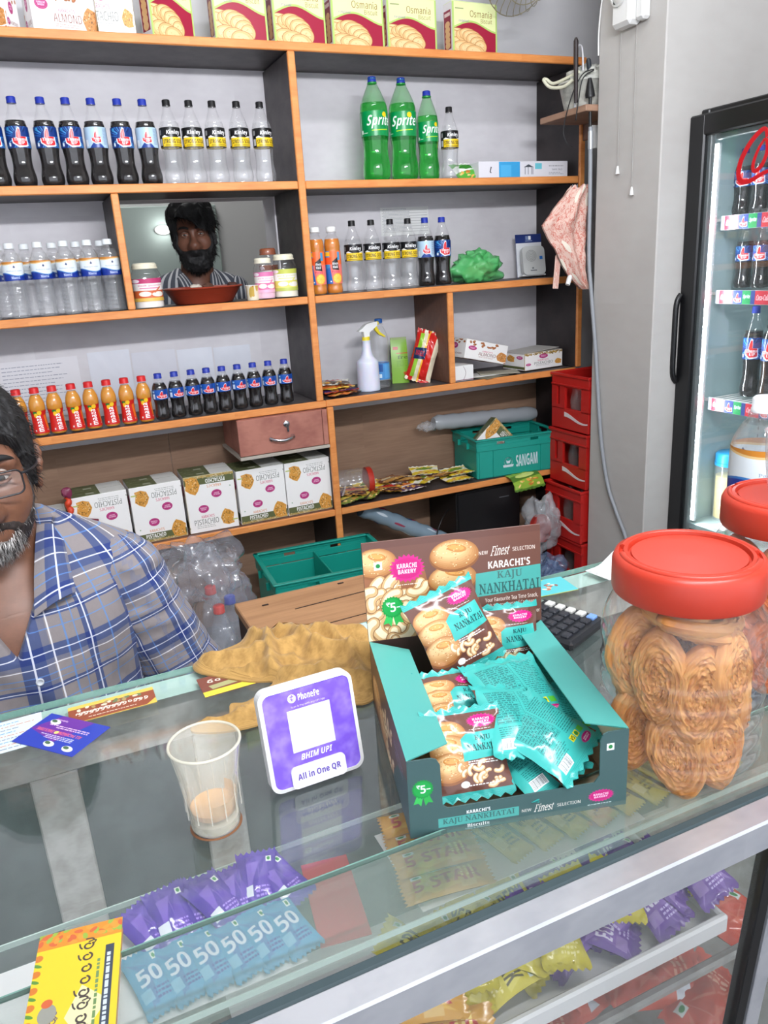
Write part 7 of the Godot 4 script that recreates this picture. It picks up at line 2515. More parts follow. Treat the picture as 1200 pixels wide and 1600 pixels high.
	obj("rim", g, pane(0.45, rgb(238, 234, 214), 0.05), tg)
	g = Geo.new()
	g.lathe([Vector2(0, 0.0006), Vector2(0.0212, 0.0004), Vector2(0.0232, 0.004), Vector2(0.0226, 0.0105), Vector2(0.019, 0.0126), Vector2(0, 0.0128)], 40)
	obj("thick_base", g, pane(0.35, rgb(226, 220, 196), 0.05), tg)
	g = Geo.new()
	for k in 12: g.box(Vector3(sin(TAU * (k + 0.5) / 12) * 0.0258, 0.038, cos(TAU * (k + 0.5) / 12) * 0.0258), Vector3(0.0012, 0.042, 0.0012), 0.0003)
	obj("flute_edge", g, pane(0.3, rgb(240, 236, 220), 0.05), tg)
	g = Geo.new()
	g.lathe([Vector2(0.0214, 0.021), Vector2(0.0224, 0.03), Vector2(0.0229, 0.034)], 40, Vector3.ZERO, 0, 1, -0.2, 2.4)
	obj("tea_film", g, sm(Color(0.85, 0.66, 0.42), 0.4), tg)
	g = Geo.new()
	g.lathe([Vector2(0.0222, -0.0003), Vector2(0.0248, -0.0003), Vector2(0.0246, 0.0003), Vector2(0.0224, 0.0003)], 40)
	obj("tea_ring", g, sm(rgb(128, 86, 58), 0.3), tg)
	# ---- cloth
	var outline := PackedVector2Array([Vector2(0.12, 1.815), Vector2(0.15, 1.80), Vector2(0.185, 1.79), Vector2(0.205, 1.775), Vector2(0.23, 1.765), Vector2(0.25, 1.79), Vector2(0.30, 1.81), Vector2(0.345, 1.83), Vector2(0.365, 1.87), Vector2(0.345, 1.94), Vector2(0.315, 2.0), Vector2(0.28, 2.02), Vector2(0.245, 1.985), Vector2(0.215, 1.96), Vector2(0.185, 1.99), Vector2(0.165, 2.0), Vector2(0.12, 1.995), Vector2(0.086, 1.975), Vector2(0.1, 1.958), Vector2(0.13, 1.965), Vector2(0.14, 1.94), Vector2(0.158, 1.945), Vector2(0.185, 1.93), Vector2(0.2, 1.915), Vector2(0.175, 1.90), Vector2(0.145, 1.87), Vector2(0.12, 1.84)])
	var smooth := PackedVector2Array()
	for i in outline.size():
		for k in 4: smooth.append(outline[i].cubic_interpolate(outline[(i + 1) % outline.size()], outline[(i + outline.size() - 1) % outline.size()], outline[(i + 2) % outline.size()], k / 4.0))
	var n1 := noise(71, 12.0, 3)
	var n2 := noise(72, 38.0, 3)
	var folds := [[[Vector2(0.13, 1.83), Vector2(0.2, 1.85), Vector2(0.29, 1.835), Vector2(0.35, 1.86)], 0.016, 0.018], [[Vector2(0.2, 1.775), Vector2(0.222, 1.83), Vector2(0.205, 1.9)], 0.010, 0.024], [[Vector2(0.255, 1.79), Vector2(0.275, 1.87), Vector2(0.34, 1.93)], 0.012, 0.020], [[Vector2(0.215, 1.915), Vector2(0.26, 1.94), Vector2(0.31, 1.99)], 0.013, 0.017], [[Vector2(0.1, 1.972), Vector2(0.14, 1.98), Vector2(0.19, 1.95)], 0.010, 0.012], [[Vector2(0.15, 1.865), Vector2(0.18, 1.885), Vector2(0.24, 1.88)], 0.006, 0.014], [[Vector2(0.30, 1.81), Vector2(0.315, 1.9), Vector2(0.30, 1.97)], 0.007, 0.016], [[Vector2(0.23, 1.765), Vector2(0.245, 1.8), Vector2(0.3, 1.82)], 0.008, 0.020]]
	var hgt := func(q: Vector2) -> float:
		var edge := 1e9
		for i in smooth.size():
			edge = minf(edge, q.distance_to(Geometry2D.get_closest_point_to_segment(q, smooth[i], smooth[(i + 1) % smooth.size()])))
		var up := minf(1.0, edge / 0.022)
		up = up * (2.0 - up)
		var main := 0.0045 + 0.003 * n1.get_noise_2d(q.x, q.y) + 0.0022 * absf(n2.get_noise_2d(q.x * 2.0, q.y * 2.0))
		for fl in folds:
			for i in fl[0].size() - 1:
				var dd: float = q.distance_to(Geometry2D.get_closest_point_to_segment(q, fl[0][i], fl[0][i + 1])) / fl[1]
				main = maxf(main, fl[2] * 1.15 * exp(-pow(dd, 1.25)) + main * 0.5)
		return up * main + 0.001
	g = Geo.new()
	var step := 0.0052
	var x0 := 0.08
	var zb := 1.76
	var nx := 57
	var nzz := 53
	var ids := {}
	var hs := {}
	for i in nzz:
		for j in nx:
			var q := Vector2(x0 + j * step, zb + i * step)
			if Geometry2D.is_point_in_polygon(q, smooth): hs[Vector2i(j, i)] = hgt.call(q)
	for key in hs:
		var q := Vector2(x0 + key.x * step, zb + key.y * step)
		var hx: float = hs.get(key + Vector2i(1, 0), 0.0) - hs.get(key - Vector2i(1, 0), 0.0)
		var hz: float = hs.get(key + Vector2i(0, 1), 0.0) - hs.get(key - Vector2i(0, 1), 0.0)
		ids[key] = g.p(Vector3(q.x, TOP + hs[key], q.y), Vector3(-hx, 2.0 * step, -hz).normalized(), q * 6.0)
	for key in hs:
		var b: Vector2i = key + Vector2i(1, 0)
		var d2: Vector2i = key + Vector2i(1, 1)
		var e2: Vector2i = key + Vector2i(0, 1)
		if ids.has(b) and ids.has(d2): g.tri(ids[key], ids[b], ids[d2])
		if ids.has(d2) and ids.has(e2): g.tri(ids[key], ids[d2], ids[e2])
	# hem: from each outline point down to the glass
	var hem := []
	for q in smooth:
		var inward: Vector2 = q + (Vector2(0.24, 1.88) - q).normalized() * 0.004
		hem.append(q)
	var top_ring := PackedVector3Array()
	var low_ring := PackedVector3Array()
	for i in smooth.size() + 1:
		var q := smooth[i % smooth.size()]
		top_ring.append(Vector3(q.x, TOP + 0.0032, q.y))
		low_ring.append(Vector3(q.x, TOP + 0.0008, q.y))
	g.grid([top_ring, low_ring], true, false)
	var tan_cloth := printed(grime_tex(256, 256, rgb(188, 148, 84), rgb(150, 114, 60), 73, 0.03), 0.9)
	tan_cloth.rim_enabled = true
	tan_cloth.rim = 0.3
	var cl := thing("cleaning_cloth", "crumpled mustard-brown cleaning cloth behind the purple payment stand", "cloth")
	obj("cloth_sheet", g, tan_cloth, cl)
	# rim strip joining the height grid to the outline
	g = Geo.new()
	var rows2 := [PackedVector3Array(), PackedVector3Array(), PackedVector3Array()]
	for i in smooth.size() + 1:
		var q := smooth[i % smooth.size()]
		var pv := smooth[(i + smooth.size() - 1) % smooth.size()]
		var nv := smooth[(i + 1) % smooth.size()]
		var inw := (nv - pv).orthogonal().normalized()
		if not Geometry2D.is_point_in_polygon(q + inw * 0.004, smooth): inw = -inw
		rows2[0].append(Vector3(q.x, TOP + 0.0032, q.y))
		var a := q + inw * 0.005
		var b2 := q + inw * 0.010
		rows2[1].append(Vector3(a.x, TOP + 0.0005 + (hgt.call(a) if Geometry2D.is_point_in_polygon(a, smooth) else 0.006), a.y))
		rows2[2].append(Vector3(b2.x, TOP - 0.0005 + (hgt.call(b2) if Geometry2D.is_point_in_polygon(b2, smooth) else 0.006), b2.y))
	g.grid(rows2, true, false)
	obj("hem", g, tan_cloth, cl)
	# ---- the big jars and their pastries
	var jar := big_jar("large clear jar of layered fried pastries with red lid, fully in view", Vector3(0.52, TOP + 0.001, 2.272), 0.85)
	var golden := printed(grime_tex(128, 128, rgb(218, 154, 86), rgb(176, 108, 52), 81, 0.03), 0.4)
	golden.subsurf_scatter_enabled = true
	golden.subsurf_scatter_strength = 0.15
	var shapes := [pastry_geo(1), pastry_geo(2), pastry_geo(3)]
	for q in shapes: M["pastry_%d" % shapes.find(q)] = q.mesh()
	var cam_dir := atan2(-0.52, 0.5)
	var put := [[-0.33, 0.118, 0.052, 0.08, 0.0, "pastry standing left of centre"], [0.30, 0.106, 0.053, -0.05, 0.0, "pastry standing right of centre"], [0.02, 0.046, 0.052, 0.25, 0.0, "pastry low in the centre, tilted"], [-0.95, 0.128, 0.05, 0.02, 1.2, "pastry edge-on at the upper left"], [-0.85, 0.056, 0.05, -0.12, 1.15, "pastry edge-on at the lower left"], [0.92, 0.122, 0.052, 0.06, 0.1, "pastry at the upper right side"], [0.72, 0.054, 0.053, 0.1, 0.0, "pastry at the lower right side"], [1.5, 0.09, 0.05, 0.1, 0.2, "pastry at the far right side"], [-1.6, 0.07, 0.045, 0.3, 0.4, "pastry at the far left side"], [2.4, 0.06, 0.04, 0.2, 0.1, "pastry low at the back"], [-2.5, 0.06, 0.04, -0.3, 0.1, "pastry low at the back left"], [3.1, 0.12, 0.045, 0.1, 0.0, "pastry high at the back"]]
	for i in put.size():
		var q: Array = put[i]
		var a: float = cam_dir + q[0]
		var pm := MeshInstance3D.new()
		pm.mesh = M["pastry_%d" % (i % 3)]
		pm.set_surface_override_material(0, golden)
		pm.name = numbered("fried_pastry")
		add_child(pm, true)
		pm.transform = Transform3D(Basis.from_euler(Vector3(0, a + q[4], 0)) * Basis.from_euler(Vector3(-0.06, 0, q[3])), jar.position + Vector3(sin(a) * q[2], q[1], cos(a) * q[2]))
		tag(pm, "golden layered " + q[5] + " of the large jar", "pastry", "pastries in the large jar")
	var flats := [[-0.25, 0.172, 0.022, 0.3], [0.5, 0.170, 0.03, 1.6], [2.6, 0.176, 0.02, 0.9]]
	for i in 3:
		var q: Array = flats[i]
		var a: float = cam_dir + q[0]
		var pm := MeshInstance3D.new()
		pm.mesh = M["pastry_%d" % i]
		pm.set_surface_override_material(0, golden)
		pm.name = numbered("fried_pastry")
		add_child(pm, true)
		pm.transform = Transform3D(Basis.from_euler(Vector3(0, q[3], 0)) * Basis.from_euler(Vector3(-1.35, 0, 0)), jar.position + Vector3(sin(a) * q[2], q[1], cos(a) * q[2]))
		tag(pm, "golden layered pastry lying flat at the top of the large jar, " + ["front left", "front right", "rear"][i], "pastry", "pastries in the large jar")
	var jar2 := big_jar("second red-lidded jar of orange snacks, cut by the picture's right edge", Vector3(0.738, TOP + 0.001, 2.2), 0.4)
	var orange := sm(rgb(206, 104, 44), 0.45)
	for i in 14:
		var a := -2.2 + (i % 7) * 0.62
		var pm := MeshInstance3D.new()
		pm.mesh = M["pastry_%d" % (i % 3)]
		pm.set_surface_override_material(0, orange)
		pm.name = numbered("fried_pastry")
		add_child(pm, true)
		pm.transform = Transform3D(Basis.from_euler(Vector3(0, a + 0.2, 0)) * Basis.from_euler(Vector3(0.0, 0, 0.2 * sin(i * 1.7))), jar2.position + Vector3(sin(a) * 0.05, 0.05 if i < 7 else 0.13, cos(a) * 0.05))
		tag(pm, "orange fried pastry in the second jar's " + ["lower", "upper"][i / 7] + " layer, " + ["behind its left side", "at its left side", "front left", "front", "front right", "at its right side", "behind its right side"][i % 7], "pastry", "pastries in the second jar")
	# small upturned tumbler on the second lid
	var tb := thing("plastic_tumbler", "clear plastic tumbler standing on the second jar's red lid", "cup", Vector3(0.727, TOP + 0.226, 2.215))
	g = Geo.new()
	g.lathe(soft([Vector2(0.0, 0.0), Vector2(0.02, 0.0), Vector2(0.026, 0.01), Vector2(0.031, 0.045), Vector2(0.033, 0.075), Vector2(0.031, 0.075), Vector2(0.029, 0.045), Vector2(0.023, 0.01), Vector2(0, 0.006)]), 30)
	obj("cup_wall", g, pane(0.14, rgb(236, 222, 226), 0.05), tb)
	g = Geo.new()
	g.lathe([Vector2(0.031, 0.074), Vector2(0.034, 0.0745), Vector2(0.034, 0.077), Vector2(0.031, 0.0775)], 30)
	obj("lip", g, pane(0.3, rgb(236, 226, 230), 0.1), tb)
	# big water bottle behind the second jar
	var big := copy_of(proto.water, Vector3(0.936, TOP + 0.0005, 2.0), -0.2, "large water bottle with white cap behind the second red-lidded jar")
	big.scale = Vector3(1.42, 1.25, 1.42)
	# ---- small goods on the glass
	var calc := thing("calculator", "black desk calculator half hidden behind the display box's header", "calculator", Vector3(0.588, TOP + 0.001, 1.968), 0.4)
	g = Geo.new()
	g.x = Transform3D(Basis.from_euler(Vector3(0.03, 0, 0)), Vector3(0, 0.008, 0))
	g.box(Vector3.ZERO, Vector3(0.095, 0.014, 0.12), 0.004)
	obj("body", g, sm(rgb(34, 36, 40), 0.35), calc)
	g = Geo.new()
	g.box(Vector3(0, 0.0165, -0.045), Vector3(0.08, 0.002, 0.02), 0.0008)
	obj("display_window", g, sm(rgb(116, 130, 120), 0.2), calc)
	for row in 5:
		for col in 5:
			g = Geo.new()
			g.box(Vector3(-0.034 + col * 0.017, 0.0165 - 0.0005 * row, -0.022 + row * 0.0165), Vector3(0.0135, 0.006, 0.012), 0.0015)
			obj("key", g, sm(rgb(120, 160, 220), 0.4) if col == 4 and row == 4 else (sm(rgb(206, 206, 200), 0.4) if col == 4 else sm(rgb(46, 48, 54), 0.4)), calc)
	var kn := thing("black_disc", "round black plastic disc between the calculator and the large jar", "lid", Vector3(0.618, TOP + 0.001, 2.075))
	g = Geo.new()
	g.lathe(soft([Vector2(0, 0), Vector2(0.02, 0), Vector2(0.023, 0.005), Vector2(0.021, 0.018), Vector2(0.012, 0.024), Vector2(0, 0.025)]), 28)
	obj("disc_body", g, sm(rgb(26, 26, 28), 0.3), kn)
	g = Geo.new()
	g.lathe([Vector2(0.0205, 0.0), Vector2(0.0245, 0.001), Vector2(0.0245, 0.004), Vector2(0.021, 0.005)], 28)
	obj("rim", g, sm(rgb(30, 30, 32), 0.3), kn)
	var pd := thing("paper_pad", "small pile of white paper slips at the counter's back beside the pillar", "paper", Vector3(0.80, TOP + 0.0005, 1.852), 0.25)
	for k in 4:
		g = Geo.new()
		g.x = Transform3D(Basis.from_euler(Vector3(0.0, 0.12 * k - 0.1, 0.02 * k)), Vector3(0.003 * k, 0.001 + 0.0022 * k, 0))
		g.box(Vector3.ZERO, Vector3(0.085, 0.0012, 0.05), 0.0)
		obj("slip", g, M.paper, pd)
	# printed stickers below the glass edge
	c = Canvas.new(512, 200, rgb(150, 78, 52))
	c.rect(0, 160, 512, 40, rgb(226, 196, 90))
	c.poly([Vector2(0, 0), Vector2(60, 0), Vector2(0, 60)], rgb(226, 190, 80))
	for k in 16: c.ell(60 + r.randf() * 400, 130 + r.randf() * 30, r.randf_range(10, 22), 12, [rgb(110, 130, 90), rgb(176, 150, 100), rgb(226, 214, 190)][k % 3], r.randf() * 3)
	curly(c, 40, 56, 420, 60, 13, Color(0.95, 0.9, 0.84), r)
	c.small_print(120, 30, 300, 1, 14, Color(0.92, 0.86, 0.78), r, 0.5)
	flat_sheet("counter_sticker", 0.102, 0.04, printed(c.tex(), 0.4), Vector3(0.01, TOP + 0.0006, 1.8645), PI, "brown and yellow sticker with white lettering beside the purple card", "sticker", 0.0008)
	c = Canvas.new(256, 200, rgb(126, 70, 58))
	c.rect(0, 150, 256, 50, rgb(226, 216, 70))
	c.poly([Vector2(30, 100), Vector2(120, 90), Vector2(150, 130), Vector2(40, 140)], rgb(170, 170, 120))
	curly(c, 30, 30, 150, 46, 5, Color(0.95, 0.92, 0.86), r)
	flat_sheet("counter_sticker", 0.085, 0.05, printed(c.tex(), 0.4), Vector3(0.158, TOP + 0.0006, 1.88), 0.03, "brown and yellow sticker half under the mustard cloth", "sticker", 0.0008)
	c = Canvas.new(256, 200, rgb(90, 190, 196))
	c.poly([Vector2(0, 0), Vector2(160, 0), Vector2(60, 90), Vector2(0, 100)], rgb(206, 205, 90))
	for k in 20: c.ell(30 + r.randf() * 160, 60 + r.randf() * 80, 14, 8, [rgb(190, 120, 90), rgb(226, 220, 200), rgb(150, 90, 80)][k % 3], r.randf() * 3)
	flat_sheet("counter_sticker", 0.085, 0.055, printed(c.tex(), 0.4), Vector3(0.662, TOP + 0.0006, 1.852), -0.12, "teal and yellow sticker at the counter's back right of the header", "sticker", 0.0008)
	c = Canvas.new(256, 200, rgb(214, 230, 234))
	for k in 9: c.small_print(16, 20 + k * 20, 220, 1, 9, [rgb(90, 150, 200), rgb(206, 140, 110), rgb(110, 120, 150)][k % 3], r, 0.5)
	flat_sheet("printed_sheet", 0.11, 0.07, printed(c.tex(), 0.4), Vector3(-0.125, TOP + 0.0005, 1.872), 0.03, "pale blue printed sheet at the counter's back left corner", "paper", 0.0005)
	c = Canvas.new(128, 64, rgb(190, 220, 226))
	for k in 8: c.small_print(6, 6 + k * 7, 116, 1, 4, rgb(80, 130, 180), r, 0.5)
	flat_sheet("printed_sheet", 0.11, 0.03, printed(c.tex(), 0.4), Vector3(0.315, TOP + 0.0005, 1.8325), 0.0, "blue printed slip at the counter's back behind the cloth", "paper", 0.0005)
	flat_sheet("paper_strip", 1.1, 0.046, sm(rgb(186, 214, 204), 0.5), Vector3(0.25, TOP - 0.0088, 1.842), 0.0, "mint paper strip under the glass along the counter's back edge", "paper", 0.0004)
	c = Canvas.new(384, 256, rgb(52, 70, 176))
	c.poly([Vector2(100, 256), Vector2(180, 60), Vector2(384, 120), Vector2(300, 256)], rgb(110, 56, 156))
	c.text("ALL PACKAGING", 70, 120, 150, 22, rgb(240, 110, 120))
	c.text("& SNACK ITEMS", 230, 120, 120, 22, rgb(240, 110, 120))
	c.ell(226, 130, 12, 12, rgb(240, 220, 120))
	c.small_print(90, 80, 220, 3, 11, rgb(206, 206, 236), r, 0.5)
	c.small_print(60, 160, 260, 2, 14, rgb(226, 190, 220), r, 0.5)
	for q in [Vector2(70, 40), Vector2(190, 44), Vector2(300, 200)]:
		c.ell(q.x, q.y, 34, 20, rgb(226, 232, 226), 0.2)
		c.ell(q.x + 12, q.y + 6, 18, 10, rgb(80, 110, 80), 0.2)
	c.text("Hyderabad", 240, 214, 70, 16, rgb(236, 200, 226))
	flat_sheet("business_card", 0.092, 0.06, printed(c.tex(), 0.35), Vector3(-0.0505, TOP + 0.0018, 1.9025), -0.835 + PI, "purple and blue business card on the glass before the shopkeeper", "card", 0.0007)
	# thick yellow calendar pad
	c = Canvas.new(256, 560, rgb(232, 200, 50))
	c.rect(0, 0, 256, 70, rgb(214, 140, 50))
	for k in 40: c.ell(r.randf() * 256, r.randf() * 60, 14, 8, [rgb(150, 176, 70), rgb(226, 150, 60), rgb(206, 100, 60)][k % 3], r.randf() * 3)
	c.poly([Vector2(150, 250), Vector2(230, 330), Vector2(160, 450), Vector2(110, 360)], rgb(240, 232, 170))
	c.xf = Transform2D(-PI / 2, Vector2(126, 540))
	curly(c, 0, 0, 470, 50, 10, rgb(70, 60, 60), r)
	curly(c, 20, -66, 200, 30, 7, rgb(96, 90, 110), r)
	c.small_print(30, 62, 400, 1, 14, rgb(110, 140, 90), r, 0.6)
	c.rect(0, 84, 430, 26, rgb(60, 70, 84))
	c.small_print(10, 90, 400, 1, 14, rgb(206, 214, 220), r, 0.8)
	c.xf = Transform2D()
	c.ell(60, 330, 26, 36, rgb(150, 150, 140))
	c.ell(56, 290, 16, 16, rgb(206, 100, 60))
	for k in 7:
		c.ell(8, 100 + k * 64, 14, 14, rgb(206, 120, 50))
		c.ell(8, 130 + k * 64, 16, 6, rgb(90, 140, 60), 0.5)
	var pad := thing("calendar_pad", "thick yellow printed pad with dark lettering at the counter's front left", "pad", Vector3(-0.057, TOP + 0.0008, 2.285), -0.16)
	g = Geo.new()
	var dot := Rect2(0.0, 0.0, 0.02, 0.02)
	g.box(Vector3(0, 0.0125, 0), Vector3(0.062, 0.001, 0.125), 0.0, [dot, dot, dot, dot, Rect2(0, 0, 1, 1), dot])
	obj("cover", g, printed(c.tex(), 0.4), pad)
	g = Geo.new()
	g.box(Vector3(-0.0005, 0.006, 0), Vector3(0.06, 0.0119, 0.124), 0.0005)
	obj("page_block", g, sm(rgb(206, 148, 100), 0.7), pad)
	case_things(r)

func choc_print(a: Color, b: Color, word: String, wc: Color, sd: int) -> StandardMaterial3D:
	var c := Canvas.new(256, 128, a)
	var r := rng(sd)
	for s in [0, 128]:
		for k in 10: c.poly([Vector2(s + r.randf() * 128, r.randf() * 128), Vector2(s + r.randf() * 128, r.randf() * 128), Vector2(s + r.randf() * 128, r.randf() * 128)], a.lerp(b, r.randf() * 0.5))
		c.rect(s + 10, 80, 36, 22, Color(0.86, 0.88, 0.9) if word == "" else a.lightened(0.3))
		if word == "STAR":
			c.xf = Transform2D(PI / 2, Vector2(s + 92, 16))
			c.text("5 STAR", 0, 0, 96, 56, wc)
			c.xf = Transform2D()
		elif word != "": c.text(word, s + 22, 40, 84, 34, wc)
		c.rect(s + 96, 16, 18, 16, Color(0.9, 0.93, 0.9))
		c.ell(s + 105, 24, 5, 5, rgb(40, 140, 60))
		c.small_print(s + 54, 84, 60, 3, 8, b, r, 0.5)
	return printed(c.tex(), 0.16)

func case_things(r: RandomNumberGenerator) -> void:
	# white papers on the inner shelf
	for k in 2:
		flat_sheet("shelf_paper", [0.5, 0.28][k], 0.12, M.paper, Vector3([-0.12, 0.39][k], 0.8386, 2.165), 0.0, ["white paper under the purple chocolates inside the counter", "white card under the golden bars inside the counter"][k], "paper", 0.0006)
	var purple := choc_print(rgb(76, 40, 156), rgb(170, 140, 226), "", Color.WHITE, 51)
	var bar := choc_print(rgb(206, 150, 40), rgb(250, 226, 130), "STAR", rgb(186, 50, 40), 52)
	var teal := choc_print(rgb(70, 150, 190), rgb(60, 70, 150), "50", Color(0.85, 0.88, 0.92), 53)
	var lines := choc_print(rgb(196, 180, 90), rgb(90, 96, 70), "MUNCH", rgb(80, 84, 60), 54)
	for i in 7:
		var pk := obj("chocolate_packet", packet_geo(0.042, 0.062, 0.007, 300 + i, 0.006), purple)
		tag(pk, "shiny purple chocolate packet inside the counter, " + ["beside the yellow pad", "second from the yellow pad", "third from the yellow pad", "middle of the row", "third from the red card", "second from the red card", "nearest the red card"][i], "chocolate", "purple chocolates on the inner shelf")
		lay(pk, Vector3(0.002 + i * 0.022, 0.852 + 0.004 * (i % 2), 2.133 - 0.004 * (i % 3)), 0.5 - 0.35 * (i % 3), -1.25)
	for i in 6:
		var pk := obj("chocolate_bar", packet_geo(0.036, 0.072, 0.005, 320 + i, 0.005), teal)
		tag(pk, "pale blue chocolate bar inside the counter's front, " + ["at the yellow pad", "second from the pad", "third from the pad", "fourth from the pad", "fifth from the pad", "nearest the red card"][i], "chocolate", "blue bars on the inner shelf")
		lay(pk, Vector3(-0.005 + i * 0.026, 0.846, 2.186), 0.25, -1.5)
	var rc := flat_sheet("red_card", 0.05, 0.11, sm(rgb(176, 60, 62), 0.5), Vector3(0.178, 0.8395, 2.168), -0.15, "red card between blue bars and golden bars inside the counter", "card", 0.001)
	for i in 4:
		var pk := obj("chocolate_bar", packet_geo(0.034, 0.095, 0.006, 340 + i, 0.005), bar)
		tag(pk, "golden chocolate bar inside the counter under the display box, " + ["front one", "second one", "third one", "rear one"][i], "chocolate", "golden bars on the inner shelf")
		lay(pk, Vector3(0.285 + 0.006 * i, 0.848 + 0.004 * (i % 2), 2.21 - i * 0.03), -0.15, -1.5, PI / 2)
	for i in 9:
		var pk := obj("chocolate_bar", packet_geo(0.034, 0.09, 0.005, 360 + i, 0.005), lines)
		tag(pk, "dull yellow chocolate bar inside the counter, " + ["next to the golden bars", "second from the golden bars", "third from the golden bars", "fourth from the golden bars", "middle of the row", "fourth from the jar", "third from the jar", "second from the jar", "below the jar's foot"][i], "chocolate", "dull yellow bars on the inner shelf")
		lay(pk, Vector3(0.365 + i * 0.038, 0.846, 2.17), 0.3, -1.5)
	# candy tray behind the front glass
	var tr := thing("candy_tray", "white plastic tray of candies behind the sloping front glass", "tray", Vector3(0.37, 0.628, 2.15))
	var g := Geo.new()
	slab(g, Vector3(-0.3, 0, -0.12), Vector3(0.285, 0.004, 0.085), 0.001)
	obj("tray_floor", g, M.white_plastic, tr)
	g = Geo.new()
	slab(g, Vector3(-0.3, 0, 0.082), Vector3(0.29, 0.026, 0.092), 0.003)
	obj("front_lip", g, M.white_plastic, tr)
	g = Geo.new()
	slab(g, Vector3(0.282, 0, -0.12), Vector3(0.291, 0.024, 0.088), 0.003)
	obj("end_lip", g, M.white_plastic, tr)
	var yellow := choc_print(rgb(206, 192, 40), rgb(246, 236, 150), "PERK", rgb(90, 84, 40), 55)
	var violet := choc_print(rgb(100, 56, 150), rgb(196, 176, 226), "ECLAIR", rgb(226, 220, 240), 56)
	var brick := choc_print(rgb(206, 76, 50), rgb(240, 170, 140), "", Color.WHITE, 57)
	var where := ["first", "second", "third", "fourth", "fifth", "sixth", "seventh", "eighth", "ninth", "tenth", "eleventh", "twelfth", "thirteenth", "fourteenth", "fifteenth", "sixteenth", "seventeenth", "eighteenth", "nineteenth", "twentieth", "twenty-first"]
	for i in 21:
		var ye := i in [0, 1, 2, 3, 4, 5, 6, 8, 11, 14, 15, 18]
		var pk := obj("wrapped_candy", packet_geo(0.058, 0.082, 0.012, 400 + i, 0.011), yellow if ye else violet)
		tag(pk, ("yellow" if ye else "violet") + " wrapped candy in the white tray, " + where[i] + " from the tray's left", "candy", "candies in the white tray")
		var x := 0.29 + i * 0.0182
		lay(pk, Vector3(x, 0.657 + 0.015 * (i % 3), 2.194 - 0.012 * (i % 4)), 0.9 * sin(i * 2.7), -1.15 + 0.25 * cos(i * 1.9), 0.8 * sin(i * 1.3))
	for i in 10:
		var pk := obj("wrapped_candy", packet_geo(0.058, 0.08, 0.013, 420 + i, 0.011), violet if i > 4 else yellow)
		tag(pk, ("violet" if i > 4 else "yellow") + " wrapped candy in the tray's back layer, " + where[i] + " from the left", "candy", "candies in the white tray")
		lay(pk, Vector3(0.28 + i * 0.036, 0.675, 2.12 + 0.015 * (i % 2)), 0.8 * cos(i * 2.1), -1.25, 0.5 * sin(i * 1.9))
	for i in 2:
		var pk := obj("chocolate_bar", packet_geo(0.05, 0.13, 0.010, 440 + i, 0.008), bar)
		tag(pk, ["orange-gold chocolate bar lying in front of the candies, upper one", "orange-gold chocolate bar lying in front of the candies, lower one"][i], "chocolate", "gold bars at the tray's left")
		lay(pk, Vector3(0.24 + 0.02 * i, 0.69 - 0.03 * i, 2.19 + 0.03 * i), -0.3, -1.1, PI / 2)
	# lower rail and orange packets
	g = Geo.new()
	slab(g, Vector3(-0.3, 0.585, 2.238), Vector3(0.70, 0.597, 2.25), 0.003)
	tag(obj("shelf_rail", g, M.alu_old), "grey metal rail below the white candy tray", "rail")
	g = Geo.new()
	slab(g, Vector3(-0.3, 0.50, 2.0), Vector3(1.2, 0.506, 2.29), 0.001)
	tag(obj("case_shelf", g, M.glass), "lower glass shelf carrying the orange packets", "shelf")
	for i in 6:
		var pk := obj("snack_packet", packet_geo(0.085, 0.13, 0.022, 460 + i, 0.012), brick)
		tag(pk, "glossy orange snack packet on the lower glass shelf, " + ["leftmost", "second from the left", "third from the left", "largest, tilted in front", "second from the right", "rightmost, behind the black post"][i], "packet", "orange packets behind the front glass")
		lay(pk, [Vector3(0.40, 0.535, 2.2), Vector3(0.47, 0.53, 2.16), Vector3(0.5, 0.56, 2.12), Vector3(0.585, 0.552, 2.2), Vector3(0.63, 0.53, 2.25), Vector3(0.76, 0.54, 2.2)][i], 0.4 * sin(i * 2.0), -1.2, [1.2, 1.5, 1.0, 1.3, 1.6, 0.6][i])

# bodies: rounded bones joined by a smooth minimum, meshed with surface nets
class Flesh:
	var caps := []      # [a, b, ra, rb]
	var eggs := []      # [centre, radii, basis inverse]
	var bites := []     # eggs taken away
	var k := 0.02
	func cap(a: Vector3, b: Vector3, ra: float, rb: float) -> void: caps.append([a, b, ra, rb, b - a, maxf((b - a).length_squared(), 1e-9)])
	func egg(c: Vector3, r: Vector3, turn := Vector3.ZERO) -> void: eggs.append([c, r, Basis.from_euler(turn).inverse(), minf(r.x, minf(r.y, r.z))])
	func bite(c: Vector3, r: Vector3) -> void: bites.append([c, r, Basis.IDENTITY, minf(r.x, minf(r.y, r.z))])
	func egg_d(e: Array, p: Vector3) -> float:
		var q: Vector3 = e[2] * (p - e[0])
		var r: Vector3 = e[1]
		var k0 := (q / r).length()
		var k1 := (q / (r * r)).length()
		return k0 * (k0 - 1.0) / k1 if k1 > 1e-6 else -e[3]
	func d(p: Vector3) -> float:
		var o := 1e3
		for c in caps:
			var t := clampf((p - c[0]).dot(c[4]) / c[5], 0.0, 1.0)
			var x: float = (p - c[0] - c[4] * t).length() - lerpf(c[2], c[3], t)
			var h := maxf(k - absf(o - x), 0.0) / k
			o = minf(o, x) - h * h * k * 0.25
		for e in eggs:
			var x := egg_d(e, p)
			var h := maxf(k - absf(o - x), 0.0) / k
			o = minf(o, x) - h * h * k * 0.25
		for e in bites:
			var x := -egg_d(e, p)
			var kk := 0.012
			var h := maxf(kk - absf(o - x), 0.0) / kk
			o = maxf(o, x) + h * h * kk * 0.25
		return o

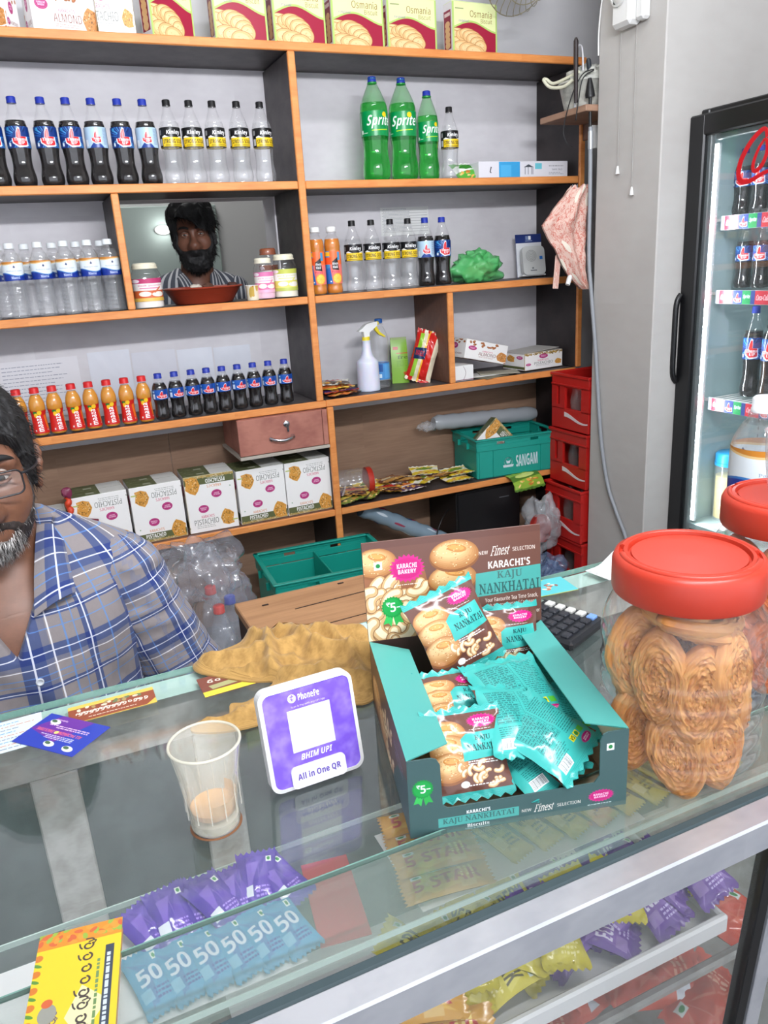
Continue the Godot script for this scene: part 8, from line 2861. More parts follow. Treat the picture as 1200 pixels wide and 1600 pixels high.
func nets(g: Geo, f: Callable, lo: Vector3, hi: Vector3, cell: float, uvf = null) -> void:
	var n := Vector3i(((hi - lo) / cell).ceil()) + Vector3i.ONE
	var blk := 5
	var vals := {}
	var cells := {}
	var reach := cell * blk * 0.5 * 1.7321 * 1.35 + cell
	for bz in range(0, n.z, blk):
		for by in range(0, n.y, blk):
			for bx in range(0, n.x, blk):
				var mid := lo + (Vector3(bx, by, bz) + Vector3.ONE * blk * 0.5) * cell
				if absf(f.call(mid)) > reach: continue
				for z in range(bz, mini(bz + blk, n.z)):
					for y in range(by, mini(by + blk, n.y)):
						for x in range(bx, mini(bx + blk, n.x)): cells[Vector3i(x, y, z)] = true
	var corner := [Vector3i(0, 0, 0), Vector3i(1, 0, 0), Vector3i(0, 1, 0), Vector3i(1, 1, 0), Vector3i(0, 0, 1), Vector3i(1, 0, 1), Vector3i(0, 1, 1), Vector3i(1, 1, 1)]
	var edges := [[0, 1], [2, 3], [4, 5], [6, 7], [0, 2], [1, 3], [4, 6], [5, 7], [0, 4], [1, 5], [2, 6], [3, 7]]
	var ids := {}
	for c in cells:
		var vs := PackedFloat32Array()
		var inside := 0
		for o in corner:
			var key: Vector3i = c + o
			var val: float
			if vals.has(key): val = vals[key]
			else:
				val = f.call(lo + Vector3(key) * cell)
				vals[key] = val
			vs.append(val)
			if val < 0.0: inside += 1
		if inside == 0 or inside == 8: continue
		var sum := Vector3.ZERO
		var m := 0
		for e in edges:
			var a := vs[e[0]]
			var b := vs[e[1]]
			if (a < 0.0) != (b < 0.0):
				sum += Vector3(corner[e[0]]).lerp(Vector3(corner[e[1]]), a / (a - b))
				m += 1
		var p := lo + (Vector3(c) + sum / m) * cell
		var nn := Vector3(vs[1] + vs[3] + vs[5] + vs[7] - vs[0] - vs[2] - vs[4] - vs[6], vs[2] + vs[3] + vs[6] + vs[7] - vs[0] - vs[1] - vs[4] - vs[5], vs[4] + vs[5] + vs[6] + vs[7] - vs[0] - vs[1] - vs[2] - vs[3])
		ids[c] = g.p(p, nn, uvf.call(p) if uvf else Vector2(p.x, -p.y) * 4.0)
	var ax := [Vector3i(1, 0, 0), Vector3i(0, 1, 0), Vector3i(0, 0, 1)]
	for c in ids:
		for i in 3:
			var a: float = vals[c]
			var key: Vector3i = c + ax[i]
			if not vals.has(key) or (a < 0.0) == (vals[key] < 0.0): continue
			var u: Vector3i = ax[(i + 1) % 3]
			var w: Vector3i = ax[(i + 2) % 3]
			if ids.has(c - u) and ids.has(c - w) and ids.has(c - u - w):
				g.quad(ids[c], ids[c - u], ids[c - u - w], ids[c - w])

# a head in its own axes: x to the viewer's right, y up, z out of the face, eyes near y = 0.01
func head_flesh(wide := 1.0) -> Flesh:
	var h := Flesh.new()
	h.k = 0.022
	h.egg(Vector3(0, 0.035, -0.018), Vector3(0.074 * wide, 0.088, 0.093))
	h.egg(Vector3(0, -0.025, 0.022), Vector3(0.064 * wide, 0.086, 0.066))
	h.egg(Vector3(0, -0.072, 0.022), Vector3(0.054 * wide, 0.042, 0.052))
	h.egg(Vector3(0, -0.098, 0.055), Vector3(0.022, 0.017, 0.02))
	for s in [-1, 1]:
		h.egg(Vector3(s * 0.04, -0.03, 0.052), Vector3(0.024, 0.026, 0.024))
		h.egg(Vector3(s * 0.014, -0.039, 0.094), Vector3(0.0095, 0.008, 0.011))
		h.cap(Vector3(s * 0.046, 0.026, 0.066), Vector3(s * 0.012, 0.024, 0.08), 0.010, 0.010)
	h.cap(Vector3(0, 0.02, 0.084), Vector3(0, -0.028, 0.107), 0.008, 0.0115)
	h.egg(Vector3(0, -0.033, 0.108), Vector3(0.0125, 0.011, 0.012))
	h.cap(Vector3(-0.018, -0.065, 0.079), Vector3(0.018, -0.065, 0.079), 0.007, 0.007)
	h.cap(Vector3(-0.015, -0.0755, 0.077), Vector3(0.015, -0.0755, 0.077), 0.0075, 0.0075)
	h.cap(Vector3(0, -0.06, -0.03), Vector3(0, -0.17, -0.045), 0.054, 0.058)
	for s in [-1, 1]: h.bite(Vector3(s * 0.0315, 0.009, 0.088), Vector3(0.0165, 0.012, 0.017))
	return h

func ear_geo(s: float) -> Geo:
	var e := Flesh.new()
	e.k = 0.006
	var rim := []
	for i in 9:
		var a := lerpf(-0.6, 3.6, i / 8.0)
		rim.append(Vector3(s * (0.010 + 0.003 * sin(a)), 0.006 + 0.026 * sin(a), -0.004 - 0.017 * cos(a)))
	for i in 8: e.cap(rim[i], rim[i + 1], 0.004, 0.004)
	e.egg(Vector3(s * 0.004, 0.002, 0.0), Vector3(0.006, 0.026, 0.015))
	e.egg(Vector3(s * 0.006, -0.026, 0.006), Vector3(0.006, 0.010, 0.008))
	e.egg(Vector3(s * 0.006, 0.0, 0.013), Vector3(0.005, 0.008, 0.005))
	e.bite(Vector3(s * 0.014, 0.002, 0.002), Vector3(0.007, 0.013, 0.008))
	var g := Geo.new()
	nets(g, e.d, Vector3(-0.03, -0.045, -0.035), Vector3(0.03, 0.045, 0.035), 0.0025)
	return g

func hand_flesh(h: Flesh, wrist: Vector3, fwd: Vector3, side: Vector3, up: Vector3) -> void:
	h.cap(wrist, wrist + fwd * 0.03, 0.024, 0.026)
	var roots := [-0.03, -0.010, 0.010, 0.028]
	var lens := [0.058, 0.072, 0.078, 0.068]
	for i in 4:
		h.cap(wrist + fwd * 0.02 + side * roots[i] * 0.6, wrist + fwd * 0.088 + side * roots[i], 0.0145, 0.0115)
		var a: Vector3 = wrist + fwd * 0.09 + side * roots[i] * 1.05
		var b: Vector3 = a + (fwd * 0.9 - up * 0.35) * lens[i] * 0.5
		var c: Vector3 = b + (fwd * 0.6 - up * 0.75) * lens[i] * 0.32
		var d: Vector3 = c + (fwd * 0.25 - up * 0.9) * lens[i] * 0.24
		h.cap(a, b, 0.0098, 0.0090)
		h.cap(b, c, 0.0090, 0.0082)
		h.cap(c, d, 0.0082, 0.0072)
	var t0 := wrist + fwd * 0.025 + side * 0.024
	var t1 := t0 + (side * 0.7 + fwd * 0.7) * 0.04
	var t2 := t1 + (fwd * 0.9 + side * 0.25 - up * 0.2) * 0.03
	h.cap(t0, t1, 0.013, 0.0105)
	h.cap(t1, t2, 0.0105, 0.0082)

# thin hairs growing from a meshed patch, combed along a way
func strands(src: Geo, count: int, long: float, comb: Vector3, thick: float, r: RandomNumberGenerator) -> Geo:
	var g := Geo.new()
	for i in count:
		var k := r.randi() % src.v.size()
		var a := src.v[k]
		var nn := src.n[k]
		var dir := (comb + nn * 0.45 + Vector3(r.randfn(0, 0.22), r.randfn(0, 0.22), r.randfn(0, 0.22))).normalized()
		var l := long * r.randf_range(0.6, 1.2)
		var sd := dir.cross(nn).normalized() * thick
		var b := a + dir * l * 0.5
		var c := b + (dir + comb * 0.4 - nn * 0.25).normalized() * l * 0.5
		var i0 := g.p(a - sd - nn * 0.001, nn - sd * 200.0)
		var i1 := g.p(a + sd - nn * 0.001, nn + sd * 200.0)
		var i2 := g.p(b + sd * 0.8, nn + sd * 200.0)
		var i3 := g.p(b - sd * 0.8, nn - sd * 200.0)
		var i4 := g.p(c, nn)
		g.quad(i0, i1, i2, i3)
		g.tri(i3, i2, i4)
	return g

func skin_mat(c: Color, sd: int) -> StandardMaterial3D:
	var m := printed(grime_tex(256, 256, c, c.darkened(0.16), sd, 0.03, 0.7), 0.48)
	m.uv1_triplanar = true
	m.uv1_scale = Vector3.ONE * 4.0
	m.subsurf_scatter_enabled = true
	m.subsurf_scatter_strength = 0.08
	return m

func hair_mat(c: Color, sd: int) -> StandardMaterial3D:
	var m := printed(grain_tex(128, 256, c, c.lightened(0.05), 1.0 / 8.0, sd, 0.12, 0.5), 0.7)
	m.uv1_triplanar = true
	m.uv1_scale = Vector3.ONE * 8.0
	return m

# eyes, brows, lids of a head that hangs under one node
func face_parts(o: Node3D, hx: Transform3D, skin: Material, brow: Material, turned := 0.0) -> void:
	for s in [-1, 1]:
		var g := Geo.new()
		g.x = hx
		g.blob(Vector3(s * 0.0315, 0.008, 0.0725), Vector3(0.0122, 0.0122, 0.0122), 14)
		var eye := obj("eye", g, sm(rgb(172, 160, 152), 0.25), o)
		g = Geo.new()
		g.x = hx * Transform3D(Basis.from_euler(Vector3(PI / 2 + 0.06, 0, 0)) , Vector3(s * 0.0315 + turned * 0.004, 0.007, 0.0832))
		g.lathe([Vector2(0.0, 0.0018), Vector2(0.0035, 0.0015), Vector2(0.006, 0.0)], 18)
		obj("iris", g, sm(rgb(38, 24, 18), 0.1), eye)
		g = Geo.new()
		g.x = hx
		var up := []
		var low := []
		for i in 9:
			var a := lerpf(-1.15, 1.15, i / 8.0)
			up.append(Vector3(s * 0.0315 + 0.0140 * sin(a), 0.008 + 0.0068 * cos(a) * 1.0, 0.0725 + 0.0122 * cos(a) * 0.98))
			low.append(Vector3(s * 0.0315 + 0.0138 * sin(a), 0.008 - 0.0062 * cos(a), 0.0725 + 0.0122 * cos(a) * 0.97))
		g.tube(up, 0.0032, 8)
		obj("eyelid", g, skin, o)
		g = Geo.new()
		g.x = hx
		g.tube(low, 0.0026, 8)
		obj("eyelid", g, skin, o)
		g = Geo.new()
		g.x = hx
		g.tube(line_pts([Vector3(s * 0.013, 0.030, 0.0915), Vector3(s * 0.03, 0.0365, 0.088), Vector3(s * 0.046, 0.034, 0.078), Vector3(s * 0.056, 0.026, 0.066)], 5), [0.003, 0.004, 0.0045, 0.0048, 0.005, 0.005, 0.005, 0.0048, 0.0045, 0.004, 0.0035, 0.003, 0.0025, 0.002, 0.0018, 0.0015], 6)
		obj("eyebrow", g, brow, o)

func plaid_tex() -> ImageTexture:
	var w := 384
	var im := Image.create(w, w, false, Image.FORMAT_RGB8)
	var band := func(t: float) -> Array:
		# share of navy, white line, pale blue line
		var navy := 0.0
		if (t > 0.08 and t < 0.27) or (t > 0.62 and t < 0.70): navy = 0.9
		if t > 0.27 and t < 0.33: navy = 0.35
		var white := 1.0 if (t > 0.165 and t < 0.18) or (t > 0.34 and t < 0.352) or (t > 0.66 and t < 0.672) else 0.0
		var sky := 1.0 if (t > 0.46 and t < 0.475) or (t > 0.85 and t < 0.865) or (t > 0.55 and t < 0.56) else 0.0
		return [navy, white, sky]
	var r := rng(8)
	var base := rgb(132, 124, 124)
	var navy := rgb(30, 52, 112)
	for y in w:
		var a: Array = band.call(float(y) / w)
		for x in w:
			var b: Array = band.call(float(x) / w)
			var c := base
			c = c.lerp(navy, a[0] * 0.72)
			c = c.lerp(navy, b[0] * 0.72)
			if a[0] > 0.8 and b[0] > 0.8: c = c.lerp(rgb(24, 44, 110), 0.6)
			if a[2] > 0.5 or b[2] > 0.5: c = c.lerp(rgb(84, 130, 196), 0.7)
			if a[1] > 0.5 or b[1] > 0.5: c = c.lerp(rgb(226, 226, 232), 0.85)
			im.set_pixel(x, y, c.darkened(0.06 * r.randf()))
	return ImageTexture.create_from_image(im)

func stripe_tex() -> ImageTexture:
	var im := Image.create(128, 64, false, Image.FORMAT_RGB8)
	for x in 128:
		var t := fmod(x / 32.0, 1.0)
		var c := rgb(74, 78, 88) if t < 0.6 else rgb(190, 190, 192)
		for y in 64: im.set_pixel(x, y, c.darkened(0.04 * ((x * 7 + y * 13) % 5) / 5.0))
	return ImageTexture.create_from_image(im)

func people() -> void:
	shopkeeper()
	man_in_hatch()

func shopkeeper() -> void:
	var B := Vector3(-0.115, 0.0, 1.47)
	var o := thing("person", "seated shopkeeper with glasses, greying beard and blue plaid shirt behind the counter", "person", B)
	var brown := skin_mat(rgb(122, 82, 62), 91)
	var black := hair_mat(rgb(16, 14, 15), 92)
	var hx := Transform3D(Basis.from_euler(Vector3(0.02, 0.10, 0.04)), Vector3(0.002, 1.188, 0.052))
	var hf := head_flesh(1.06)
	var body := Flesh.new()
	body.k = 0.035
	# chest and neck that show in the open collar, arms under the sleeves, hands on the thighs
	body.cap(Vector3(0.006, 1.10, 0.01), Vector3(0.005, 1.0, 0.0), 0.06, 0.075)
	body.egg(Vector3(0, 0.90, 0.025), Vector3(0.165, 0.15, 0.115))
	body.egg(Vector3(0, 0.70, 0.03), Vector3(0.165, 0.2, 0.13))
	var arms := []
	for s in [-1, 1]:
		var sh := Vector3(s * 0.195 + 0.005, 0.985, 0.01)
		var el := Vector3(s * 0.275, 0.735, 0.035)
		var wr := Vector3(s * 0.16, 0.585, 0.2)
		arms.append([sh, el, wr])
		body.cap(sh, el, 0.046, 0.040)
		body.cap(el, wr, 0.040, 0.027)
	var inv := hx.affine_inverse()
	var skin_f := func(p: Vector3) -> float:
		var a := body.d(p)
		var q := inv * p
		if q.y > 0.2 or q.y < -0.24 or absf(q.x) > 0.25: return a
		var b := hf.d(q)
		var h := maxf(0.02 - absf(a - b), 0.0) / 0.02
		return minf(a, b) - h * h * 0.005
	var g := Geo.new()
	nets(g, skin_f, Vector3(-0.13, 0.985, -0.12), Vector3(0.14, 1.33, 0.2), 0.0042)
	nets(g, func(p): return maxf(skin_f.call(p), p.y - 0.992), Vector3(-0.36, 0.52, -0.15), Vector3(0.36, 1.02, 0.28), 0.012)
	for a in arms:
		var h := Flesh.new()
		h.k = 0.010
		var fwd: Vector3 = Vector3(-signf(a[0].x) * 0.35, -0.25, 0.9).normalized()
		var up := Vector3(0, 0.96, 0.27).normalized()
		var side: Vector3 = fwd.cross(up).normalized() * (1.0 if a[0].x < 0 else -1.0)
		hand_flesh(h, a[2], fwd, side, up)
		nets(g, h.d, a[2] + fwd * 0.09 - Vector3.ONE * 0.13, a[2] + fwd * 0.09 + Vector3.ONE * 0.13, 0.004)
	obj("body", g, brown, o)
	for s in [-1, 1]:
		g = ear_geo(s)
		var e := obj("ear", g, brown, o)
		e.transform = hx * Transform3D(Basis.from_euler(Vector3(0.1, s * 0.45, 0)), Vector3(s * 0.077, -0.004, -0.006))
	face_parts(o, hx, brown, black)
	# hair, cut back from the face
	var nz := noise(93, 60.0, 3)
	var line_z := func(y: float) -> float:
		if y < 0.04: return lerpf(0.026, 0.05, clampf((y + 0.04) / 0.08, 0, 1))
		return lerpf(0.05, 0.092, clampf((y - 0.04) / 0.05, 0, 1))
	var hair_f := func(p: Vector3) -> float:
		var q := inv * p
		var th := 0.011 + 0.010 * clampf((q.y - 0.04) / 0.08, 0, 1) + 0.005 * nz.get_noise_3d(q.x, q.y * 0.5, q.z)
		var d := hf.d(q) - th
		var cut: float = q.z - line_z.call(q.y) - 0.006 * nz.get_noise_3d(q.y * 1.4, q.x, 3.0)
		var low := -0.025 - q.y if q.z > -0.035 else -0.075 - q.y
		return maxf(d, maxf(cut, low))
	g = Geo.new()
	nets(g, hair_f, hx.origin + Vector3(-0.12, -0.1, -0.15), hx.origin + Vector3(0.12, 0.16, 0.13), 0.0045)
	obj("hair", g, black, o)
	var rr := rng(190)
	obj("hair_strand", strands(g, 5200, 0.020, hx.basis * Vector3(0.25, -0.75, -0.35), 0.0005, rr), sm(rgb(17, 15, 16), 0.6), o).set_meta("kind", "stuff")
	# short beard: dark along the jaw, grey on the chin
	var beard := func(region: Flesh, th: float) -> Callable:
		return func(p: Vector3) -> float:
			var q := inv * p
			return maxf(hf.d(q) - th - 0.0030 * nz.get_noise_3d(q.x * 2.5, q.y * 2.5, q.z * 2.5), region.d(q))
	var jaw := Flesh.new()
	jaw.k = 0.02
	for s in [-1, 1]:
		jaw.cap(Vector3(s * 0.075, 0.0, 0.02), Vector3(s * 0.066, -0.06, 0.03), 0.016, 0.022)
		jaw.cap(Vector3(s * 0.066, -0.06, 0.03), Vector3(s * 0.032, -0.102, 0.058), 0.022, 0.022)
		jaw.cap(Vector3(s * 0.006, -0.053, 0.093), Vector3(s * 0.034, -0.066, 0.075), 0.009, 0.008)
	g = Geo.new()
	nets(g, beard.call(jaw, 0.0022), hx.origin + Vector3(-0.12, -0.15, -0.02), hx.origin + Vector3(0.12, 0.03, 0.13), 0.004)
	obj("beard", g, hair_mat(rgb(40, 31, 28), 94), o)
	obj("beard_hair", strands(g, 1800, 0.008, Vector3(0, -0.9, 0.2), 0.0003, rr), sm(rgb(26, 24, 25), 0.5), o).set_meta("kind", "stuff")
	obj("grey_beard_hair", strands(g, 420, 0.008, Vector3(0, -0.9, 0.2), 0.0003, rr), sm(rgb(176, 172, 168), 0.5), o).set_meta("kind", "stuff")
	var chin := Flesh.new()
	chin.k = 0.02
	chin.egg(Vector3(0, -0.1, 0.068), Vector3(0.034, 0.022, 0.04))
	for s in [-1, 1]: chin.cap(Vector3(s * 0.03, -0.075, 0.07), Vector3(s * 0.035, -0.1, 0.055), 0.009, 0.012)
	g = Geo.new()
	nets(g, beard.call(chin, 0.003), hx.origin + Vector3(-0.07, -0.16, 0.0), hx.origin + Vector3(0.07, -0.04, 0.14), 0.004)
	obj("grey_beard", g, hair_mat(rgb(96, 90, 86), 95), o)
	obj("grey_beard_hair", strands(g, 1500, 0.013, Vector3(0, -0.8, 0.35), 0.00035, rr), sm(rgb(206, 202, 198), 0.5), o).set_meta("kind", "stuff")
	obj("beard_hair", strands(g, 700, 0.011, Vector3(0, -0.8, 0.35), 0.00035, rr), sm(rgb(34, 31, 31), 0.5), o).set_meta("kind", "stuff")
	# glasses
	var gl := sm(rgb(24, 24, 28), 0.3)
	for s in [-1, 1]:
		g = Geo.new()
		g.x = hx
		var ring := []
		for q in round_rect(0.05, 0.034, 0.009, 4): ring.append(Vector3(s * 0.033 + q.x, 0.002 + q.y, 0.106 - 0.010 * absf(q.x + s * 0.033) / 0.06))
		ring.append(ring[0])
		g.tube(ring, 0.0014, 6, false)
		var rim := obj("glasses_rim", g, gl, o)
		g = Geo.new()
		g.x = hx
		var pts := []
		for q in round_rect(0.049, 0.033, 0.009, 4): pts.append(Vector3(s * 0.033 + q.x, 0.002 + q.y, 0.1055 - 0.010 * absf(q.x + s * 0.033) / 0.06))
		g.flat(pts, [], Vector3(0, 0, 1))
		obj("lens", g, pane(0.03, rgb(240, 245, 250), 0.02), rim)
		g = Geo.new()
		g.x = hx
		g.tube(line_pts([Vector3(s * 0.058, 0.013, 0.097), Vector3(s * 0.070, 0.013, 0.088), Vector3(s * 0.0835, 0.012, 0.05), Vector3(s * 0.086, 0.013, 0.0), Vector3(s * 0.084, 0.0, -0.02)], 4), 0.0017, 6)
		obj("temple_arm", g, gl, o)
	g = Geo.new()
	g.x = hx
	g.tube(line_pts([Vector3(-0.009, 0.008, 0.1055), Vector3(0, 0.012, 0.108), Vector3(0.009, 0.008, 0.1055)], 4), 0.0014, 6)
	obj("glasses_bridge", g, gl, o)
	# shirt
	var plaid := printed(plaid_tex(), 0.85)
	plaid.rim_enabled = true
	plaid.rim = 0.25
	var cloth := Flesh.new()
	cloth.k = 0.05
	cloth.egg(Vector3(0, 0.905, 0.03), Vector3(0.195, 0.16, 0.128))
	cloth.egg(Vector3(0, 0.70, 0.045), Vector3(0.205, 0.24, 0.15))
	cloth.cap(Vector3(-0.17, 1.0, 0.0), Vector3(-0.06, 1.055, -0.015), 0.056, 0.058)
	cloth.cap(Vector3(0.17, 1.0, 0.0), Vector3(0.06, 1.055, -0.015), 0.056, 0.058)
	cloth.cap(Vector3(0, 1.04, -0.03), Vector3(0, 0.8, -0.04), 0.07, 0.09)
	var wr1 := noise(96, 7.0, 3)
	var shirt_f := func(p: Vector3) -> float:
		var d := cloth.d(p)
		d += 0.012 * wr1.get_noise_3d(p.x * 1.4 + p.y * 0.8, p.y * 0.6, p.z) * clampf((1.03 - p.y) / 0.1, 0.15, 1.0)
		# open neck: a V in front, a round behind
		var v := maxf(absf(p.x - 0.012) - maxf(0.0, (p.y - 0.925)) * 0.50, 0.925 - p.y)
		if p.z > 0.0: d = maxf(d, -v)
		var hole := Vector2(p.x - 0.004, p.z - 0.005).length() - 0.066
		d = maxf(d, -maxf(hole, 0.99 - p.y))
		return maxf(d, 0.5 - p.y)
	g = Geo.new()
	nets(g, shirt_f, Vector3(-0.26, 0.47, -0.2), Vector3(0.26, 1.14, 0.24), 0.0085, func(p): return Vector2(0.16 * atan2(p.x, p.z + 0.12) * 9.5, -p.y * 9.5))
	obj("shirt_body", g, plaid, o)
	for a in arms:
		var sl := Flesh.new()
		sl.k = 0.03
		var sg := signf(a[0].x)
		sl.cap(a[0] + Vector3(-sg * 0.015, 0.0, 0.0), a[1], 0.066, 0.068)
		sl.cap(a[1], a[1].lerp(a[2], 0.12), 0.068, 0.066)
		var axis: Vector3 = (a[1] - a[0]).normalized()
		var ea: Vector3 = axis.cross(Vector3(0, 0, 1)).normalized()
		var eb: Vector3 = axis.cross(ea)
		var from: Vector3 = a[0]
		var wr2 := noise(97, 12.0, 3)
		g = Geo.new()
		nets(g, func(p): return sl.d(p) + 0.011 * wr2.get_noise_3d(p.x, p.y * 1.6, p.z), Vector3(-0.4, 0.58, -0.16), Vector3(0.4, 1.09, 0.2), 0.0085, func(p): return Vector2(0.07 * atan2((p - from).dot(ea), (p - from).dot(eb)) * 9.5, (p - from).dot(axis) * 9.5))
		obj("sleeve", g, plaid, o)
	# collar leaves
	for s in [-1, 1]:
		var A := Vector3(0.004 + s * 0.066, 1.088, 0.02)
		var Bq := Vector3(0.010 + s * 0.036, 0.985, 0.142)
		var C := Vector3(0.010 + s * 0.098, 1.006, 0.128)
		var D := Vector3(0.004 + s * 0.1, 1.072, 0.01)
		var mid_up := Vector3(0, 0.012, 0.012)
		for side in 1:
			g = Geo.new()
			var rows := []
			var rows_b := []
			for i in 13:
				var row := PackedVector3Array()
				var rb := PackedVector3Array()
				for j in 13:
					var u := i / 12.0
					var v := j / 12.0
					var p := A.lerp(Bq, u).lerp(D.lerp(C, u), v) + mid_up * sin(PI * u) * 0.9 + Vector3(s * 0.004, 0.010, 0.010) * sin(PI * v) * 0.8
					row.append(p)
					rb.append(p - Vector3(s * 0.0006, 0.0016, 0.0016))
				rows.append(row)
				rows_b.append(rb)
			g.grid(rows, false, s == 1, Vector2(0, 0), Vector2(0.3, 0.75))
			g.grid(rows_b, false, s == -1, Vector2(0, 0), Vector2(0.3, 0.75))
			obj("collar", g, plaid, o)
	# placket edge and buttons
	for k in 3:
		g = Geo.new()
		g.lathe([Vector2(0, 0.001), Vector2(0.0035, 0.0012), Vector2(0.0045, 0.0024), Vector2(0.0058, 0.0018), Vector2(0.0058, 0), Vector2(0, 0)], 18)
		var bt := obj("button", g, sm(rgb(196, 200, 206), 0.3), o)
		var y: float = [0.892, 0.80, 0.71][k]
		var z := 0.24
		while z > 0.0 and shirt_f.call(Vector3(0.036 - 0.01 * k, y, z)) > 0.0: z -= 0.002
		bt.transform = Transform3D(Basis.from_euler(Vector3(PI / 2 - 0.1, 0, 0)), Vector3(0.036 - 0.01 * k, y, z + 0.001))
	# trousers, shoes and the stool that carries him
	var legs := Flesh.new()
	legs.k = 0.04
	legs.egg(Vector3(0, 0.54, 0.02), Vector3(0.19, 0.1, 0.14))
	for s in [-1, 1]:
		legs.cap(Vector3(s * 0.09, 0.53, 0.04), Vector3(s * 0.12, 0.5, 0.25), 0.085, 0.066)
		legs.cap(Vector3(s * 0.12, 0.5, 0.25), Vector3(s * 0.12, 0.1, 0.2), 0.066, 0.05)
	g = Geo.new()
	nets(g, func(p): return maxf(legs.d(p), 0.09 - p.y), Vector3(-0.3, 0.03, -0.16), Vector3(0.3, 0.66, 0.36), 0.014)
	obj("trousers", g, sm(rgb(52, 52, 60), 0.85), o)
	for s in [-1, 1]:
		var shf := Flesh.new()
		shf.cap(Vector3(s * 0.12, 0.045, 0.17), Vector3(s * 0.125, 0.034, 0.30), 0.042, 0.032)
		shf.cap(Vector3(s * 0.12, 0.045, 0.18), Vector3(s * 0.12, 0.1, 0.19), 0.04, 0.042)
		g = Geo.new()
		nets(g, func(p): return maxf(shf.d(p), 0.004 - p.y), Vector3(s * 0.12 - 0.08, -0.02, 0.1), Vector3(s * 0.12 + 0.08, 0.16, 0.36), 0.008)
		obj("shoe", g, sm(rgb(36, 28, 24), 0.5), o)
	var st := thing("stool", "plain wooden stool under the seated shopkeeper", "stool", B + Vector3(0, 0, -0.02))
	g = Geo.new()
	g.lathe([Vector2(0, 0.425), Vector2(0.16, 0.425), Vector2(0.165, 0.43), Vector2(0.165, 0.44), Vector2(0.16, 0.445), Vector2(0, 0.445)], 32)
	obj("seat", g, M.plank, st)
	for k in 4:
		g = Geo.new()
		var a := PI / 4 + k * PI / 2
		g.tube([Vector3(cos(a) * 0.12, 0.43, sin(a) * 0.12), Vector3(cos(a) * 0.16, 0.0, sin(a) * 0.16)], 0.016, 10)
		obj("leg", g, M.plank, st)

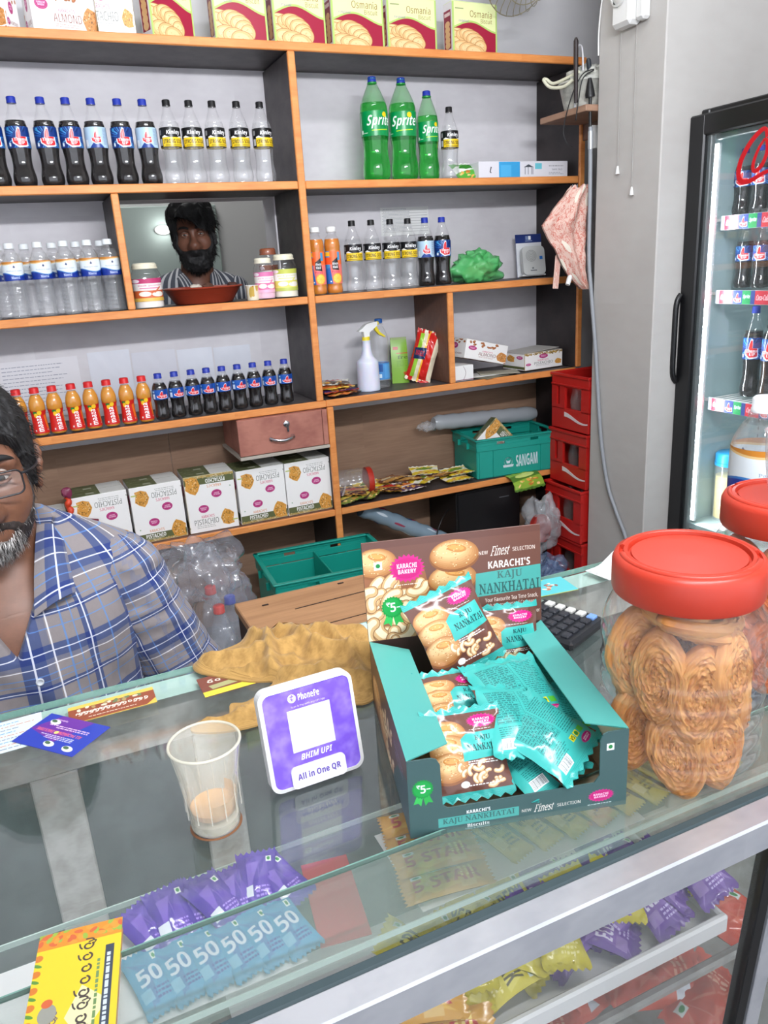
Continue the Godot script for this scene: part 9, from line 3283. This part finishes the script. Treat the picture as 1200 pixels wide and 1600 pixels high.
func man_in_hatch() -> void:
	var B := Vector3(0.668, 0.0, -0.64)
	var o := thing("person", "standing young man with black hair, full beard and striped shirt behind the hatch", "person", B)
	var brown := skin_mat(rgb(120, 78, 60), 101)
	var black := hair_mat(rgb(13, 12, 13), 102)
	var hx := Transform3D(Basis.from_euler(Vector3(0.1, -0.22, 0.05)), Vector3(0.006, 1.598, 0.07))
	var hf := head_flesh(0.96)
	var body := Flesh.new()
	body.k = 0.035
	body.cap(Vector3(0.006, 1.5, 0.03), Vector3(0.002, 1.40, 0.01), 0.055, 0.065)
	body.egg(Vector3(0, 1.28, 0.0), Vector3(0.15, 0.15, 0.1))
	body.egg(Vector3(0, 1.06, 0.0), Vector3(0.14, 0.2, 0.1))
	var arms := []
	for s in [-1, 1]:
		var sh := Vector3(s * 0.185, 1.375, 0.0)
		var el := Vector3(s * 0.235, 1.09, -0.02)
		var wr := Vector3(s * 0.23, 0.84, 0.04)
		arms.append([sh, el, wr])
		body.cap(sh, el, 0.044, 0.038)
		body.cap(el, wr, 0.038, 0.026)
	var inv := hx.affine_inverse()
	var skin_f := func(p: Vector3) -> float:
		var a := body.d(p)
		var q := inv * p
		if q.y > 0.2 or q.y < -0.24 or absf(q.x) > 0.25: return a
		var b := hf.d(q)
		var h := maxf(0.02 - absf(a - b), 0.0) / 0.02
		return minf(a, b) - h * h * 0.005
	var g := Geo.new()
	nets(g, skin_f, Vector3(-0.13, 1.365, -0.1), Vector3(0.13, 1.73, 0.22), 0.0048)
	nets(g, func(p): return maxf(skin_f.call(p), p.y - 1.375), Vector3(-0.32, 0.8, -0.13), Vector3(0.32, 1.42, 0.13), 0.014)
	for a in arms:
		var h := Flesh.new()
		h.k = 0.010
		var fwd := Vector3(0, -0.97, 0.2).normalized()
		var up := Vector3(signf(a[0].x), 0.0, 0.0)
		hand_flesh(h, a[2], fwd, Vector3(0, 0.2, 0.97), up)
		nets(g, h.d, a[2] + fwd * 0.09 - Vector3.ONE * 0.13, a[2] + fwd * 0.09 + Vector3.ONE * 0.13, 0.0045)
	obj("body", g, brown, o)
	for s in [-1, 1]:
		var e := obj("ear", ear_geo(s), brown, o)
		e.transform = hx * Transform3D(Basis.from_euler(Vector3(0.1, s * 0.45, 0)), Vector3(s * 0.07, -0.004, -0.006))
	face_parts(o, hx, brown, black)
	var nz := noise(103, 28.0, 3)
	var hair_f := func(p: Vector3) -> float:
		var q := inv * p
		var th := 0.019 + 0.014 * clampf((q.y - 0.02) / 0.08, 0, 1) + 0.014 * nz.get_noise_3d(q.x, q.y * 0.4, q.z)
		var d := hf.d(q) - th
		# fringe swept to the viewer's right, over one eye
		var fringe := 0.075 - 0.06 * clampf((q.x + 0.02) / 0.07, 0, 1) + 0.010 * nz.get_noise_3d(q.x * 2.0, 5.0, 1.0)
		var cut := minf(q.z - 0.035, fringe - q.y)
		var low := -0.045 - q.y if q.z > -0.03 else -0.09 - q.y
		return maxf(d, maxf(cut, low))
	g = Geo.new()
	nets(g, hair_f, hx.origin + Vector3(-0.14, -0.13, -0.17), hx.origin + Vector3(0.14, 0.18, 0.16), 0.0055)
	obj("hair", g, black, o)
	obj("hair_strand", strands(g, 2600, 0.03, hx.basis * Vector3(0.45, -0.8, 0.0), 0.0009, rng(191)), sm(rgb(11, 10, 11), 0.6), o).set_meta("kind", "stuff")
	var region := Flesh.new()
	region.k = 0.02
	for s in [-1, 1]:
		region.cap(Vector3(s * 0.072, 0.005, 0.015), Vector3(s * 0.062, -0.06, 0.03), 0.02, 0.03)
		region.cap(Vector3(s * 0.06, -0.065, 0.03), Vector3(s * 0.028, -0.105, 0.06), 0.03, 0.034)
		region.cap(Vector3(s * 0.004, -0.053, 0.094), Vector3(s * 0.036, -0.07, 0.075), 0.009, 0.010)
	region.egg(Vector3(0, -0.115, 0.06), Vector3(0.045, 0.03, 0.05))
	g = Geo.new()
	nets(g, func(p: Vector3) -> float:
		var q := inv * p
		var th := 0.010 + 0.014 * clampf((-0.07 - q.y) / 0.05, 0, 1) + 0.008 * nz.get_noise_3d(q.x * 1.6, q.y * 1.6, q.z * 1.6)
		return maxf(hf.d(q) - th, region.d(q) - 0.004), hx.origin + Vector3(-0.13, -0.18, -0.06), hx.origin + Vector3(0.13, 0.04, 0.16), 0.005)
	obj("beard", g, black, o)
	obj("beard_hair", strands(g, 1500, 0.016, Vector3(0, -0.9, 0.15), 0.0007, rng(192)), sm(rgb(14, 13, 14), 0.5), o).set_meta("kind", "stuff")
	var striped := printed(stripe_tex(), 0.85)
	var cloth := Flesh.new()
	cloth.k = 0.05
	cloth.egg(Vector3(0, 1.285, 0.005), Vector3(0.178, 0.165, 0.115))
	cloth.egg(Vector3(0, 1.02, 0.005), Vector3(0.175, 0.26, 0.125))
	for s in [-1, 1]: cloth.cap(Vector3(s * 0.16, 1.385, -0.005), Vector3(s * 0.055, 1.43, 0.0), 0.05, 0.048)
	var wr1 := noise(104, 7.0, 3)
	g = Geo.new()
	nets(g, func(p: Vector3) -> float:
		var d := cloth.d(p) + 0.010 * wr1.get_noise_3d(p.x * 1.4, p.y * 0.6, p.z)
		var v := maxf(absf(p.x - 0.012) - maxf(0.0, (p.y - 1.31)) * 0.42, 1.31 - p.y)
		if p.z > 0.0: d = maxf(d, -v)
		d = maxf(d, -maxf(Vector2(p.x - 0.004, p.z - 0.015).length() - 0.06, 1.39 - p.y))
		return maxf(d, 0.80 - p.y), Vector3(-0.24, 0.77, -0.16), Vector3(0.24, 1.5, 0.18), 0.010, func(p): return Vector2(0.15 * atan2(p.x, p.z + 0.1) * 11.0, -p.y * 8.0))
	obj("shirt_body", g, striped, o)
	for a in arms:
		var sl := Flesh.new()
		sl.k = 0.03
		sl.cap(a[0] - Vector3(signf(a[0].x) * 0.015, 0, 0), a[1], 0.06, 0.056)
		sl.cap(a[1], a[1].lerp(a[2], 0.7), 0.056, 0.045)
		var from: Vector3 = a[0]
		g = Geo.new()
		nets(g, func(p): return sl.d(p) + 0.008 * wr1.get_noise_3d(p.x * 2.0, p.y * 2.0, p.z), Vector3(-0.34, 0.82, -0.14), Vector3(0.34, 1.46, 0.14), 0.011, func(p): return Vector2(0.06 * atan2(p.x - from.x, p.z - from.z) * 11.0, -p.y * 8.0))
		obj("sleeve", g, striped, o)
	for s in [-1, 1]:
		g = Geo.new()
		var rows := []
		for i in 9:
			var row := PackedVector3Array()
			for j in 9:
				var u := i / 8.0
				var v := j / 8.0
				row.append(Vector3(0.004 + s * 0.058, 1.462, 0.03).lerp(Vector3(0.01 + s * 0.026, 1.375, 0.125), u).lerp(Vector3(0.004 + s * 0.09, 1.448, 0.02).lerp(Vector3(0.01 + s * 0.085, 1.385, 0.108), u), v) + Vector3(0, 0.008, 0.012) * (sin(PI * u) + 0.6 * sin(PI * v)))
			rows.append(row)
		g.grid(rows, false, s == 1, Vector2(0, 0), Vector2(0.9, 0.6))
		var rb := []
		for row in rows:
			var b := PackedVector3Array()
			for q in row: b.append(q - Vector3(s * 0.0008, 0.0015, 0.0018))
			rb.append(b)
		g.grid(rb, false, s == -1, Vector2(0, 0), Vector2(0.9, 0.6))
		obj("collar", g, striped, o)
	var legs := Flesh.new()
	legs.k = 0.04
	legs.egg(Vector3(0, 0.84, 0.0), Vector3(0.165, 0.1, 0.115))
	for s in [-1, 1]:
		legs.cap(Vector3(s * 0.085, 0.82, 0), Vector3(s * 0.09, 0.47, 0.01), 0.084, 0.06)
		legs.cap(Vector3(s * 0.09, 0.47, 0.01), Vector3(s * 0.09, 0.1, -0.01), 0.06, 0.048)
	g = Geo.new()
	nets(g, func(p): return maxf(legs.d(p), 0.08 - p.y), Vector3(-0.24, 0.03, -0.16), Vector3(0.24, 0.96, 0.16), 0.016)
	obj("trousers", g, sm(rgb(40, 42, 52), 0.85), o)
	for s in [-1, 1]:
		var shf := Flesh.new()
		shf.cap(Vector3(s * 0.09, 0.045, -0.02), Vector3(s * 0.1, 0.034, 0.11), 0.042, 0.032)
		shf.cap(Vector3(s * 0.09, 0.045, -0.01), Vector3(s * 0.09, 0.1, -0.01), 0.04, 0.042)
		g = Geo.new()
		nets(g, func(p): return maxf(shf.d(p), 0.004 - p.y), Vector3(s * 0.095 - 0.08, -0.02, -0.1), Vector3(s * 0.095 + 0.08, 0.16, 0.17), 0.009)
		obj("shoe", g, sm(rgb(30, 26, 24), 0.5), o)
